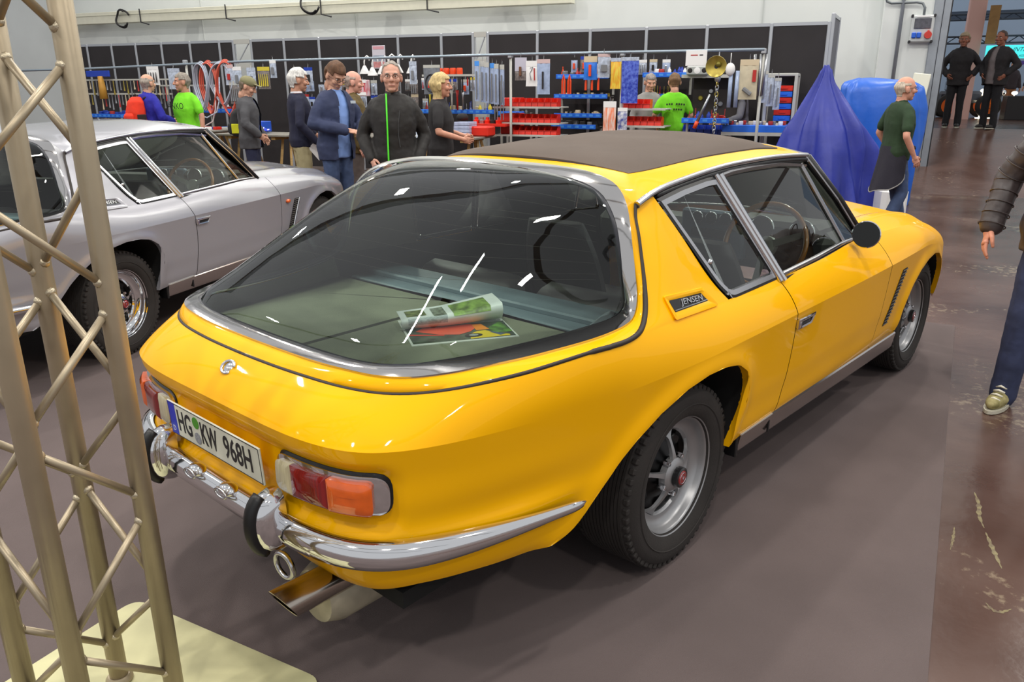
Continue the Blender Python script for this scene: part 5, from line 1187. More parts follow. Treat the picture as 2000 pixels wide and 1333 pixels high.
person('tall brown-haired man with glasses in open navy jacket and pale blue shirt', x, y, 0, r, 1.90, hair=(92, 62, 40), hairstyle='full', top='open', top_m=cloth('navy_jacket', (50, 58, 88)), shirt_m=cloth('sky_shirt', (128, 160, 222)), leg_m=JEANS, hpitch=.55, glasses=True, lean=.05, extra=ph, pose={'r': ((.0, -.28, 1.17), (.27, -.06, 1.12)), 'l': ((.06, .29, 1.16), (.29, .10, 1.08)), 'palm_r': (0, .4, -.8), 'palm_l': (0, -.3, .9)})
def W2(x, y, r, p): return (x+p[0]*math.cos(r)-p[1]*math.sin(r), y+p[0]*math.sin(r)+p[1]*math.cos(r), p[2])
tb = thing('tablet', 'dark tablet in a case held by the man in navy jacket', 'tablet', W2(x, y, r, (.50, .13, 1.19)), r)
b = MB(); b.box((0, 0, 0), (.20, .27, .009), R=rotm('Y', -.42), bev=.004); b.build('tablet_case', mat('tablet_black', (30, 30, 34), .4), tb); b = MB(); b.box((0.002, 0, .006), (.18, .245, .003), R=rotm('Y', -.42)); b.build('screen', mat('tablet_screen', (60, 66, 76), .1), tb)
x, y, r = P_(-4.50, -5.33, 92)
person('bald man in olive brown jacket standing behind the navy jacket', x, y, 0, r, 1.83, tone=(214, 158, 140), hair=(160, 140, 130), hairstyle='fringe', top='jacket', top_m=cloth('olive_brown', (94, 78, 42), vary=.25), leg_m=cloth('brown_trousers', (84, 74, 70)), hpitch=.1, girth=1.1)
x, y, r = P_(-2.70, -7.39, 0)
def zipper(i):
    k, t, L = i['k'], i['t'], i['L']; q = MB(); P = []
    for z, l in ((1.50, -.015), (1.44, .0), (1.36, L[5][3]), (1.26, L[4][3]), (1.14, L[3][3]), (1.04, L[2][3]), (.95, L[1][3]), (.86, L[0][3]), (.80, L[0][3])):
        rx = l if l > .05 else .065*k+l; P.append((np.interp(z, [1.04, 1.36], [L[2][0], L[5][0]])+rx+.047*k, -.055*k-.01*(1.4-z), z*k))
    q.tube(P, .0085, 6); q.build('neon_zip', mat('neon_green', (90, 240, 50), .5), t, smooth=True)
    q = MB(); q.tube([(p[0]-.004, .06+.02*math.sin(p[2]*9), p[2]) for p in P[2:6]], .004, 5); q.build('pocket_zip', mat('zip_dark', (60, 60, 62), .4), t)
    q = MB(); c = i['T']((.05, 0, 1.47)); q.box(c, (.04, .07, .06), bev=.012); q.build('collar_patch', cloth('grey_shirt', (170, 176, 170)), t)
person('man with glasses in black jacket with neon green zip, hands in pockets', x, y, 0, r, 1.86, tone=(208, 158, 138), hair=(150, 142, 134), hairstyle='receding', top='jacket', top_m=cloth('black_jacket', (30, 27, 26), rough=.7), leg_m=cloth('dark_jeans', (28, 30, 50)), glasses=True, girth=1.08, vox=.012, extra=zipper, pose={'r': ((-.07, -.285, 1.13), (.10, -.21, .93)), 'l': ((-.07, .285, 1.13), (.10, .21, .93)), 'palm_r': (-.4, .9, 0), 'palm_l': (-.4, -.9, 0)})
x, y, r = P_(-3.05, -5.75, 86)
person('fair long-haired man in black t-shirt behind the man with neon zip', x, y, 0, r, 1.78, tone=(206, 150, 126), hair=(196, 172, 120), hairstyle='long', top='tshirt', top_m=cloth('black_tee', (38, 36, 38)), leg_m=BLACKT, girth=1.15, pose={'r': ((.0, -.28, 1.14), (.26, -.16, 1.06)), 'l': ((.02, .27, 1.14), (.27, .14, 1.08))})
x, y, r = P_(-1.24, -1.23, 188)
person('young man in lime green t-shirt seen from behind at the tool shelves', x, y, 0, r, 1.84, hair=(112, 84, 56), top='tshirt', top_m=GRN, leg_m=BLACKT, hpitch=.2, pose={'r': ((.03, -.28, 1.15), (.22, -.22, 1.0)), 'l': ((.03, .28, 1.15), (.22, .22, 1.0))}, extra=chest_text('', .1, True, lines=[(1.36, -.16, .14), (1.28, -.12, .10)]))
x, y, r = P_(-1.72, -.85, 15)
person('grey-haired man half hidden between the hanging goods and red bins', x, y, 0, r, 1.84, hair=(140, 132, 128), top='sweater', top_m=cloth('pale_grey', (150, 148, 146)), leg_m=GREYT, hpitch=.3)
x, y, r = P_(-.28, -.42, -70)
person('man in grey sweater bending over goods behind the hanging parts', x, y, 0, r, 1.82, hair=(120, 84, 60), top='sweater', top_m=cloth('mid_grey', (112, 112, 118)), leg_m=BLACKT, lean=.12, hpitch=.2, pose={'r': ((.1, -.26, 1.15), (.34, -.16, 1.08)), 'l': ((.1, .26, 1.15), (.34, .16, 1.08))})
x, y, r = P_(1.85, -4.21, 122)
def tied(i):
    k, t = i['k'], i['t']; G = []
    for v in np.linspace(0, 1, 11):
        row = []
        for a in np.linspace(-2.3, 2.3, 30):
            f = .5+.5*math.cos(a); z = 1.02-v*(.16+.36*f**.7)+.02*math.sin(a*4)*v; rr = 1+.55*v*f; c, s = math.cos(a+PI), math.sin(a+PI)
            row.append((.0+.140*k*rr*c+.010*math.sin(a*7+v*3)*v, .178*k*rr*s*(1-.1*v)+.010*math.cos(a*6)*v, z*k))
        G.append(row)
    G = np.array(G); q = MB(); q.grid(G); q.grid(G*[.96, .96, 1], flip=True); q.build('tied_jacket', cloth('dark_navy', (36, 34, 46)), t, smooth=True)
    q = MB(); q.tube([(.13*k, -.14*k, 1.0*k), (.165*k, 0, 1.0*k), (.13*k, .14*k, 1.0*k)], .03, 7); q.tube([(.16*k, .02, 1.0*k), (.18*k, .05, .85*k), (.16*k, .06, .72*k)], .03, 7); q.build('tied_sleeve', cloth('dark_navy', (36, 34, 46)), t, smooth=True)
    q = MB(); q.tube([(p[0], p[1], p[2]) for p in G[-1]], .006, 5); q.build('hem_piping', cloth('pale_grey', (150, 148, 146)), t)
person('bald man in dark green polo shirt with a navy jacket tied at his waist', x, y, 0, r, 1.73, tone=(208, 152, 130), hair=(190, 176, 160), hairstyle='fringe', top='polo', top_m=cloth('bottle_green', (36, 58, 34)), leg_m=JEANS, glasses=True, girth=1.12, extra=tied, hyaw=-.15, legs={-1: ((.10, -.095, .50), (-.08, -.10, .085)), 1: ((.14, .095, .50), (.26, .10, .085))}, pose={'r': ((-.07, -.29, 1.14), (.07, -.27, .92)), 'l': ((-.05, .29, 1.15), (.1, .26, .95))})
# the walker cut off by the frame's right edge
def quilt(i):
    k, t, L = i['k'], i['t'], i['L']
    q = MB(); sh, el, wr = i['sh'], i['el'], i['wr']
    for s in (-1, 1):
        for f in np.linspace(.10, .94, 5):
            for a_, b_, r0 in ((sh[s], el[s], .0715), (el[s], wr[s], .0645)):
                c = a_+(b_-a_)*f; d = (b_-a_)/np.linalg.norm(b_-a_); u = np.cross(d, [1, 0, 0]); u /= np.linalg.norm(u); w = np.cross(d, u)
                q.tube([c+r0*k*(u*math.cos(a)+w*math.sin(a)) for a in np.linspace(0, 2*PI, 14, False)], .0032*k, 5, closed=True)
        q2 = MB(); d = wr[s]-el[s]; d /= np.linalg.norm(d); q2.tube([wr[s]-d*.03, wr[s]+d*.012], .040*k, 14); q2.build('cuff', cloth('cuff_black', (30, 28, 30)), t, smooth=True)
    q.build('quilt_seam', cloth('puffer', (64, 56, 56), rough=.45, bump=.05), t, smooth=True, kind='stuff')
wx, wy = 2.585, -1.485; r = face(wx, wy, -12)
inf = person('walker in dark quilted jacket and jeans at the right edge of the aisle', wx, wy, 0, r, 1.80, tone=(206, 142, 118), hair=(80, 64, 50), top='jacket', top_m=cloth('puffer', (64, 56, 56), rough=.45, bump=.05), leg_m=cloth('jeans_dark', (44, 52, 82), vary=.18, scale=12), shoe_m=mat('sneaker', (124, 116, 70), .7, rgb2=(168, 158, 110), scale=30), girth=1.15, vox=.011, extra=quilt, legs={-1: ((.12, -.10, .50), (.16, -.11, .085)), 1: ((-.02, .10, .50), (-.20, .11, .10))}, pose={'r': ((-.02, -.32, 1.15), (.10, -.33, .90)), 'l': ((-.05, .32, 1.15), (-.05, .33, .90)), 'palm_r': (-.5, .85, 0)})
# laces on the front sneaker
q = MB()
for j in range(4): q.tube([(.16+.05+.03*j, -.11-.025, .105-.014*j), (.16+.065+.03*j, -.11, .118-.014*j), (.16+.05+.03*j, -.11+.025, .105-.014*j)], .006, 5)
q.build('lace', mat('lace_white', (226, 222, 206), .7), inf['t'], smooth=True)
# two men in the gate, on the raised floor
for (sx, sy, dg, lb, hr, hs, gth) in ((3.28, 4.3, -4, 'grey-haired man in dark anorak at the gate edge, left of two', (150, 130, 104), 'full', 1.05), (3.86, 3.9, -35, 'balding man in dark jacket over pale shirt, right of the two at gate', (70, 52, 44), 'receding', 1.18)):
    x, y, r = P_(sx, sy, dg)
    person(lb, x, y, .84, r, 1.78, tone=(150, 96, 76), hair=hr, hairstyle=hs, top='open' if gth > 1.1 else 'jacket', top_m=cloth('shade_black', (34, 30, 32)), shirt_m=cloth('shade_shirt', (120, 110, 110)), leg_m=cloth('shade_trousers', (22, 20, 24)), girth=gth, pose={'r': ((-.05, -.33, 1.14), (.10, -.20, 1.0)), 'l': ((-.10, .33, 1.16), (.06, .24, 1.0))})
# ------------------------------------------------------------------ tool stall (stall frame: x right, y to the wall, z up)
_ORD = ['', 'second', 'third', 'fourth', 'fifth', 'sixth', 'seventh', 'eighth', 'ninth', 'tenth', 'eleventh', 'twelfth', 'thirteenth', 'fourteenth', 'fifteenth']
def nth(k, n):
    if k == 0: return 'leftmost'
    if k == n-1: return 'rightmost'
    return _ORD[k]+' from left' if k < n/2 or n-1-k >= len(_ORD) else _ORD[n-1-k]+' from right'
def ST(name, label, cat, x, y, z=0.0, rz=0.0, group=None): return thing(name, label, cat, SW(x, y, z), SRZ+rz, group)
def one(mb, name, m, label, cat, x, y, z=0.0, rz=0.0, group=None, **k):
    o = mb.build(name, m, None, SW(x, y, z), (0, 0, SRZ+rz), **k); return tag(o, label, cat, group)
def put(me, name, label, cat, x, y, z, rz=0.0, group=None, m=None, rot=None):
    o = bpy.data.objects.new(name, me); COL.objects.link(o); o.location = SW(x, y, z); o.rotation_euler = rot or (0, 0, SRZ+rz)
    if m is not None:
        if len(me.materials) == 0: me.materials.append(m)
        o.material_slots[0].link = 'OBJECT'; o.material_slots[0].material = m
    return tag(o, label, cat, group)
ALU = mat('aluminium', (178, 182, 188), .4, .5); PBLACK = mat('panel_black', (40, 36, 38), .75, vary=.1, scale=3)
BLUE = mat('shelf_blue', (24, 104, 220), .45, vary=.05); RED = mat('bin_red', (214, 38, 18), .4, vary=.06); DBLUE = mat('deep_blue', (24, 60, 170), .45); WHITE = mat('white_p', (235, 235, 235), .5); WOOD = mat('wood_pale', (176, 142, 86), .6, vary=.15, scale=6, stretch=(1, 1, 8)); CARD = mat('cardboard', (156, 122, 74), .8, vary=.08); DARK = mat('shelf_dark', (34, 30, 30), .8); STEEL = mat('tool_steel', (170, 172, 176), .3, .9); FILM = mat('clear_pack', (176, 186, 204), .15, vary=.2, scale=25); GOLD = mat('brass_part', (168, 150, 70), .35, .6, vary=.2); LGREY = mat('light_grey', (186, 186, 180), .5); ORNG = mat('orange_grip', (228, 72, 24), .4)
# partition wall of black panels between aluminium posts
t = ST('partition_wall', 'long partition of black panels in aluminium posts behind the tool stall', 'partition', 0, 0)
PX = [-15.9, -15.12, -14.36, -13.63, -12.87, -12.06, -11.25, -10.88, -10.41, -9.57, -8.71, -7.8, -6.88, -5.94, -5.28, -4.98, -4.0, -3.01, -2.01, -.99, .03, .90]
LAT = {(-10.88, -10.41), (-5.28, -4.98)}
for x in PX:
    b = MB(); b.box((x, 0, 1.30), (.055, .055, 2.60), bev=.008); b.build('post', ALU, t)
for a, c in zip(PX[:-1], PX[1:]):
    if (a, c) in LAT:
        for z0, z1 in ((2.08, 2.56),):
            b = MB(); b.box(((a+c)/2, 0, z0), (c-a-.055, .05, .09)); b.build('lattice_rail', LGREY, t)
            b = MB(); b.box(((a+c)/2, 0, z1), (c-a-.055, .05, .09)); b.build('lattice_rail', LGREY, t)
            b = MB(); b.tube([(a+.06, 0, z0+.03), (c-.06, 0, z1-.03)], .014, 6); b.build('lattice_diagonal', ALU, t)
            b = MB(); b.tube([(a+.05, 0, z0), (a+.05, 0, z1)], .008, 6); b.build('lattice_rod', ALU, t)
    else:
        b = MB(); b.box(((a+c)/2, 0, 1.30), (c-a-.05, .012, 2.52)); b.build('panel', PBLACK, t)
        b = MB(); b.box(((a+c)/2, 0, 2.575), (c-a-.05, .03, .05)); b.build('top_rail', ALU, t)
b = MB(); b.box((.945, .02, 1.36), (.06, .07, 2.72), bev=.008); b.box((1.02, .95, 1.36), (.05, .06, 2.72)); b.build('end_post', ALU, t)
b = MB(); b.box((.985, .48, 1.38), (.014, .9, 2.56), R=rotm('Z', -.08)); b.build('return_panel', mat('panel_grey', (92, 94, 104), .7), t)
b = MB(); b.box((.985, .48, 2.69), (.03, .95, .05), R=rotm('Z', -.08)); b.build('top_rail', ALU, t)
# pipe rail in front of the stall
t = ST('display_rail', 'long steel pipe rail on posts with goods hanging along the stall front', 'rail', 0, -2.0)
b = MB(); b.tube([(-16.2, 0, 1.98), (-13.2, 0, 2.0), (-8.9, 0, 2.09), (-3.7, 0, 2.12), (.14, 0, 2.12)], .021, 8); b.build('cross_tube', mat('galv', (150, 164, 176), .4, .5), t, smooth=True)
for x in (-10.37, -3.72, -1.90, .13):
    b = MB(); b.tube([(x, .04, 0), (x, .04, 2.13)], .022, 8); b.build('rail_post', LGREY, t, smooth=True)
    b = MB(); b.box((x, .03, 2.10), (.07, .08, .07), bev=.01); b.build('clamp', ALU, t)
# shelving with blue price strips
def shelf(x0, x1, y, z, label, depth=.42, strip=.075, sm=BLUE, legs=True, zl=0.0):
    t = ST('shelf', label, 'shelf', (x0+x1)/2, y, 0); w = x1-x0
    b = MB(); b.box((0, depth/2, z-.02), (w, depth, .03)); b.build('board', DARK, t)
    b = MB(); b.box((0, -.008, z), (w, .016, strip), bev=.004); b.build('price_strip', sm, t)
    n = max(2, int(w/.12))
    for k in range(n):
        b = MB(); b.box((-w/2+w*(k+.5)/n, -.018, z+.002), (.07, .004, .036)); b.build('price_tag', mat('tag_blue', (70, 148, 236), .5), t)
    if legs:
        for sx in (-1, 1):
            b = MB(); b.box((sx*(w/2-.02), depth-.03, (z+zl)/2), (.035, .035, z-zl)); b.build('upright', LGREY, t)
    return t
SH = {}
for i, (x0, x1, y, z, lb) in enumerate([(-3.42, -2.48, -.62, 1.80, 'top blue-edged shelf of the rack beside red bins, under hanging grips'), (-3.44, -2.48, -.66, 1.475, 'second blue-edged shelf of the rack right of the red bins'), (-3.42, -2.56, -.70, 1.16, 'third blue-edged shelf of the rack right of the red bins'), (-3.40, -2.60, -.90, .98, 'lowest wide blue shelf edge above the car roof'), (-1.90, -1.15, -.62, 1.815, 'upper blue shelf behind the young man in lime t-shirt'), (-1.90, -1.40, -.66, 1.48, 'lower blue shelf left of the young man in lime t-shirt'), (-1.0, -.30, -1.75, 1.14, 'blue shelf front right of the young man in lime t-shirt'), (-6.0, -4.50, -.85, 1.21, 'long blue shelf under the hanging tools behind fair-haired man'), (-4.4, -3.9, -.9, 1.19, 'short blue shelf below the hanging cable strips'), (-10.5, -9.5, -1.7, 1.21, 'blue shelf behind the hanging hose loops'), (-13.9, -11.9, -1.25, 1.07, 'far left blue bin shelf behind red backpack'), (-13.9, -11.9, -1.25, .90, 'far left lowest blue bin shelf behind red backpack')]):
    shelf(x0, x1, y, z, lb, zl={0: 1.50, 1: 1.19, 2: 1.01, 4: 1.50, 10: .93}.get(i, 0)); SH[i] = (x0, x1, y, z)
# small goods: a few kinds, each piece an object
def proto():
    P = {}
    b = MB(); b.lathe([(0, 0), (.028, 0), (.03, .01), (.03, .075), (.014, .095), (.012, .115), (0, .115)], 10); P['bottle'] = b.me('bottle', ang=40)
    b = MB(); b.box((0, 0, .045), (.075, .06, .09), bev=.006); P['carton'] = b.me('carton')
    b = MB(); b.lathe([(0, 0), (.026, 0), (.026, .03), (.020, .034), (.020, .055), (.013, .055), (.013, .03), (0, .03)], 10); P['socket'] = b.me('socket', ang=35)
    b = MB(); b.tube([(-.018, 0, 0), (-.022, 0, .06), (-.004, 0, .10), (.006, 0, .15)], [.009, .010, .007, .004], 6); b.tube([(.018, 0, 0), (.022, 0, .06), (.004, 0, .10), (-.006, 0, .15)], [.009, .010, .007, .004], 6); P['pliers'] = b.me('pliers', ang=50)
    b = MB(); b.lathe([(0, 0), (.016, .004), (.017, .05), (.012, .06), (.005, .064), (.0045, .16), (.002, .165), (0, .165)], 8); P['screwdriver'] = b.me('screwdriver', ang=40)
    b = MB(); b.lathe([(0, 0), (.042, 0), (.046, .012), (.046, .07), (.040, .085), (.036, .085), (.034, .02), (0, .02)], 12); P['pot'] = b.me('pot', ang=35)
    return P
PR = proto()
def fill(i, kinds, n, where, group, cat, h0=.0, seed=1, ycol=(.06, .34)):
    x0, x1, y, z = SH[i]; r = random.Random(seed)
    for k in range(n):
        kd, m = r.choice(kinds); x = x0+.05+(x1-x0-.1)*(k+.5)/n+r.uniform(-.012, .012)
        o = put(PR[kd], kd, '%s %s, %s %s' % (CN.get(m.name, 'plain'), kd, nth(k, n), where), cat, x, y+r.uniform(*ycol), z-.004+h0, r.uniform(-.6, .6), group, m); s = r.uniform(.85, 1.2); o.scale = (s, s, s)
CN = {'goods_red': 'red', 'goods_cream': 'cream', 'goods_grey': 'grey', 'goods_green': 'green', 'goods_yellow': 'yellow', 'orange_grip': 'orange', 'tool_steel': 'steel', 'brass_part': 'brass', 'white_p': 'white', 'deep_blue': 'dark blue', 'shelf_blue': 'bright blue', 'light_grey': 'light grey', 'shelf_dark': 'black', 'bin_red': 'bright red', 'clear_pack': 'clear'}
G1 = mat('goods_red', (178, 40, 36), .4); G2 = mat('goods_cream', (206, 190, 160), .5); G3 = mat('goods_grey', (120, 122, 126), .4); G4 = mat('goods_green', (70, 110, 70), .5); G5 = mat('goods_yellow', (208, 190, 60), .5)
fill(0, [('pliers', ORNG), ('bottle', G1), ('carton', G3), ('screwdriver', ORNG)], 16, 'on the top rack shelf beside red bins', 'goods on the top rack shelf', 'tool', seed=2)
fill(1, [('socket', STEEL), ('socket', G2), ('socket', GOLD)], 20, 'on the second rack shelf', 'sockets on the second rack shelf', 'socket', seed=3)
fill(2, [('socket', G2), ('socket', STEEL), ('pot', G2)], 16, 'on the third rack shelf', 'fittings on the third rack shelf', 'fitting', seed=4)
fill(3, [('carton', DARK), ('carton', G3)], 10, 'on the lowest rack shelf', 'dark cartons on the lowest rack shelf', 'box', seed=5)
fill(4, [('bottle', WHITE), ('bottle', DBLUE), ('pot', WHITE), ('bottle', G3), ('pot', G1)], 10, 'on the upper shelf behind lime t-shirt', 'cans on the upper shelf by the lime t-shirt', 'can', seed=6)
fill(5, [('screwdriver', G1), ('pliers', G2), ('screwdriver', GOLD)], 9, 'on the lower shelf left of lime t-shirt', 'tools on the lower shelf by the lime t-shirt', 'tool', seed=7)
fill(6, [('screwdriver', G1), ('bottle', DBLUE), ('carton', G1)], 9, 'on the shelf right of lime t-shirt', 'items on the shelf right of the lime t-shirt', 'goods', seed=8)
fill(7, [('screwdriver', G3), ('screwdriver', STEEL), ('bottle', G5), ('pliers', G1), ('carton', G2), ('screwdriver', DBLUE)], 26, 'on the long blue shelf', 'goods on the long blue shelf', 'tool', seed=9)
fill(8, [('socket', STEEL), ('pot', G3)], 7, 'below the hanging strips', 'metal parts below the strips', 'part', seed=10)
fill(9, [('carton', G1), ('bottle', STEEL), ('pot', LGREY)], 12, 'on the shelf behind hose loops', 'packs behind the hose loops', 'pack', seed=11)
fill(10, [('pot', DBLUE), ('carton', DBLUE), ('pot', G1)], 20, 'on upper shelf behind red backpack', 'pots on the far left upper shelf', 'pot', seed=12)
fill(11, [('pot', DBLUE), ('carton', BLUE)], 20, 'on lowest shelf behind red backpack', 'pots on the far left lowest shelf', 'pot', seed=13)
# open-fronted parts bins
def bin_mesh():
    w, d, h = .105, .20, .135; e = .004; b = MB()
    S = [(-d/2, 0), (d/2, 0), (d/2, h), (-d/2+.07, h), (-d/2+.012, h*.52)]
    for sx in (-1, 1): b.poly([(sx*w/2, y, z) for y, z in S], (-sx*e, 0, 0))
    b.box((0, 0, .004), (w, d, .008)); b.box((0, d/2-.003, h/2), (w, .006, h)); b.poly([(-w/2, -d/2, 0), (w/2, -d/2, 0), (w/2, -d/2+.012, h*.52), (-w/2, -d/2+.012, h*.52)], (0, .006, 0)); b.box((0, -d/2+.008, h*.52), (w, .014, .008))
    return b.me('parts_bin')
BIN = bin_mesh()
def bins(x0, n, y, z, label, group, m=RED, step=.109):
    for k in range(n): put(BIN, 'parts_bin', label+', '+nth(k, n), 'bin', x0+step*k, y, z, 0, group, m)
for z, lb, g in ((1.325, 'red open-front bin in top row by the rail post', 'red bins, top row'), (1.075, 'red open-front bin in middle row by the rail post', 'red bins, middle row'), (.885, 'red open-front bin in bottom row above car roof', 'red bins, bottom row')):
    bins(-3.68, 7, -1.75, z, lb, g)
    bb = MB(); bb.box((-.0, .30, .068), (.27, .42, .136), bev=.01); one(bb, 'storage_box', RED, 'red closed box left of the bins, '+g.split(', ')[1], 'box', -3.90, -1.75, z)
    b = MB(); b.box((0, .12, -.010), (1.15, .46, .016)); b.box((0, -.115, -.010), (1.15, .02, .03)); one(b, 'bin_shelf', LGREY, 'grey shelf plate under the '+g.split(', ')[1]+' of red bins', 'shelf', -3.50, -1.75, z)
for z, x0, n, lb, g in ((1.31, -1.86, 4, 'red open-front bin in upper row by lime t-shirt', 'red bins by the lime t-shirt, upper row'), (1.055, -1.78, 5, 'red open-front bin in lower row by lime t-shirt', 'red bins by the lime t-shirt, lower row')):
    bins(x0, n, -1.75, z, lb, g)
    b = MB(); b.box((0, .12, -.010), (.70, .46, .016)); b.box((0, -.115, -.010), (.70, .02, .03)); one(b, 'bin_shelf', LGREY, 'grey plate under the '+g.split(', ')[1]+' of bins by the lime t-shirt', 'shelf', -1.58, -1.75, z)
for k in range(6): put(BIN, 'parts_bin', 'deep blue open bin right of lime t-shirt, '+nth(k, 6), 'bin', -1.0+.11*k, -1.25, .92, 0, 'deep blue bins by the lime t-shirt', DBLUE)
# hanging goods on the rail
def bag(x, y, z, w, h, label, cat, card, film, prod=None, tilt=0.0, head=.22):
    t = ST('blister_pack', label, cat, x, y, z, tilt); b = MB()
    b.box((0, 0, h/2-h*head/2), (w, .006, h*head), bev=.002); b.build('header_card', card, t)
    P = []
    for v in np.linspace(0, 1, 7): P.append([(w*(u-.5)*(1-.04*math.sin(PI*v)), -.018*math.sin(PI*u)*math.sin(PI*min(1, v*1.2))-.004*math.sin(u*15+v*7), h/2-h*head-(h*(1-head))*v) for u in np.linspace(0, 1, 9)])
    P = np.array(P); b = MB(); b.grid(P); b.grid(P*[1, 0, 1]+[0, .006, 0], flip=True); b.build('film_pack', film, t, smooth=True)
    if prod: prod(t, w, h)
    b = MB(); b.tube([(0, 0, h/2-.01), (0, .01, h/2+.05), (0, 0, h/2+.07)], .004, 4); b.build('hook', STEEL, t)
    return t
def pr_loop(col, col2, s=.35):
    def f(t, w, h):
        q = MB(); q.tube([(w*s*math.cos(a), -.026, -h*.12+h*.30*math.sin(a)) for a in np.linspace(.2, 2*PI-.2, 22)], .011, 6); q.build('cable', col, t, smooth=True)
        for sx in (-1, 1): q = MB(); q.tube([(sx*w*.12, -.03, -h*.05), (sx*w*.16, -.032, -h*.28)], [.012, .016], 6); q.build('clip', col2, t)
    return f
def pr_bar(col, w_=.2, h_=.4):
    def f(t, w, h): q = MB(); q.box((0, -.026, -h*.1), (w*w_, .02, h*h_), bev=.006); q.build('product', col, t)
    return f
def pr_tools(col, n=4):
    def f(t, w, h):
        for k in range(n): q = MB(); q.tube([(w*((k+.5)/n-.5)*.85, -.026, h*.18), (w*((k+.5)/n-.5)*.85, -.026, -h*.38)], [.006, .013], 6); q.build('product', col, t)
    return f
Y0 = -2.03
bag(-5.10, Y0, 1.75, .31, .46, 'grey pack of jump leads with red clips hanging from rail', 'pack', LGREY, mat('grey_film', (112, 116, 124), .2, vary=.15, scale=20), pr_loop(mat('lead_black', (40, 40, 44), .5), mat('clip_red', (206, 40, 36), .4)), head=.1)
bag(-3.52, Y0, 1.90, .20, .34, 'hang card with lavender top by the rail post', 'pack', mat('lav', (190, 188, 204), .6), mat('card_grey2', (120, 112, 110), .5, vary=.3, scale=30), pr_bar(mat('brown_prod', (110, 72, 50), .6)), head=.6)
bag(-3.33, Y0, 1.83, .20, .38, 'white card with red-handled wire saw on the rail', 'pack', WHITE, WHITE, lambda t, w, h: (MB().tube([(-.03, -.02, .08), (.02, -.02, .10), (-.03, -.02, .0), (-.01, -.02, -.1)], .006, 5).build('wire', G3, t), MB().tube([(.04, -.02, .08), (.045, -.02, -.1)], .010, 6).build('handle', G1, t)), tilt=.1)
bag(-3.14, Y0, 1.78, .22, .52, 'pale blue pack with a black hook tool hanging from rail', 'pack', mat('pinkish', (206, 180, 180), .6), mat('film_blue', (160, 176, 206), .2, vary=.1, scale=20), pr_bar(DARK, .12, .5), tilt=-.05, head=.12)
for k in range(6): bag(-4.28+.085*k, Y0+.03*(k % 2), 1.72-.012*k, .08, .62, 'long narrow strip pack left of the rail post, '+nth(k, 6), 'pack', LGREY if k % 3 else mat('tag_blue', (70, 148, 236), .5), mat('film_blue', (160, 176, 206), .2, vary=.1, scale=20), pr_bar(G3, .25, .7), head=.12)['group'] = 'narrow strip packs'
for k in range(4):
    b = MB(); b.tube([(0, 0, -.30), (0, 0, .30)], .008, 6); one(b, 'steel_rod', STEEL, 'thin steel rod before the red bins, '+nth(k, 4), 'rod', -3.98+.05*k, Y0+.02, 1.42, 0, 'steel rods by the red bins')
bag(-2.38, Y0, 1.90, .21, .34, 'blue card pack with orange screwdriver hanging at the middle', 'pack', G2, mat('film_deep', (40, 116, 220), .4), pr_bar(ORNG, .2, .5), head=.25)
bag(-2.17, Y0, 1.93, .19, .34, 'tilted clear pack hanging beside the blue card pack', 'pack', mat('pinkish', (206, 180, 180), .6), FILM, pr_bar(G3, .5, .3), tilt=.5, head=.12)
bag(-1.98, Y0, 1.82, .16, .44, 'yellow and orange pack of tie straps hanging from rail', 'pack', FILM, mat('film_orange', (232, 150, 40), .3, rgb2=(230, 214, 80), scale=18, stretch=(3, 1, .5)), head=.12)
bag(-1.76, Y0, 1.72, .26, .66, 'large blue bag of wrapped parts hanging near the second post', 'pack', FILM, mat('film_cobalt', (40, 56, 168), .2, rgb2=(96, 120, 214), scale=22), head=.08)
bag(-2.62+.62, Y0-.2, 1.20, .20, .44, 'white pack of orange ropes hanging low near the roof edge', 'pack', WHITE, mat('film_ropes', (232, 226, 220), .3, rgb2=(236, 110, 40), scale=14, stretch=(4, 1, .4)), head=.2)
bag(-1.80, Y0-.2, 1.16, .15, .34, 'white pack with blue tool print beside the orange ropes', 'pack', WHITE, mat('film_bw', (220, 222, 226), .3, rgb2=(40, 60, 150), scale=16), head=.15)
for k in range(3):
    b = MB(); b.tube([(0, 0, -.12), (0, 0, -.02), (.01, 0, .10)], [.017, .017, .008], 7); one(b, 'gripped_tool', ORNG, ['left', 'middle', 'right'][k]+' one of three orange-handled tools under the blue card pack', 'tool', -2.46+.10*k, Y0+.04, 1.70, 0, 'three orange-handled tools')
for k in range(2):
    b = MB(); b.tube([(-.02, 0, -.16), (-.02, 0, .04), (0, 0, .14)], [.016, .015, .007], 7); b.tube([(.02, 0, -.16), (.02, 0, .04), (0, 0, .14)], [.016, .015, .007], 7); one(b, 'long_pliers', ORNG, ['left', 'right'][k]+' pair of long orange-handled pliers by the rack shelves', 'pliers', -3.02+.1*k, -1.4, 1.68, 0, 'two long orange pliers')
b = MB(); b.box((0, 0, 0), (.30, .006, .21), bev=.002); s = one(b, 'paper_sign', WHITE, 'white paper price sign clipped to the rail above the radio', 'sign', -.79, Y0-.02, 2.02)
for w_, x_, m_ in ((.10, -.03, G1), (.05, .07, DARK)):
    b = MB(); b.box((x_, -.005, .04), (w_, .003, .014)); b.build('print_line', m_, s)
b = MB(); b.box((0, 0, 0), (.34, .16, .14), bev=.02); rd = one(b, 'car_radio', mat('radio_grey', (170, 174, 172), .4), 'grey speaker radio box on the shelf right of the lime t-shirt', 'radio', -.94, -.95, 1.87)
for sx, rr in ((-.11, .038), (.0, .05), (.11, .038)):
    b = MB(); b.lathe([(0, -.088), (rr*.5, -.088), (rr, -.082)], 14, axis='y', c=(sx, 0, 0)); b.build('speaker_cone', WHITE if sx == 0 else DARK, rd, ang=40)
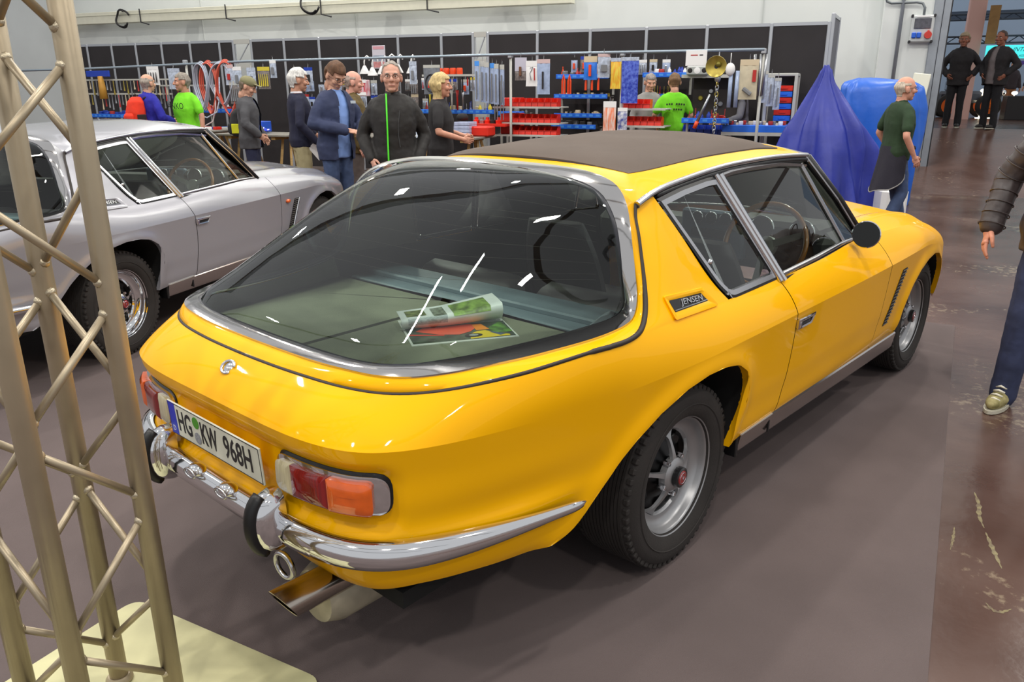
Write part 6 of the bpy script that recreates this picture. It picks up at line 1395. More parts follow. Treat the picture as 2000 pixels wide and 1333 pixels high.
# wire and metal parts hanging at the right end
t = ST('brass_horn', 'round brass part hanging under the rail right of the white sign', 'horn', -.50, Y0, 1.90)
b = MB(); b.lathe([(.03, .02), (.12, .0), (.15, -.03), (.145, -.05), (.10, -.02), (.03, -.01)], 20, axis='y'); b.build('bell', GOLD, t, ang=40)
b = MB(); b.ball((.03, -.03, .03), (.04, .03, .04)); b.build('hub', mat('brass_dk', (120, 110, 40), .4, .5), t, smooth=True)
t = ST('chain_hoist', 'chrome chain hoist hanging from the rail above the yellow roof', 'hoist', -.47, Y0, 0)
for k, z in enumerate(np.linspace(1.66, 1.0, 15)):
    b = MB(); b.tube([(.02*math.cos(a)*(1 if k % 2 else .4), .02*math.cos(a)*(.4 if k % 2 else 1), z+.034*math.sin(a)) for a in np.linspace(0, 2*PI, 10, False)], .008, 5, closed=True); b.build('chain_link', STEEL if k % 3 else GOLD, t, smooth=True)
b = MB(); b.ball((0, 0, 1.74), (.045, .03, .06)); b.tube([(0, 0, 1.8), (0, 0, 2.1)], .010, 6); b.build('hoist_block', STEEL, t, smooth=True)
b = MB(); b.tube([(-.10, .02, 1.13), (.06, .01, 1.52)], [.022, .016], 8); one(b, 'jack_lever', STEEL, 'slanted chrome lever with red grip beside the chain hoist', 'lever', -.62, Y0-.03, 0, smooth=True)
b = MB(); b.tube([(-.135, .02, 1.04), (-.098, .02, 1.14)], .028, 8); b.build('red_grip', ORNG, bpy.data.objects['jack_lever'], smooth=True)
for k in range(2):
    b = MB(); b.tube([(-.045+.09*k, 0, -.26), (-.045+.09*k, 0, .24)], .030, 8); one(b, 'wrapped_bar', mat('film_blue', (160, 176, 206), .2), ['left', 'right'][k]+' pale blue wrapped bar hanging beside the chain hoist', 'bar', -.24, Y0, 1.60, 0, 'two pale blue wrapped bars', smooth=True)
b = MB(); b.tube([(0, 0, -.26), (0, 0, .24)], .022, 8); one(b, 'dark_bar', DARK, 'dark bar hanging between two pale blue wrapped bars', 'bar', -.24, Y0+.01, 1.60, smooth=True)
bag(-.04, Y0, 1.72, .26, .54, 'cream card pack with a small red label near the right rail end', 'pack', G2, mat('card_cream', (196, 186, 160), .5, vary=.08, scale=10), lambda t, w, h: (MB().box((.08, -.03, .05), (.05, .01, .16)).build('red_label', G1, t), MB().tube([(-.06, -.03, -.12), (.05, -.04, -.2)], .03, 6).build('part', G3, t)), head=.15)
for k in range(3):
    b = MB(); b.tube([(0, 0, -.28), (.03*k-.03, 0, .28)], .020, 8); one(b, 'chrome_tube', STEEL, ['left', 'middle', 'right'][k]+' thin chrome tube hanging at the rail end post', 'tube', .05+.05*k, Y0+.05, 1.78, 0, 'chrome tubes at the rail end', smooth=True)
b = MB(); b.ball((0, 0, 0), (.07, .05, .09)); b.tube([(0, 0, .08), (0, 0, .22)], .006, 5); one(b, 'white_bulb', WHITE, 'white teardrop lamp hanging beside the brass horn', 'lamp', -.30, Y0-.03, 1.86, smooth=True)
# hoses
for k, (x, z, w, h, c, lb) in enumerate([(-9.98, 1.66, .26, .40, mat('hose_grey', (176, 184, 200), .3), 'grey hose loop hanging leftmost under the rail'), (-9.80, 1.62, .22, .45, mat('hose_red', (208, 92, 72), .35), 'red hose loop hanging second from the left'), (-9.50, 1.70, .24, .36, mat('hose_grey', (176, 184, 200), .3), 'grey hose loop with blue tag near the cap man'), (-9.38, 1.62, .20, .46, mat('hose_red', (208, 92, 72), .35), 'red hose loop hanging nearest to the cap man')]):
    b = MB()
    for j in range(3): b.tube([(w*(1-.06*j)*math.cos(a)*(1 if math.sin(a) > 0 else 1-.45*abs(math.sin(a))), -.03+.03*j+.01*math.sin(2*a), h*(1+.05*j)*math.sin(a)) for a in np.linspace(0, 2*PI, 36, False)], .0135, 6, closed=True)
    one(b, 'hose_loop', c, lb, 'hose', x, Y0, z, .25*(k-1.5), smooth=True)
for x, z, m_, lb in ((-9.60, 1.62, FILM, 'pale clear hose tail hanging under the grey loops'), (-9.72, 1.45, mat('hose_clear', (214, 196, 196), .25), 'pink clear hose tail drooping to the red goods')):
    b = MB(); b.tube([(.1, 0, .2), (.05, 0, -.2), (.0, -.05, -.42), (-.2, -.1, -.52), (-.42, -.1, -.48)], .014, 6); one(b, 'hose_tail', m_, lb, 'hose', x, Y0-.05, z, smooth=True)
# white funnels with curved necks
for k, (x, z) in enumerate([(-6.66, 1.98), (-6.50, 1.95), (-6.30, 1.97), (-6.16, 2.0), (-5.98, 1.99), (-5.72, 1.98)]):
    t = ST('funnel', 'white metal funnel with hooked neck, '+nth(k, 6)+' in its row', 'funnel', x, -1.6, z, .3*k, 'white hooked funnels'); b = MB(); b.lathe([(.022, .02), (.085, -.10), (.09, -.12), (.082, -.115), (.018, .02)], 16); b.build('cone', WHITE, t, ang=40)
    b = MB(); b.tube([(0, 0, .01), (.0, 0, .08), (.02, 0, .15), (.06, 0, .18), (.10, 0, .15), (.105, 0, .10)], .013, 7); b.build('neck', WHITE, t, smooth=True)
b = MB(); b.box((0, 0, 0), (.27, .012, .40), bev=.003); po = one(b, 'poster', mat('poster_pale', (200, 196, 206), .6), 'pale product poster hanging above the white funnels', 'poster', -6.72, -1.0, 2.16)
for z, h, m_ in ((.16, .05, mat('poster_pink', (206, 150, 160), .6)), (-.02, .10, mat('poster_grey', (150, 160, 176), .6, vary=.2, scale=20)), (-.13, .10, mat('poster_rose', (196, 130, 130), .6, vary=.2, scale=20))):
    b = MB(); b.box((0, -.008, z), (.23, .004, h)); b.build('print_field', m_, po)
t = ST('checked_pack', 'white and pink checked box hanging left of black jacket man', 'box', -6.28, -2.35, 1.62); b = MB(); b.box((0, 0, 0), (.30, .12, .26), bev=.01); b.build('carton', mat('pack_pink', (214, 206, 214), .4, rgb2=(196, 60, 76), scale=9, stretch=(3, 1, .6)), t)
for z in (-.09, .11):
    b = MB(); b.box((0, -.064, z), (.28, .004, .05)); b.build('label_field', WHITE, t)
# packs along the left half
for (x, z, w, h, lb, m1, m2, pr) in [(-8.52, 1.80, .27, .38, 'pack of yellow-handled tools right of the cap man', G5, mat('card_grey2', (120, 112, 110), .5, vary=.3, scale=30), pr_tools(G5, 5)), (-8.80, 1.80, .2, .36, 'clear pack of parts beside the yellow tool pack', FILM, FILM, pr_bar(G3, .4, .4)), (-9.12, 1.82, .2, .36, 'white card pack above the cap of the man', WHITE, FILM, pr_bar(G3, .3, .4)), (-9.30, 1.86, .2, .36, 'red-tipped white pack left of the cap man', mat('pinkish', (206, 180, 180), .6), FILM, pr_bar(G1, .3, .3)), (-9.20, 1.55, .26, .40, 'grey pack of chisels hanging behind the cap man', LGREY, mat('card_grey2', (120, 112, 110), .5, vary=.3, scale=30), pr_tools(STEEL, 5)), (-7.85, 1.80, .16, .30, 'blue gauge pack behind the white-haired man', DBLUE, FILM, pr_bar(DBLUE, .5, .4)), (-7.55, 1.82, .18, .30, 'blue pressure gauge pack left of the navy jacket man', DBLUE, FILM, pr_bar(DARK, .5, .4)), (-10.63, 1.80, .30, .38, 'grey crumpled clear bag hanging left of the hoses', FILM, FILM, None), (-11.15, 1.86, .30, .34, 'white card with black tools beside green t-shirt man', WHITE, WHITE, pr_tools(DARK, 4)), (-8.30, 1.95, .14, .3, 'narrow white pack above the yellow tools', WHITE, FILM, pr_bar(G3, .4, .4)), (-7.05, 1.62, .2, .34, 'dark pack behind the bald man with olive jacket', DARK, DARK, pr_bar(STEEL, .2, .5)), (-5.45, 1.86, .14, .36, 'clear pack beside the jump leads', FILM, FILM, pr_bar(G3, .3, .4))]:
    bag(x, Y0, z, w, h, lb, 'pack', m1, m2, pr, head=.18)
r = random.Random(4)
for j, z in enumerate((1.78, 1.50)):
    b = MB(); b.box((0, 0, 0), (2.6, .02, .03)); one(b, 'tool_rail', LGREY, ('upper' if j == 0 else 'lower')+' grey rail holding long tools behind the red backpack man', 'rail', -12.7, -1.35, z+.02)
    for k in range(26):
        L_ = r.uniform(.16, .30); b = MB(); b.tube([(0, 0, 0), (0, 0, -L_*.6), (0, 0, -L_)], [.008, .010, .017], 6); one(b, 'hanging_tool', r.choice([STEEL, STEEL, G3, G1, G2, DARK, GOLD]), 'long hand tool on the '+('upper' if j == 0 else 'lower')+' rail behind red backpack, '+nth(k, 26), 'tool', -13.9+2.4*k/25, -1.38, z, 0, 'tools on the '+('upper' if j == 0 else 'lower')+' far left rail')
b = MB(); b.box((0, 0, 0), (.65, .03, .12), bev=.005); one(b, 'brand_board', DBLUE, 'deep blue header board at the far left of the stall', 'board', -13.26, -1.45, 1.92)
b = MB(); b.tube([(0, 0, .25), (.02, 0, -.2)], [.05, .085], 8); one(b, 'leather_strap', mat('ochre', (184, 134, 50), .6), 'ochre leather strap bundle hanging at the far left', 'strap', -13.15, -1.5, 1.62, smooth=True)
for k in range(16):
    L_ = r.uniform(.2, .3); b = MB(); b.tube([(0, 0, 0), (0, 0, -L_*.6), (0, 0, -L_)], [.006, .008, .014], 6); one(b, 'hanging_tool', r.choice([STEEL, G3, DARK, G1]), 'long tool hanging left of the hose loops, '+nth(k, 16), 'tool', -11.55+1.2*k/15, -1.45, 1.66, 0, 'tools between green t-shirt man and hoses')
b = MB(); b.box((0, 0, 0), (1.5, .02, .03)); one(b, 'tool_rail', LGREY, 'grey tool rail between green t-shirt man and hose loops', 'rail', -10.9, -1.4, 1.68)
# tools hanging behind the fair-haired man
b = MB(); b.box((0, 0, 0), (1.05, .24, .02)); b.box((0, -.12, .0), (1.05, .02, .035)); one(b, 'upper_shelf', LGREY, 'cream upper shelf with orange cans behind fair-haired man', 'shelf', -5.25, -1.0, 1.83)
for k in range(5):
    put(PR['pot'], 'orange_can', 'orange can on cream upper shelf, '+nth(k, 5), 'can', -5.60+.13*k, -1.02, 1.845, 0, 'orange cans on the cream shelf', ORNG).scale = (1.2, 1.2, 1.3)
for k in range(10):
    L_ = .2+.06*math.sin(k*2.1); b = MB(); b.tube([(0, 0, 0), (0, 0, -L_*.5), (0, 0, -L_)], [.010, .018, .014], 6); one(b, 'hanging_tool', [G2, STEEL, DARK, G1, G3][k % 5], 'tool hanging under the cream shelf, '+nth(k, 10), 'tool', -5.70+.10*k, -1.08, 1.80, 0, 'tools under the cream shelf')
for k in range(7):
    b = MB(); b.tube([(0, 0, 0), (0, 0, .22), (.0, 0, .34)], [.018, .016, .03], 7); one(b, 'spanner', [G5, STEEL, G3, STEEL, LGREY, G1, STEEL][k], 'upright wrench on the long blue shelf, '+nth(k, 7), 'wrench', -5.72+.11*k, -.95, 1.24, 0, 'wrenches on the long blue shelf', smooth=True)
b = MB(); b.ball((0, 0, .05), (.14, .10, .10)); one(b, 'paper_bag', WHITE, 'crumpled white bag on the table edge left of the jump leads', 'bag', -5.72, -1.9, 1.20)
r = random.Random(21); ZN = [('behind cap man', -9.0, -7.0), ('behind navy jacket man', -7.0, -5.9), ('above the long blue shelf', -5.85, -4.45), ('above the top rack shelf', -3.35, -1.35)]
for zn, xa, xb in ZN:
    for row in range(2):
        n = int((xb-xa)/.21); z = (1.66 if row == 0 else 1.36) if xa < -4.5 else (1.96, 2.0)[row]
        if xa > -4.5 and row == 1: continue
        if xa == -5.85 and row == 1: continue
        for k in range(n):
            c_, m_ = r.choice([('white', WHITE), ('grey', LGREY), ('red', G1), ('cream', G2), ('blue', DBLUE), ('yellow', G5), ('black', DARK)]); f_ = r.choice([FILM, FILM, mat('card_grey2', (120, 112, 110), .5, vary=.3, scale=30), mat('film_blue', (160, 176, 206), .2, vary=.1, scale=20)])
            bag(xa+.1+(xb-xa-.2)*(k+.5)/n, -.45-.08*(k % 2), z+r.uniform(-.04, .04), r.uniform(.11, .17), r.uniform(.20, .28), '%s-topped pack %s, %s row, %s' % (c_, zn, ['upper', 'lower'][row], nth(k, n)), 'pack', m_, f_, r.choice([pr_bar(DARK, .3, .4), pr_bar(STEEL, .25, .45), pr_tools(G1, 2), pr_tools(STEEL, 3), pr_bar(ORNG, .3, .4)]), head=.2)
# cabinet with red and blue trays
t = ST('parts_cabinet', 'grey open cabinet with mesh side at the right end of stall', 'cabinet', .33, -.90, 0)
for sx in (-.21, .21):
    for y in (0, .62): b = MB(); b.box((sx, y, .90), (.045, .045, 1.80), bev=.005); b.build('upright', LGREY, t)
b = MB(); b.box((0, .31, 1.80), (.46, .66, .04), bev=.005); b.build('top_frame', LGREY, t)
b = MB(); b.box((.215, .31, 1.35), (.012, .6, .85)); b.build('mesh_side', mat('mesh_grey', (150, 144, 138), .7, vary=.15, scale=120), t)
b = MB(); b.box((0, .60, 1.35), (.42, .012, .85)); b.build('back_panel', mat('mesh_grey2', (96, 98, 100), .7), t)
for k in range(6):
    b = MB(); b.box((.05, .16, 1.155+.089*k), (.25, .30, .080), bev=.006); b.box((.05, .005, 1.155+.089*k), (.10, .012, .022), bev=.004); one(b, 'storage_tray', RED if k % 2 else BLUE, ('red' if k % 2 else 'blue')+' tray, '+['lowest', 'second from bottom', 'third from bottom', 'third from top', 'second from top', 'topmost'][k]+' of the stack in the grey cabinet', 'tray', .33, -.90, 0)
b = MB(); b.box((0, .25, 1.02), (.95, .5, .10), bev=.005); tb_ = one(b, 'blue_counter', BLUE, 'bright blue counter shelf in front of the grey cabinet', 'counter', .05, -1.5, 0); b = MB(); b.box((0, .25, .945), (.97, .52, .05)); b.build('counter_frame', LGREY, tb_)
b = MB()
for sx in (-.46, .46): b.box((sx, .05, .46), (.04, .04, .92))
b.build('counter_leg', LGREY, tb_)
for k in range(18): o = put(PR[['socket', 'pot', 'carton'][k % 3]], 'small_part', 'small '+CN[[WHITE, G1, STEEL, G2][k % 4].name]+' part on the blue counter, '+nth(k, 18), 'part', -.36+.048*k, -1.42+.05*(k % 3), 1.07, k, 'parts on the blue counter', [WHITE, G1, STEEL, G2][k % 4]); o.scale = (.75, .75, .7)
for k in range(3): bag(.10+.10*k, -1.15, 1.62-.05*k, .10, .46, ['left', 'middle', 'right'][k]+' clear pack of metal strips inside the grey cabinet', 'pack', LGREY, FILM, pr_bar(STEEL, .2, .6), tilt=.2*k, head=.1)['group'] = 'packs in the grey cabinet'
# pegboard wall behind the counter with dark parts
t = ST('dark_board', 'dark pegboard with small parts right of the lime t-shirt', 'board', -.62, -.62, 1.45)
b = MB(); b.box((0, 0, 0), (.86, .02, .62)); b.build('board', mat('board_dark', (52, 46, 44), .8), t)
for k in range(5): b = MB(); b.lathe([(0, -.02), (.03, -.02), (.042, .0), (0, .0)], 10, axis='y', c=(-.3+.16*k, -.02, .12*math.sin(k*2))); b.build('round_part', [GOLD, STEEL, G3][k % 3], t, ang=40)
b = MB(); b.box((0, 0, 0), (.95, .3, .03)); b.box((0, -.15, 0), (.95, .02, .05)); one(b, 'upper_shelf', LGREY, 'grey upper shelf carrying the radio box', 'shelf', -.72, -.78, 1.785)
# tables on trestles in front
def table(x, y, w, d, z, label, legs=True):
    t = ST('trestle_table', label, 'table', x, y); b = MB(); b.box((0, 0, z-.015), (w, d, .03), bev=.004); b.build('table_top', mat('top_grey', (120, 116, 108), .6, vary=.06), t)
    for sx in (-.5, .5):
        if not legs: continue
        for sy in (-1, 1):
            b = MB(); b.tube([(sx*w*.6, sy*.10, z-.05), (sx*w*.6+.0, sy*.30, .0)], .028, 4); b.build('trestle_leg', WOOD, t)
            b = MB(); b.tube([(sx*w*.6+.12, sy*.06, z-.05), (sx*w*.6+.26, sy*.30, .0)], .026, 4); b.build('trestle_leg', WOOD, t)
        b = MB(); b.box((sx*w*.6, 0, z-.05), (.08, .7, .06)); b.build('trestle_beam', WOOD, t)
table(-4.45, -2.7, 1.25, .8, .90, 'trestle table with clear boxes beside the yellow roof'); table(-7.75, -3.1, 1.5, .8, .90, 'trestle table with blue packs behind white-haired man'); table(-6.0, -2.9, 1.3, .8, .90, 'trestle table between navy and black jackets'); table(-9.6, -2.7, 1.5, .8, .92, 'table with red goods under the hose loops'); table(-12.6, -2.4, 2.6, .8, .86, 'long table at the far left of the stall')
for k in range(4):
    b = MB(); b.box((0, 0, 0), (.27, .30, .05), bev=.006); one(b, 'clear_case', mat('case_clear', (172, 180, 208), .15, vary=.12, scale=14), 'clear plastic case, '+['lowest', 'second lowest', 'second highest', 'topmost'][k]+' of the stack on the table', 'case', -4.18, -2.72, .93+.054*k, 0, 'stack of clear cases')
b = MB(); b.box((0, 0, .085), (.30, .34, .17), bev=.005); one(b, 'olive_box', mat('olive_grey', (116, 110, 88), .7), 'olive grey carton on the table left of the clear cases', 'box', -4.50, -2.75, .90)
b = MB(); b.box((0, 0, .075), (.30, .3, .15), bev=.02); one(b, 'red_case', RED, 'red case at the right end of table by the roof', 'case', -3.92, -2.62, .90)
r = random.Random(9)
for k in range(22):
    b = MB(); P = np.array([[(.11*(u-.5), .08*(v-.5), .02*math.sin(u*5+k)*math.sin(v*6)+.03*math.sin(PI*u)*math.sin(PI*v)) for u in np.linspace(0, 1, 5)] for v in np.linspace(0, 1, 5)]); b.grid(P); b.grid(P*[1, 1, .2], flip=True); one(b, 'clear_bag', FILM if k % 3 else WHITE, 'clear or white bag in the heap on the table, '+['front', 'back'][k//11]+' row, '+nth(k % 11, 11), 'bag', -4.95+.045*(k % 11)+r.uniform(-.02, .02), -2.75+.16*(k//11), .92+.05*(k % 3), r.uniform(0, 3), 'heap of clear bags', smooth=True)
for k in range(5): b = MB(); b.tube([(0, 0, .0), (.02, -.02, -.2), (.0, -.02, -.36)], .016, 6); one(b, 'hanging_strip', FILM, 'clear strip of packs off the table edge, '+nth(k, 5), 'strip', -5.02+.05*k, -3.12, .98, 0, 'strips at the table edge', smooth=True)
for k in range(5): b = MB(); b.lathe([(0, 0), (.05, 0), (.055, .05), (.03, .06), (.03, .10), (0, .10)], 12); one(b, 'red_goods', [RED, STEEL, RED, DARK, RED][k], ['red', 'chrome', 'red', 'black', 'red'][k]+' part on the red ledge, '+nth(k, 5), 'part', -4.36+.10*k, -1.9, 1.06, 0, 'parts left of the red bins', ang=40)
b = MB(); b.box((0, 0, 0), (.85, .45, .04)); one(b, 'red_ledge', RED, 'red ledge with chrome parts left of the red bins', 'shelf', -4.2, -1.85, 1.04)
b = MB(); b.lathe([(0, 0), (.09, .01), (.10, .06), (.07, .11), (0, .12)], 14); one(b, 'rubber_dome', DARK, 'black rubber dome on the ledge under the jump leads', 'cap', -4.62, -1.9, 1.10, smooth=True)
for k in range(14):
    b = MB(); P = np.array([[(.16*(u-.5), .12*(v-.5), .03*math.sin(u*7+k)*math.cos(v*5)+.03*math.sin(PI*u)*math.sin(PI*v)) for u in np.linspace(0, 1, 6)] for v in np.linspace(0, 1, 6)]); b.grid(P); b.grid(P*[1, 1, .2], flip=True); one(b, 'blue_pack', mat('foil_blue', (34, 60, 214), .12, coat=1, vary=.3, scale=12), 'shiny blue foil pack behind white-haired man, '+['front', 'back'][k//7]+' row, '+nth(k % 7, 7), 'pack', -8.05+.06*(k % 7)+.02*(k//7), -3.35+.17*(k//7), .93+.02*(k % 3), k*.7, 'blue foil packs', smooth=True)
b = MB(); b.box((0, 0, .09), (.30, .25, .18), bev=.01); one(b, 'blue_case', mat('case_blue', (40, 84, 190), .4), 'blue plastic case on the table left of white-haired man', 'case', -7.96, -2.95, .91)
b = MB(); b.box((0, 0, .18), (.24, .2, .36), bev=.01); one(b, 'green_box', mat('tool_green', (30, 96, 70), .5), 'dark green case standing behind white-haired man', 'case', -8.55, -2.6, .92)
for k in range(3): b = MB(); b.box((0, 0, .04), (.22, .26, .078), bev=.004); one(b, 'white_box', [WHITE, LGREY, mat('box_bluegrey', (150, 160, 176), .5)][k], ['white carton lowest', 'grey carton middle', 'blue-grey carton topmost'][k]+' of the stack left of black jacket man', 'box', -5.98, -3.0, .90+.08*k)
for k in range(10): b = MB(); b.box((0, 0, .025), (.12, .09, .05), bev=.004); one(b, 'red_pack', [RED, G1, WHITE][k % 3], ['bright red', 'dull red', 'white'][k % 3]+' pack on the table under the hoses, '+nth(k, 10), 'pack', -10.15+.12*k, -2.85+.1*(k % 2), .92, k*.5, 'red packs under the hoses')
for k in range(8): b = MB(); b.box((0, 0, .02), (.16, .12, .04), bev=.004); one(b, 'blue_tray_pack', [DBLUE, BLUE, LGREY][k % 3], ['dark blue', 'bright blue', 'grey'][k % 3]+' flat pack on the table beside cap man, '+nth(k, 8), 'pack', -9.2+.1*k, -2.6+.1*(k % 2), .92, k*.4, 'flat packs beside cap man')
for (x, y, w, d, h, lb) in ((-5.55, -3.55, .48, .3, .30, 'open brown cardboard box under the table by black jacket man'), (-7.9, -3.4, .45, .35, .30, 'brown cardboard box on the floor behind white-haired man'), (-8.6, -3.1, .4, .35, .34, 'brown cardboard box beneath the blue foil table'), (-4.6, -3.1, .5, .4, .45, 'tall brown carton beneath the clear case table'), (-6.6, -3.5, .4, .3, .25, 'small brown carton under the middle trestle')):
    t = ST('cardboard_box', lb, 'box', x, y, 0, .1); b = MB()
    for sx in (-1, 1): b.box((sx*w/2, 0, h/2), (.008, d, h))
    for sy in (-1, 1): b.box((0, sy*d/2, h/2), (w, .008, h))
    b.box((0, 0, .006), (w, d, .01)); b.build('carton_body', CARD, t)
    b = MB(); b.box((0, -d/2-.06, h-.03), (w, .006, .14), R=rotm('X', .9)); b.build('flap', CARD, t)
# tarpaulins
def tarp(x, y, prof, folds, label, m, seed, lean=0.0, n=84):
    r = random.Random(seed); ph = [r.uniform(0, 6.28) for _ in range(8)]; G = []
    Z = np.linspace(0, 1, 40); pz = np.array([p[0] for p in prof])
    for q in Z[::-1]:
        z = prof[0][0]*(1-q)+prof[-1][0]*q; c = [float(np.interp(z, pz, [p[i] for p in prof])) for i in (1, 2, 3, 4)]; row = []
        for a in np.linspace(0, 2*PI, n, False):
            f = 1+folds*(1-.35*q)*(.5*math.sin(5*a+ph[0]+2.2*q)+.35*math.sin(9*a+ph[1]-3.5*q)+.28*math.sin(14*a+ph[2]+5*q)+.25*math.sin(3*a+ph[3])*math.sin(5*q+ph[4]))
            dz = .030*math.sin(4*a+ph[5]+6*q)+.018*math.sin(11*a+ph[6]-9*q)
            ca, sa = math.cos(a), math.sin(a); e = .8 if folds > .2 else .5
            row.append((c[2]+c[0]*f*math.copysign(abs(ca)**e, ca), c[3]+c[1]*f*math.copysign(abs(sa)**e, sa), max(.004, z+dz*(1 if q < .97 else .2))))
        G.append(row)
    G = np.array(G); b = MB(); b.grid(G, wrap=True); b.add(G[0], [tuple(range(n))]); b.add(G[-1], [tuple(range(n))])
    o = one(b, 'tarpaulin', m, label, 'tarpaulin', x, y, 0, ang=70, fixn=True); return o
# profile rows from the floor up: z, half-width x, half-depth y, centre x, centre y
tarp(1.08, -2.75, [(.005, .68, .52, .02, 0), (.45, .62, .46, .02, 0), (.85, .55, .40, .02, 0), (1.10, .46, .34, .0, 0), (1.30, .33, .26, -.03, 0), (1.50, .21, .17, -.05, 0), (1.68, .11, .10, -.07, 0), (1.80, .07, .06, -.07, 0), (1.88, .03, .03, -.08, 0)], .25, 'dark ultramarine tarpaulin draped to a peak over stacked goods, beside cabinet', mat('tarp_dark', (40, 52, 150), .42, vary=.08, scale=4, bump=.25, bscale=14), 3)
tarp(1.72, -1.35, [(.005, .50, .5, .05, 0), (.8, .52, .5, .05, 0), (1.35, .54, .46, .03, 0), (1.60, .50, .42, .0, 0), (1.70, .38, .32, -.05, 0), (1.735, .1, .1, -.2, 0)], .12, 'bright blue tarpaulin covering goods by the white wall, behind the man in green', mat('tarp_light', (36, 96, 196), .38, vary=.07, scale=4, bump=.25, bscale=14), 8)
b = MB(); b.box((0, 0, .2), (.34, .3, .4), bev=.05); one(b, 'white_canister', WHITE, 'white plastic canister on the floor behind the man in green', 'canister', 1.95, -2.95, 0, .4)
t = ST('blue_booth', 'dark blue and white exhibition booth far left behind the truss tower', 'booth', -18.6, -3.5); b = MB(); b.box((0, 0, 1.25), (3.0, .12, 2.5), bev=.01); b.build('booth_wall', mat('booth_blue', (40, 52, 92), .6), t)
b = MB(); b.box((0, -.07, 2.1), (2.9, .03, .5)); b.build('booth_fascia', mat('booth_white', (196, 208, 226), .5), t)
b = MB(); b.box((-.3, -.5, .5), (1.6, .6, 1.0), bev=.02); b.build('booth_counter', mat('booth_dark', (36, 38, 50), .5), t)
# ------------------------------------------------------------------ next hall beyond the gate
HZ = .84
b = MB(); b.box((3.95, 9.0, 3.0), (.36, .36, 6.0), bev=.02); struct('column_salmon', b, mat('salmon_col', (214, 168, 156), .6))
b = MB(); b.box((0, 0, 0), (.22, .05, .85)); one(b, 'wood_panel', mat('ply', (150, 112, 62), .6, vary=.1), 'brown plywood panel on the pale column beyond the gate', 'panel', 4.30, 8.7, 3.02)
def lattice(x0, x1, y, z, h, label):
    t = ST('lattice_beam', label, 'beam', (x0+x1)/2, y, z); w = x1-x0
    for dz in (-h/2, h/2): b = MB(); b.tube([(-w/2, 0, dz), (w/2, 0, dz)], .022, 6); b.build('chord', mat('beam_dk', (60, 70, 84), .5, .3), t)
    n = int(w/.22)
    for k in range(n): b = MB(); s = 1 if k % 2 else -1; b.tube([(-w/2+w*k/n, 0, -s*h/2), (-w/2+w*(k+1)/n, 0, s*h/2)], .011, 4); b.build('web_bar', mat('beam_dk', (60, 70, 84), .5, .3), t)
lattice(3.2, 7.0, 9.4, 2.72, .16, 'lower dark lattice beam beyond the gate above turquoise banner')
lattice(3.2, 8.0, 11, 3.36, .14, 'upper dark lattice beam beyond the gate')
b = MB(); b.box((6.5, 14, 3.62), (9, .15, .22)); struct('beam_far', b, mat('beam_bluegrey', (70, 84, 104), .6))
t = ST('banner', 'turquoise lit banner with dark slanted letters beyond the gate', 'banner', 5.1, 8.6, 2.40); b = MB(); b.box((0, 0, 0), (1.75, .05, .30), bev=.01); b.build('banner_board', mat('turq', (70, 224, 224), .4, emit=.9), t)
text_obj('INTEREST', .13, mat('banner_ink', (20, 120, 130), .6), t, (-.05, -.03, .05), (PI/2, 0, 0), shear=.4); text_obj('CLASSIC CAR', .07, mat('banner_ink2', (20, 100, 112), .6), t, (-.05, -.03, -.09), (PI/2, 0, 0))
b = MB(); b.poly([(-.16, 0, 0), (.16, 0, 0), (0, 0, -.10)], (0, .03, 0)); one(b, 'pennant', mat('violet', (104, 60, 150), .6), 'small violet pennant under the turquoise banner', 'pennant', 5.05, 8.7, 2.20)
b = MB(); b.box((0, 0, .28), (1.5, .7, .56), bev=.01); one(b, 'black_counter', mat('counter_black', (30, 24, 26), .6), 'black draped counter beyond the gate at the right edge', 'counter', 5.62, 9.0, HZ)
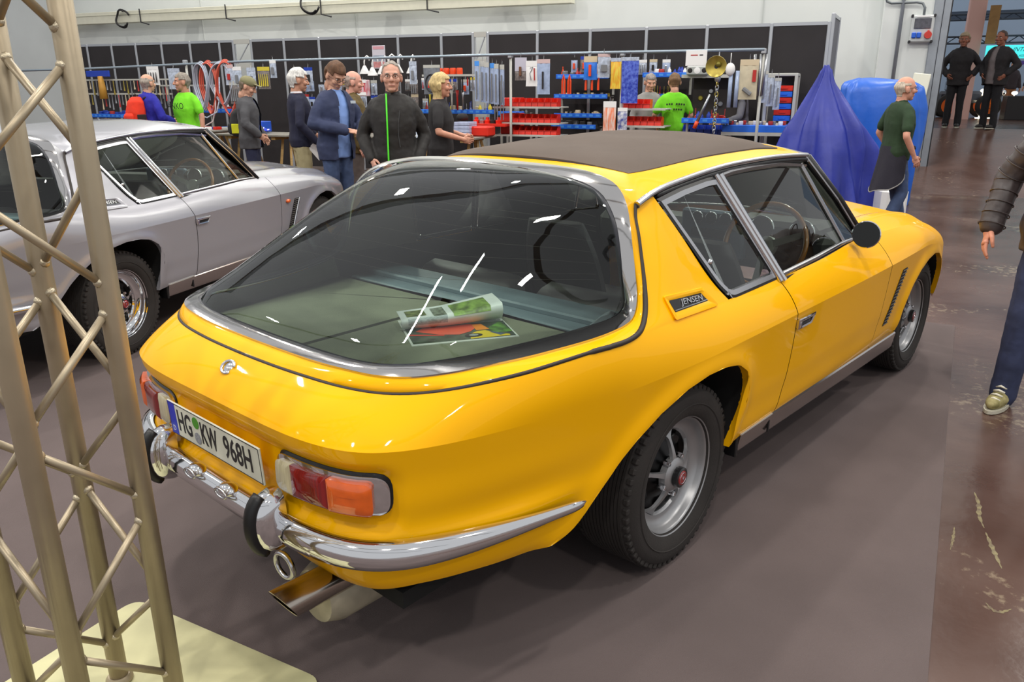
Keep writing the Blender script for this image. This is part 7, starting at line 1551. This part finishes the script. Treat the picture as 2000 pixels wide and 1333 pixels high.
t = ST('vintage_car', 'dark vintage vehicle with orange wheels behind the two men', 'car', 4.35, 10.2, HZ, .1)
for x in (-.62, .28):
    for yy in (-.35, .35):
        b = MB(); b.lathe([(.20, -.05), (.29, -.05), (.31, 0), (.29, .05), (.20, .05)], 24, axis='y', c=(x, yy, .31)); b.build('tyre', M_RUBBER, t, smooth=True)
        b = MB(); b.lathe([(0, -.06), (.06, -.06), (.08, -.03), (.19, -.03), (.205, -.05), (.205, .04)], 24, axis='y', c=(x, yy, .31)); b.build('wheel_disc', mat('wheel_orange', (240, 110, 20), .4), t, ang=40)
b = MB(); b.box((-.15, 0, .52), (1.5, .5, .30), bev=.08); b.box((-.4, 0, .80), (.6, .46, .35), bev=.08); b.build('bodywork', mat('vintage_dark', (38, 42, 56), .3, coat=.5), t)
b = MB(); b.ball((.62, -.2, .62), (.06, .08, .08)); b.build('headlamp', M_CHROME, t, smooth=True)
b = MB(); b.box((.35, -.1, .86), (.16, .12, .2), bev=.03); b.build('orange_cover', mat('wheel_orange', (240, 110, 20), .4), t)
for (sx, sy, dg, lb, tm) in ((5.35, 11.6, 20, 'small distant person in brown trousers beyond the gate', cloth('far_dark', (60, 50, 54))), (5.72, 10.6, -30, 'distant person in black behind black counter', cloth('far_black', (26, 26, 34)))):
    x, y, r_ = P_(sx, sy, dg); person(lb, x, y, HZ, r_, 1.45 if sy > 11 else 1.55, hair=(60, 50, 44), top='sweater', top_m=tm, leg_m=cloth('far_brown', (170, 110, 70)), vox=.022)
for k, (x, z) in enumerate(((4.75, 1.92), (4.5, 1.52), (5.2, 1.46))):
    b = MB(); b.ball((0, 0, 0), (.07, .04, .045)); b.tube([(0, .02, -.02), (0, .02, HZ-z+.01)], .012, 6); b.lathe([(0, 0), (.09, 0), (.09, .015), (0, .02)], 10, c=(0, .02, HZ-z)); o = one(b, 'display_lamp', mat('lamp_glow', (255, 244, 214), .4, emit=6), ['bright display lamp left, under the banner', 'bright display lamp near the orange wheel', 'bright display lamp before the black counter'][k], 'lamp', x, 9.9, z, smooth=True)
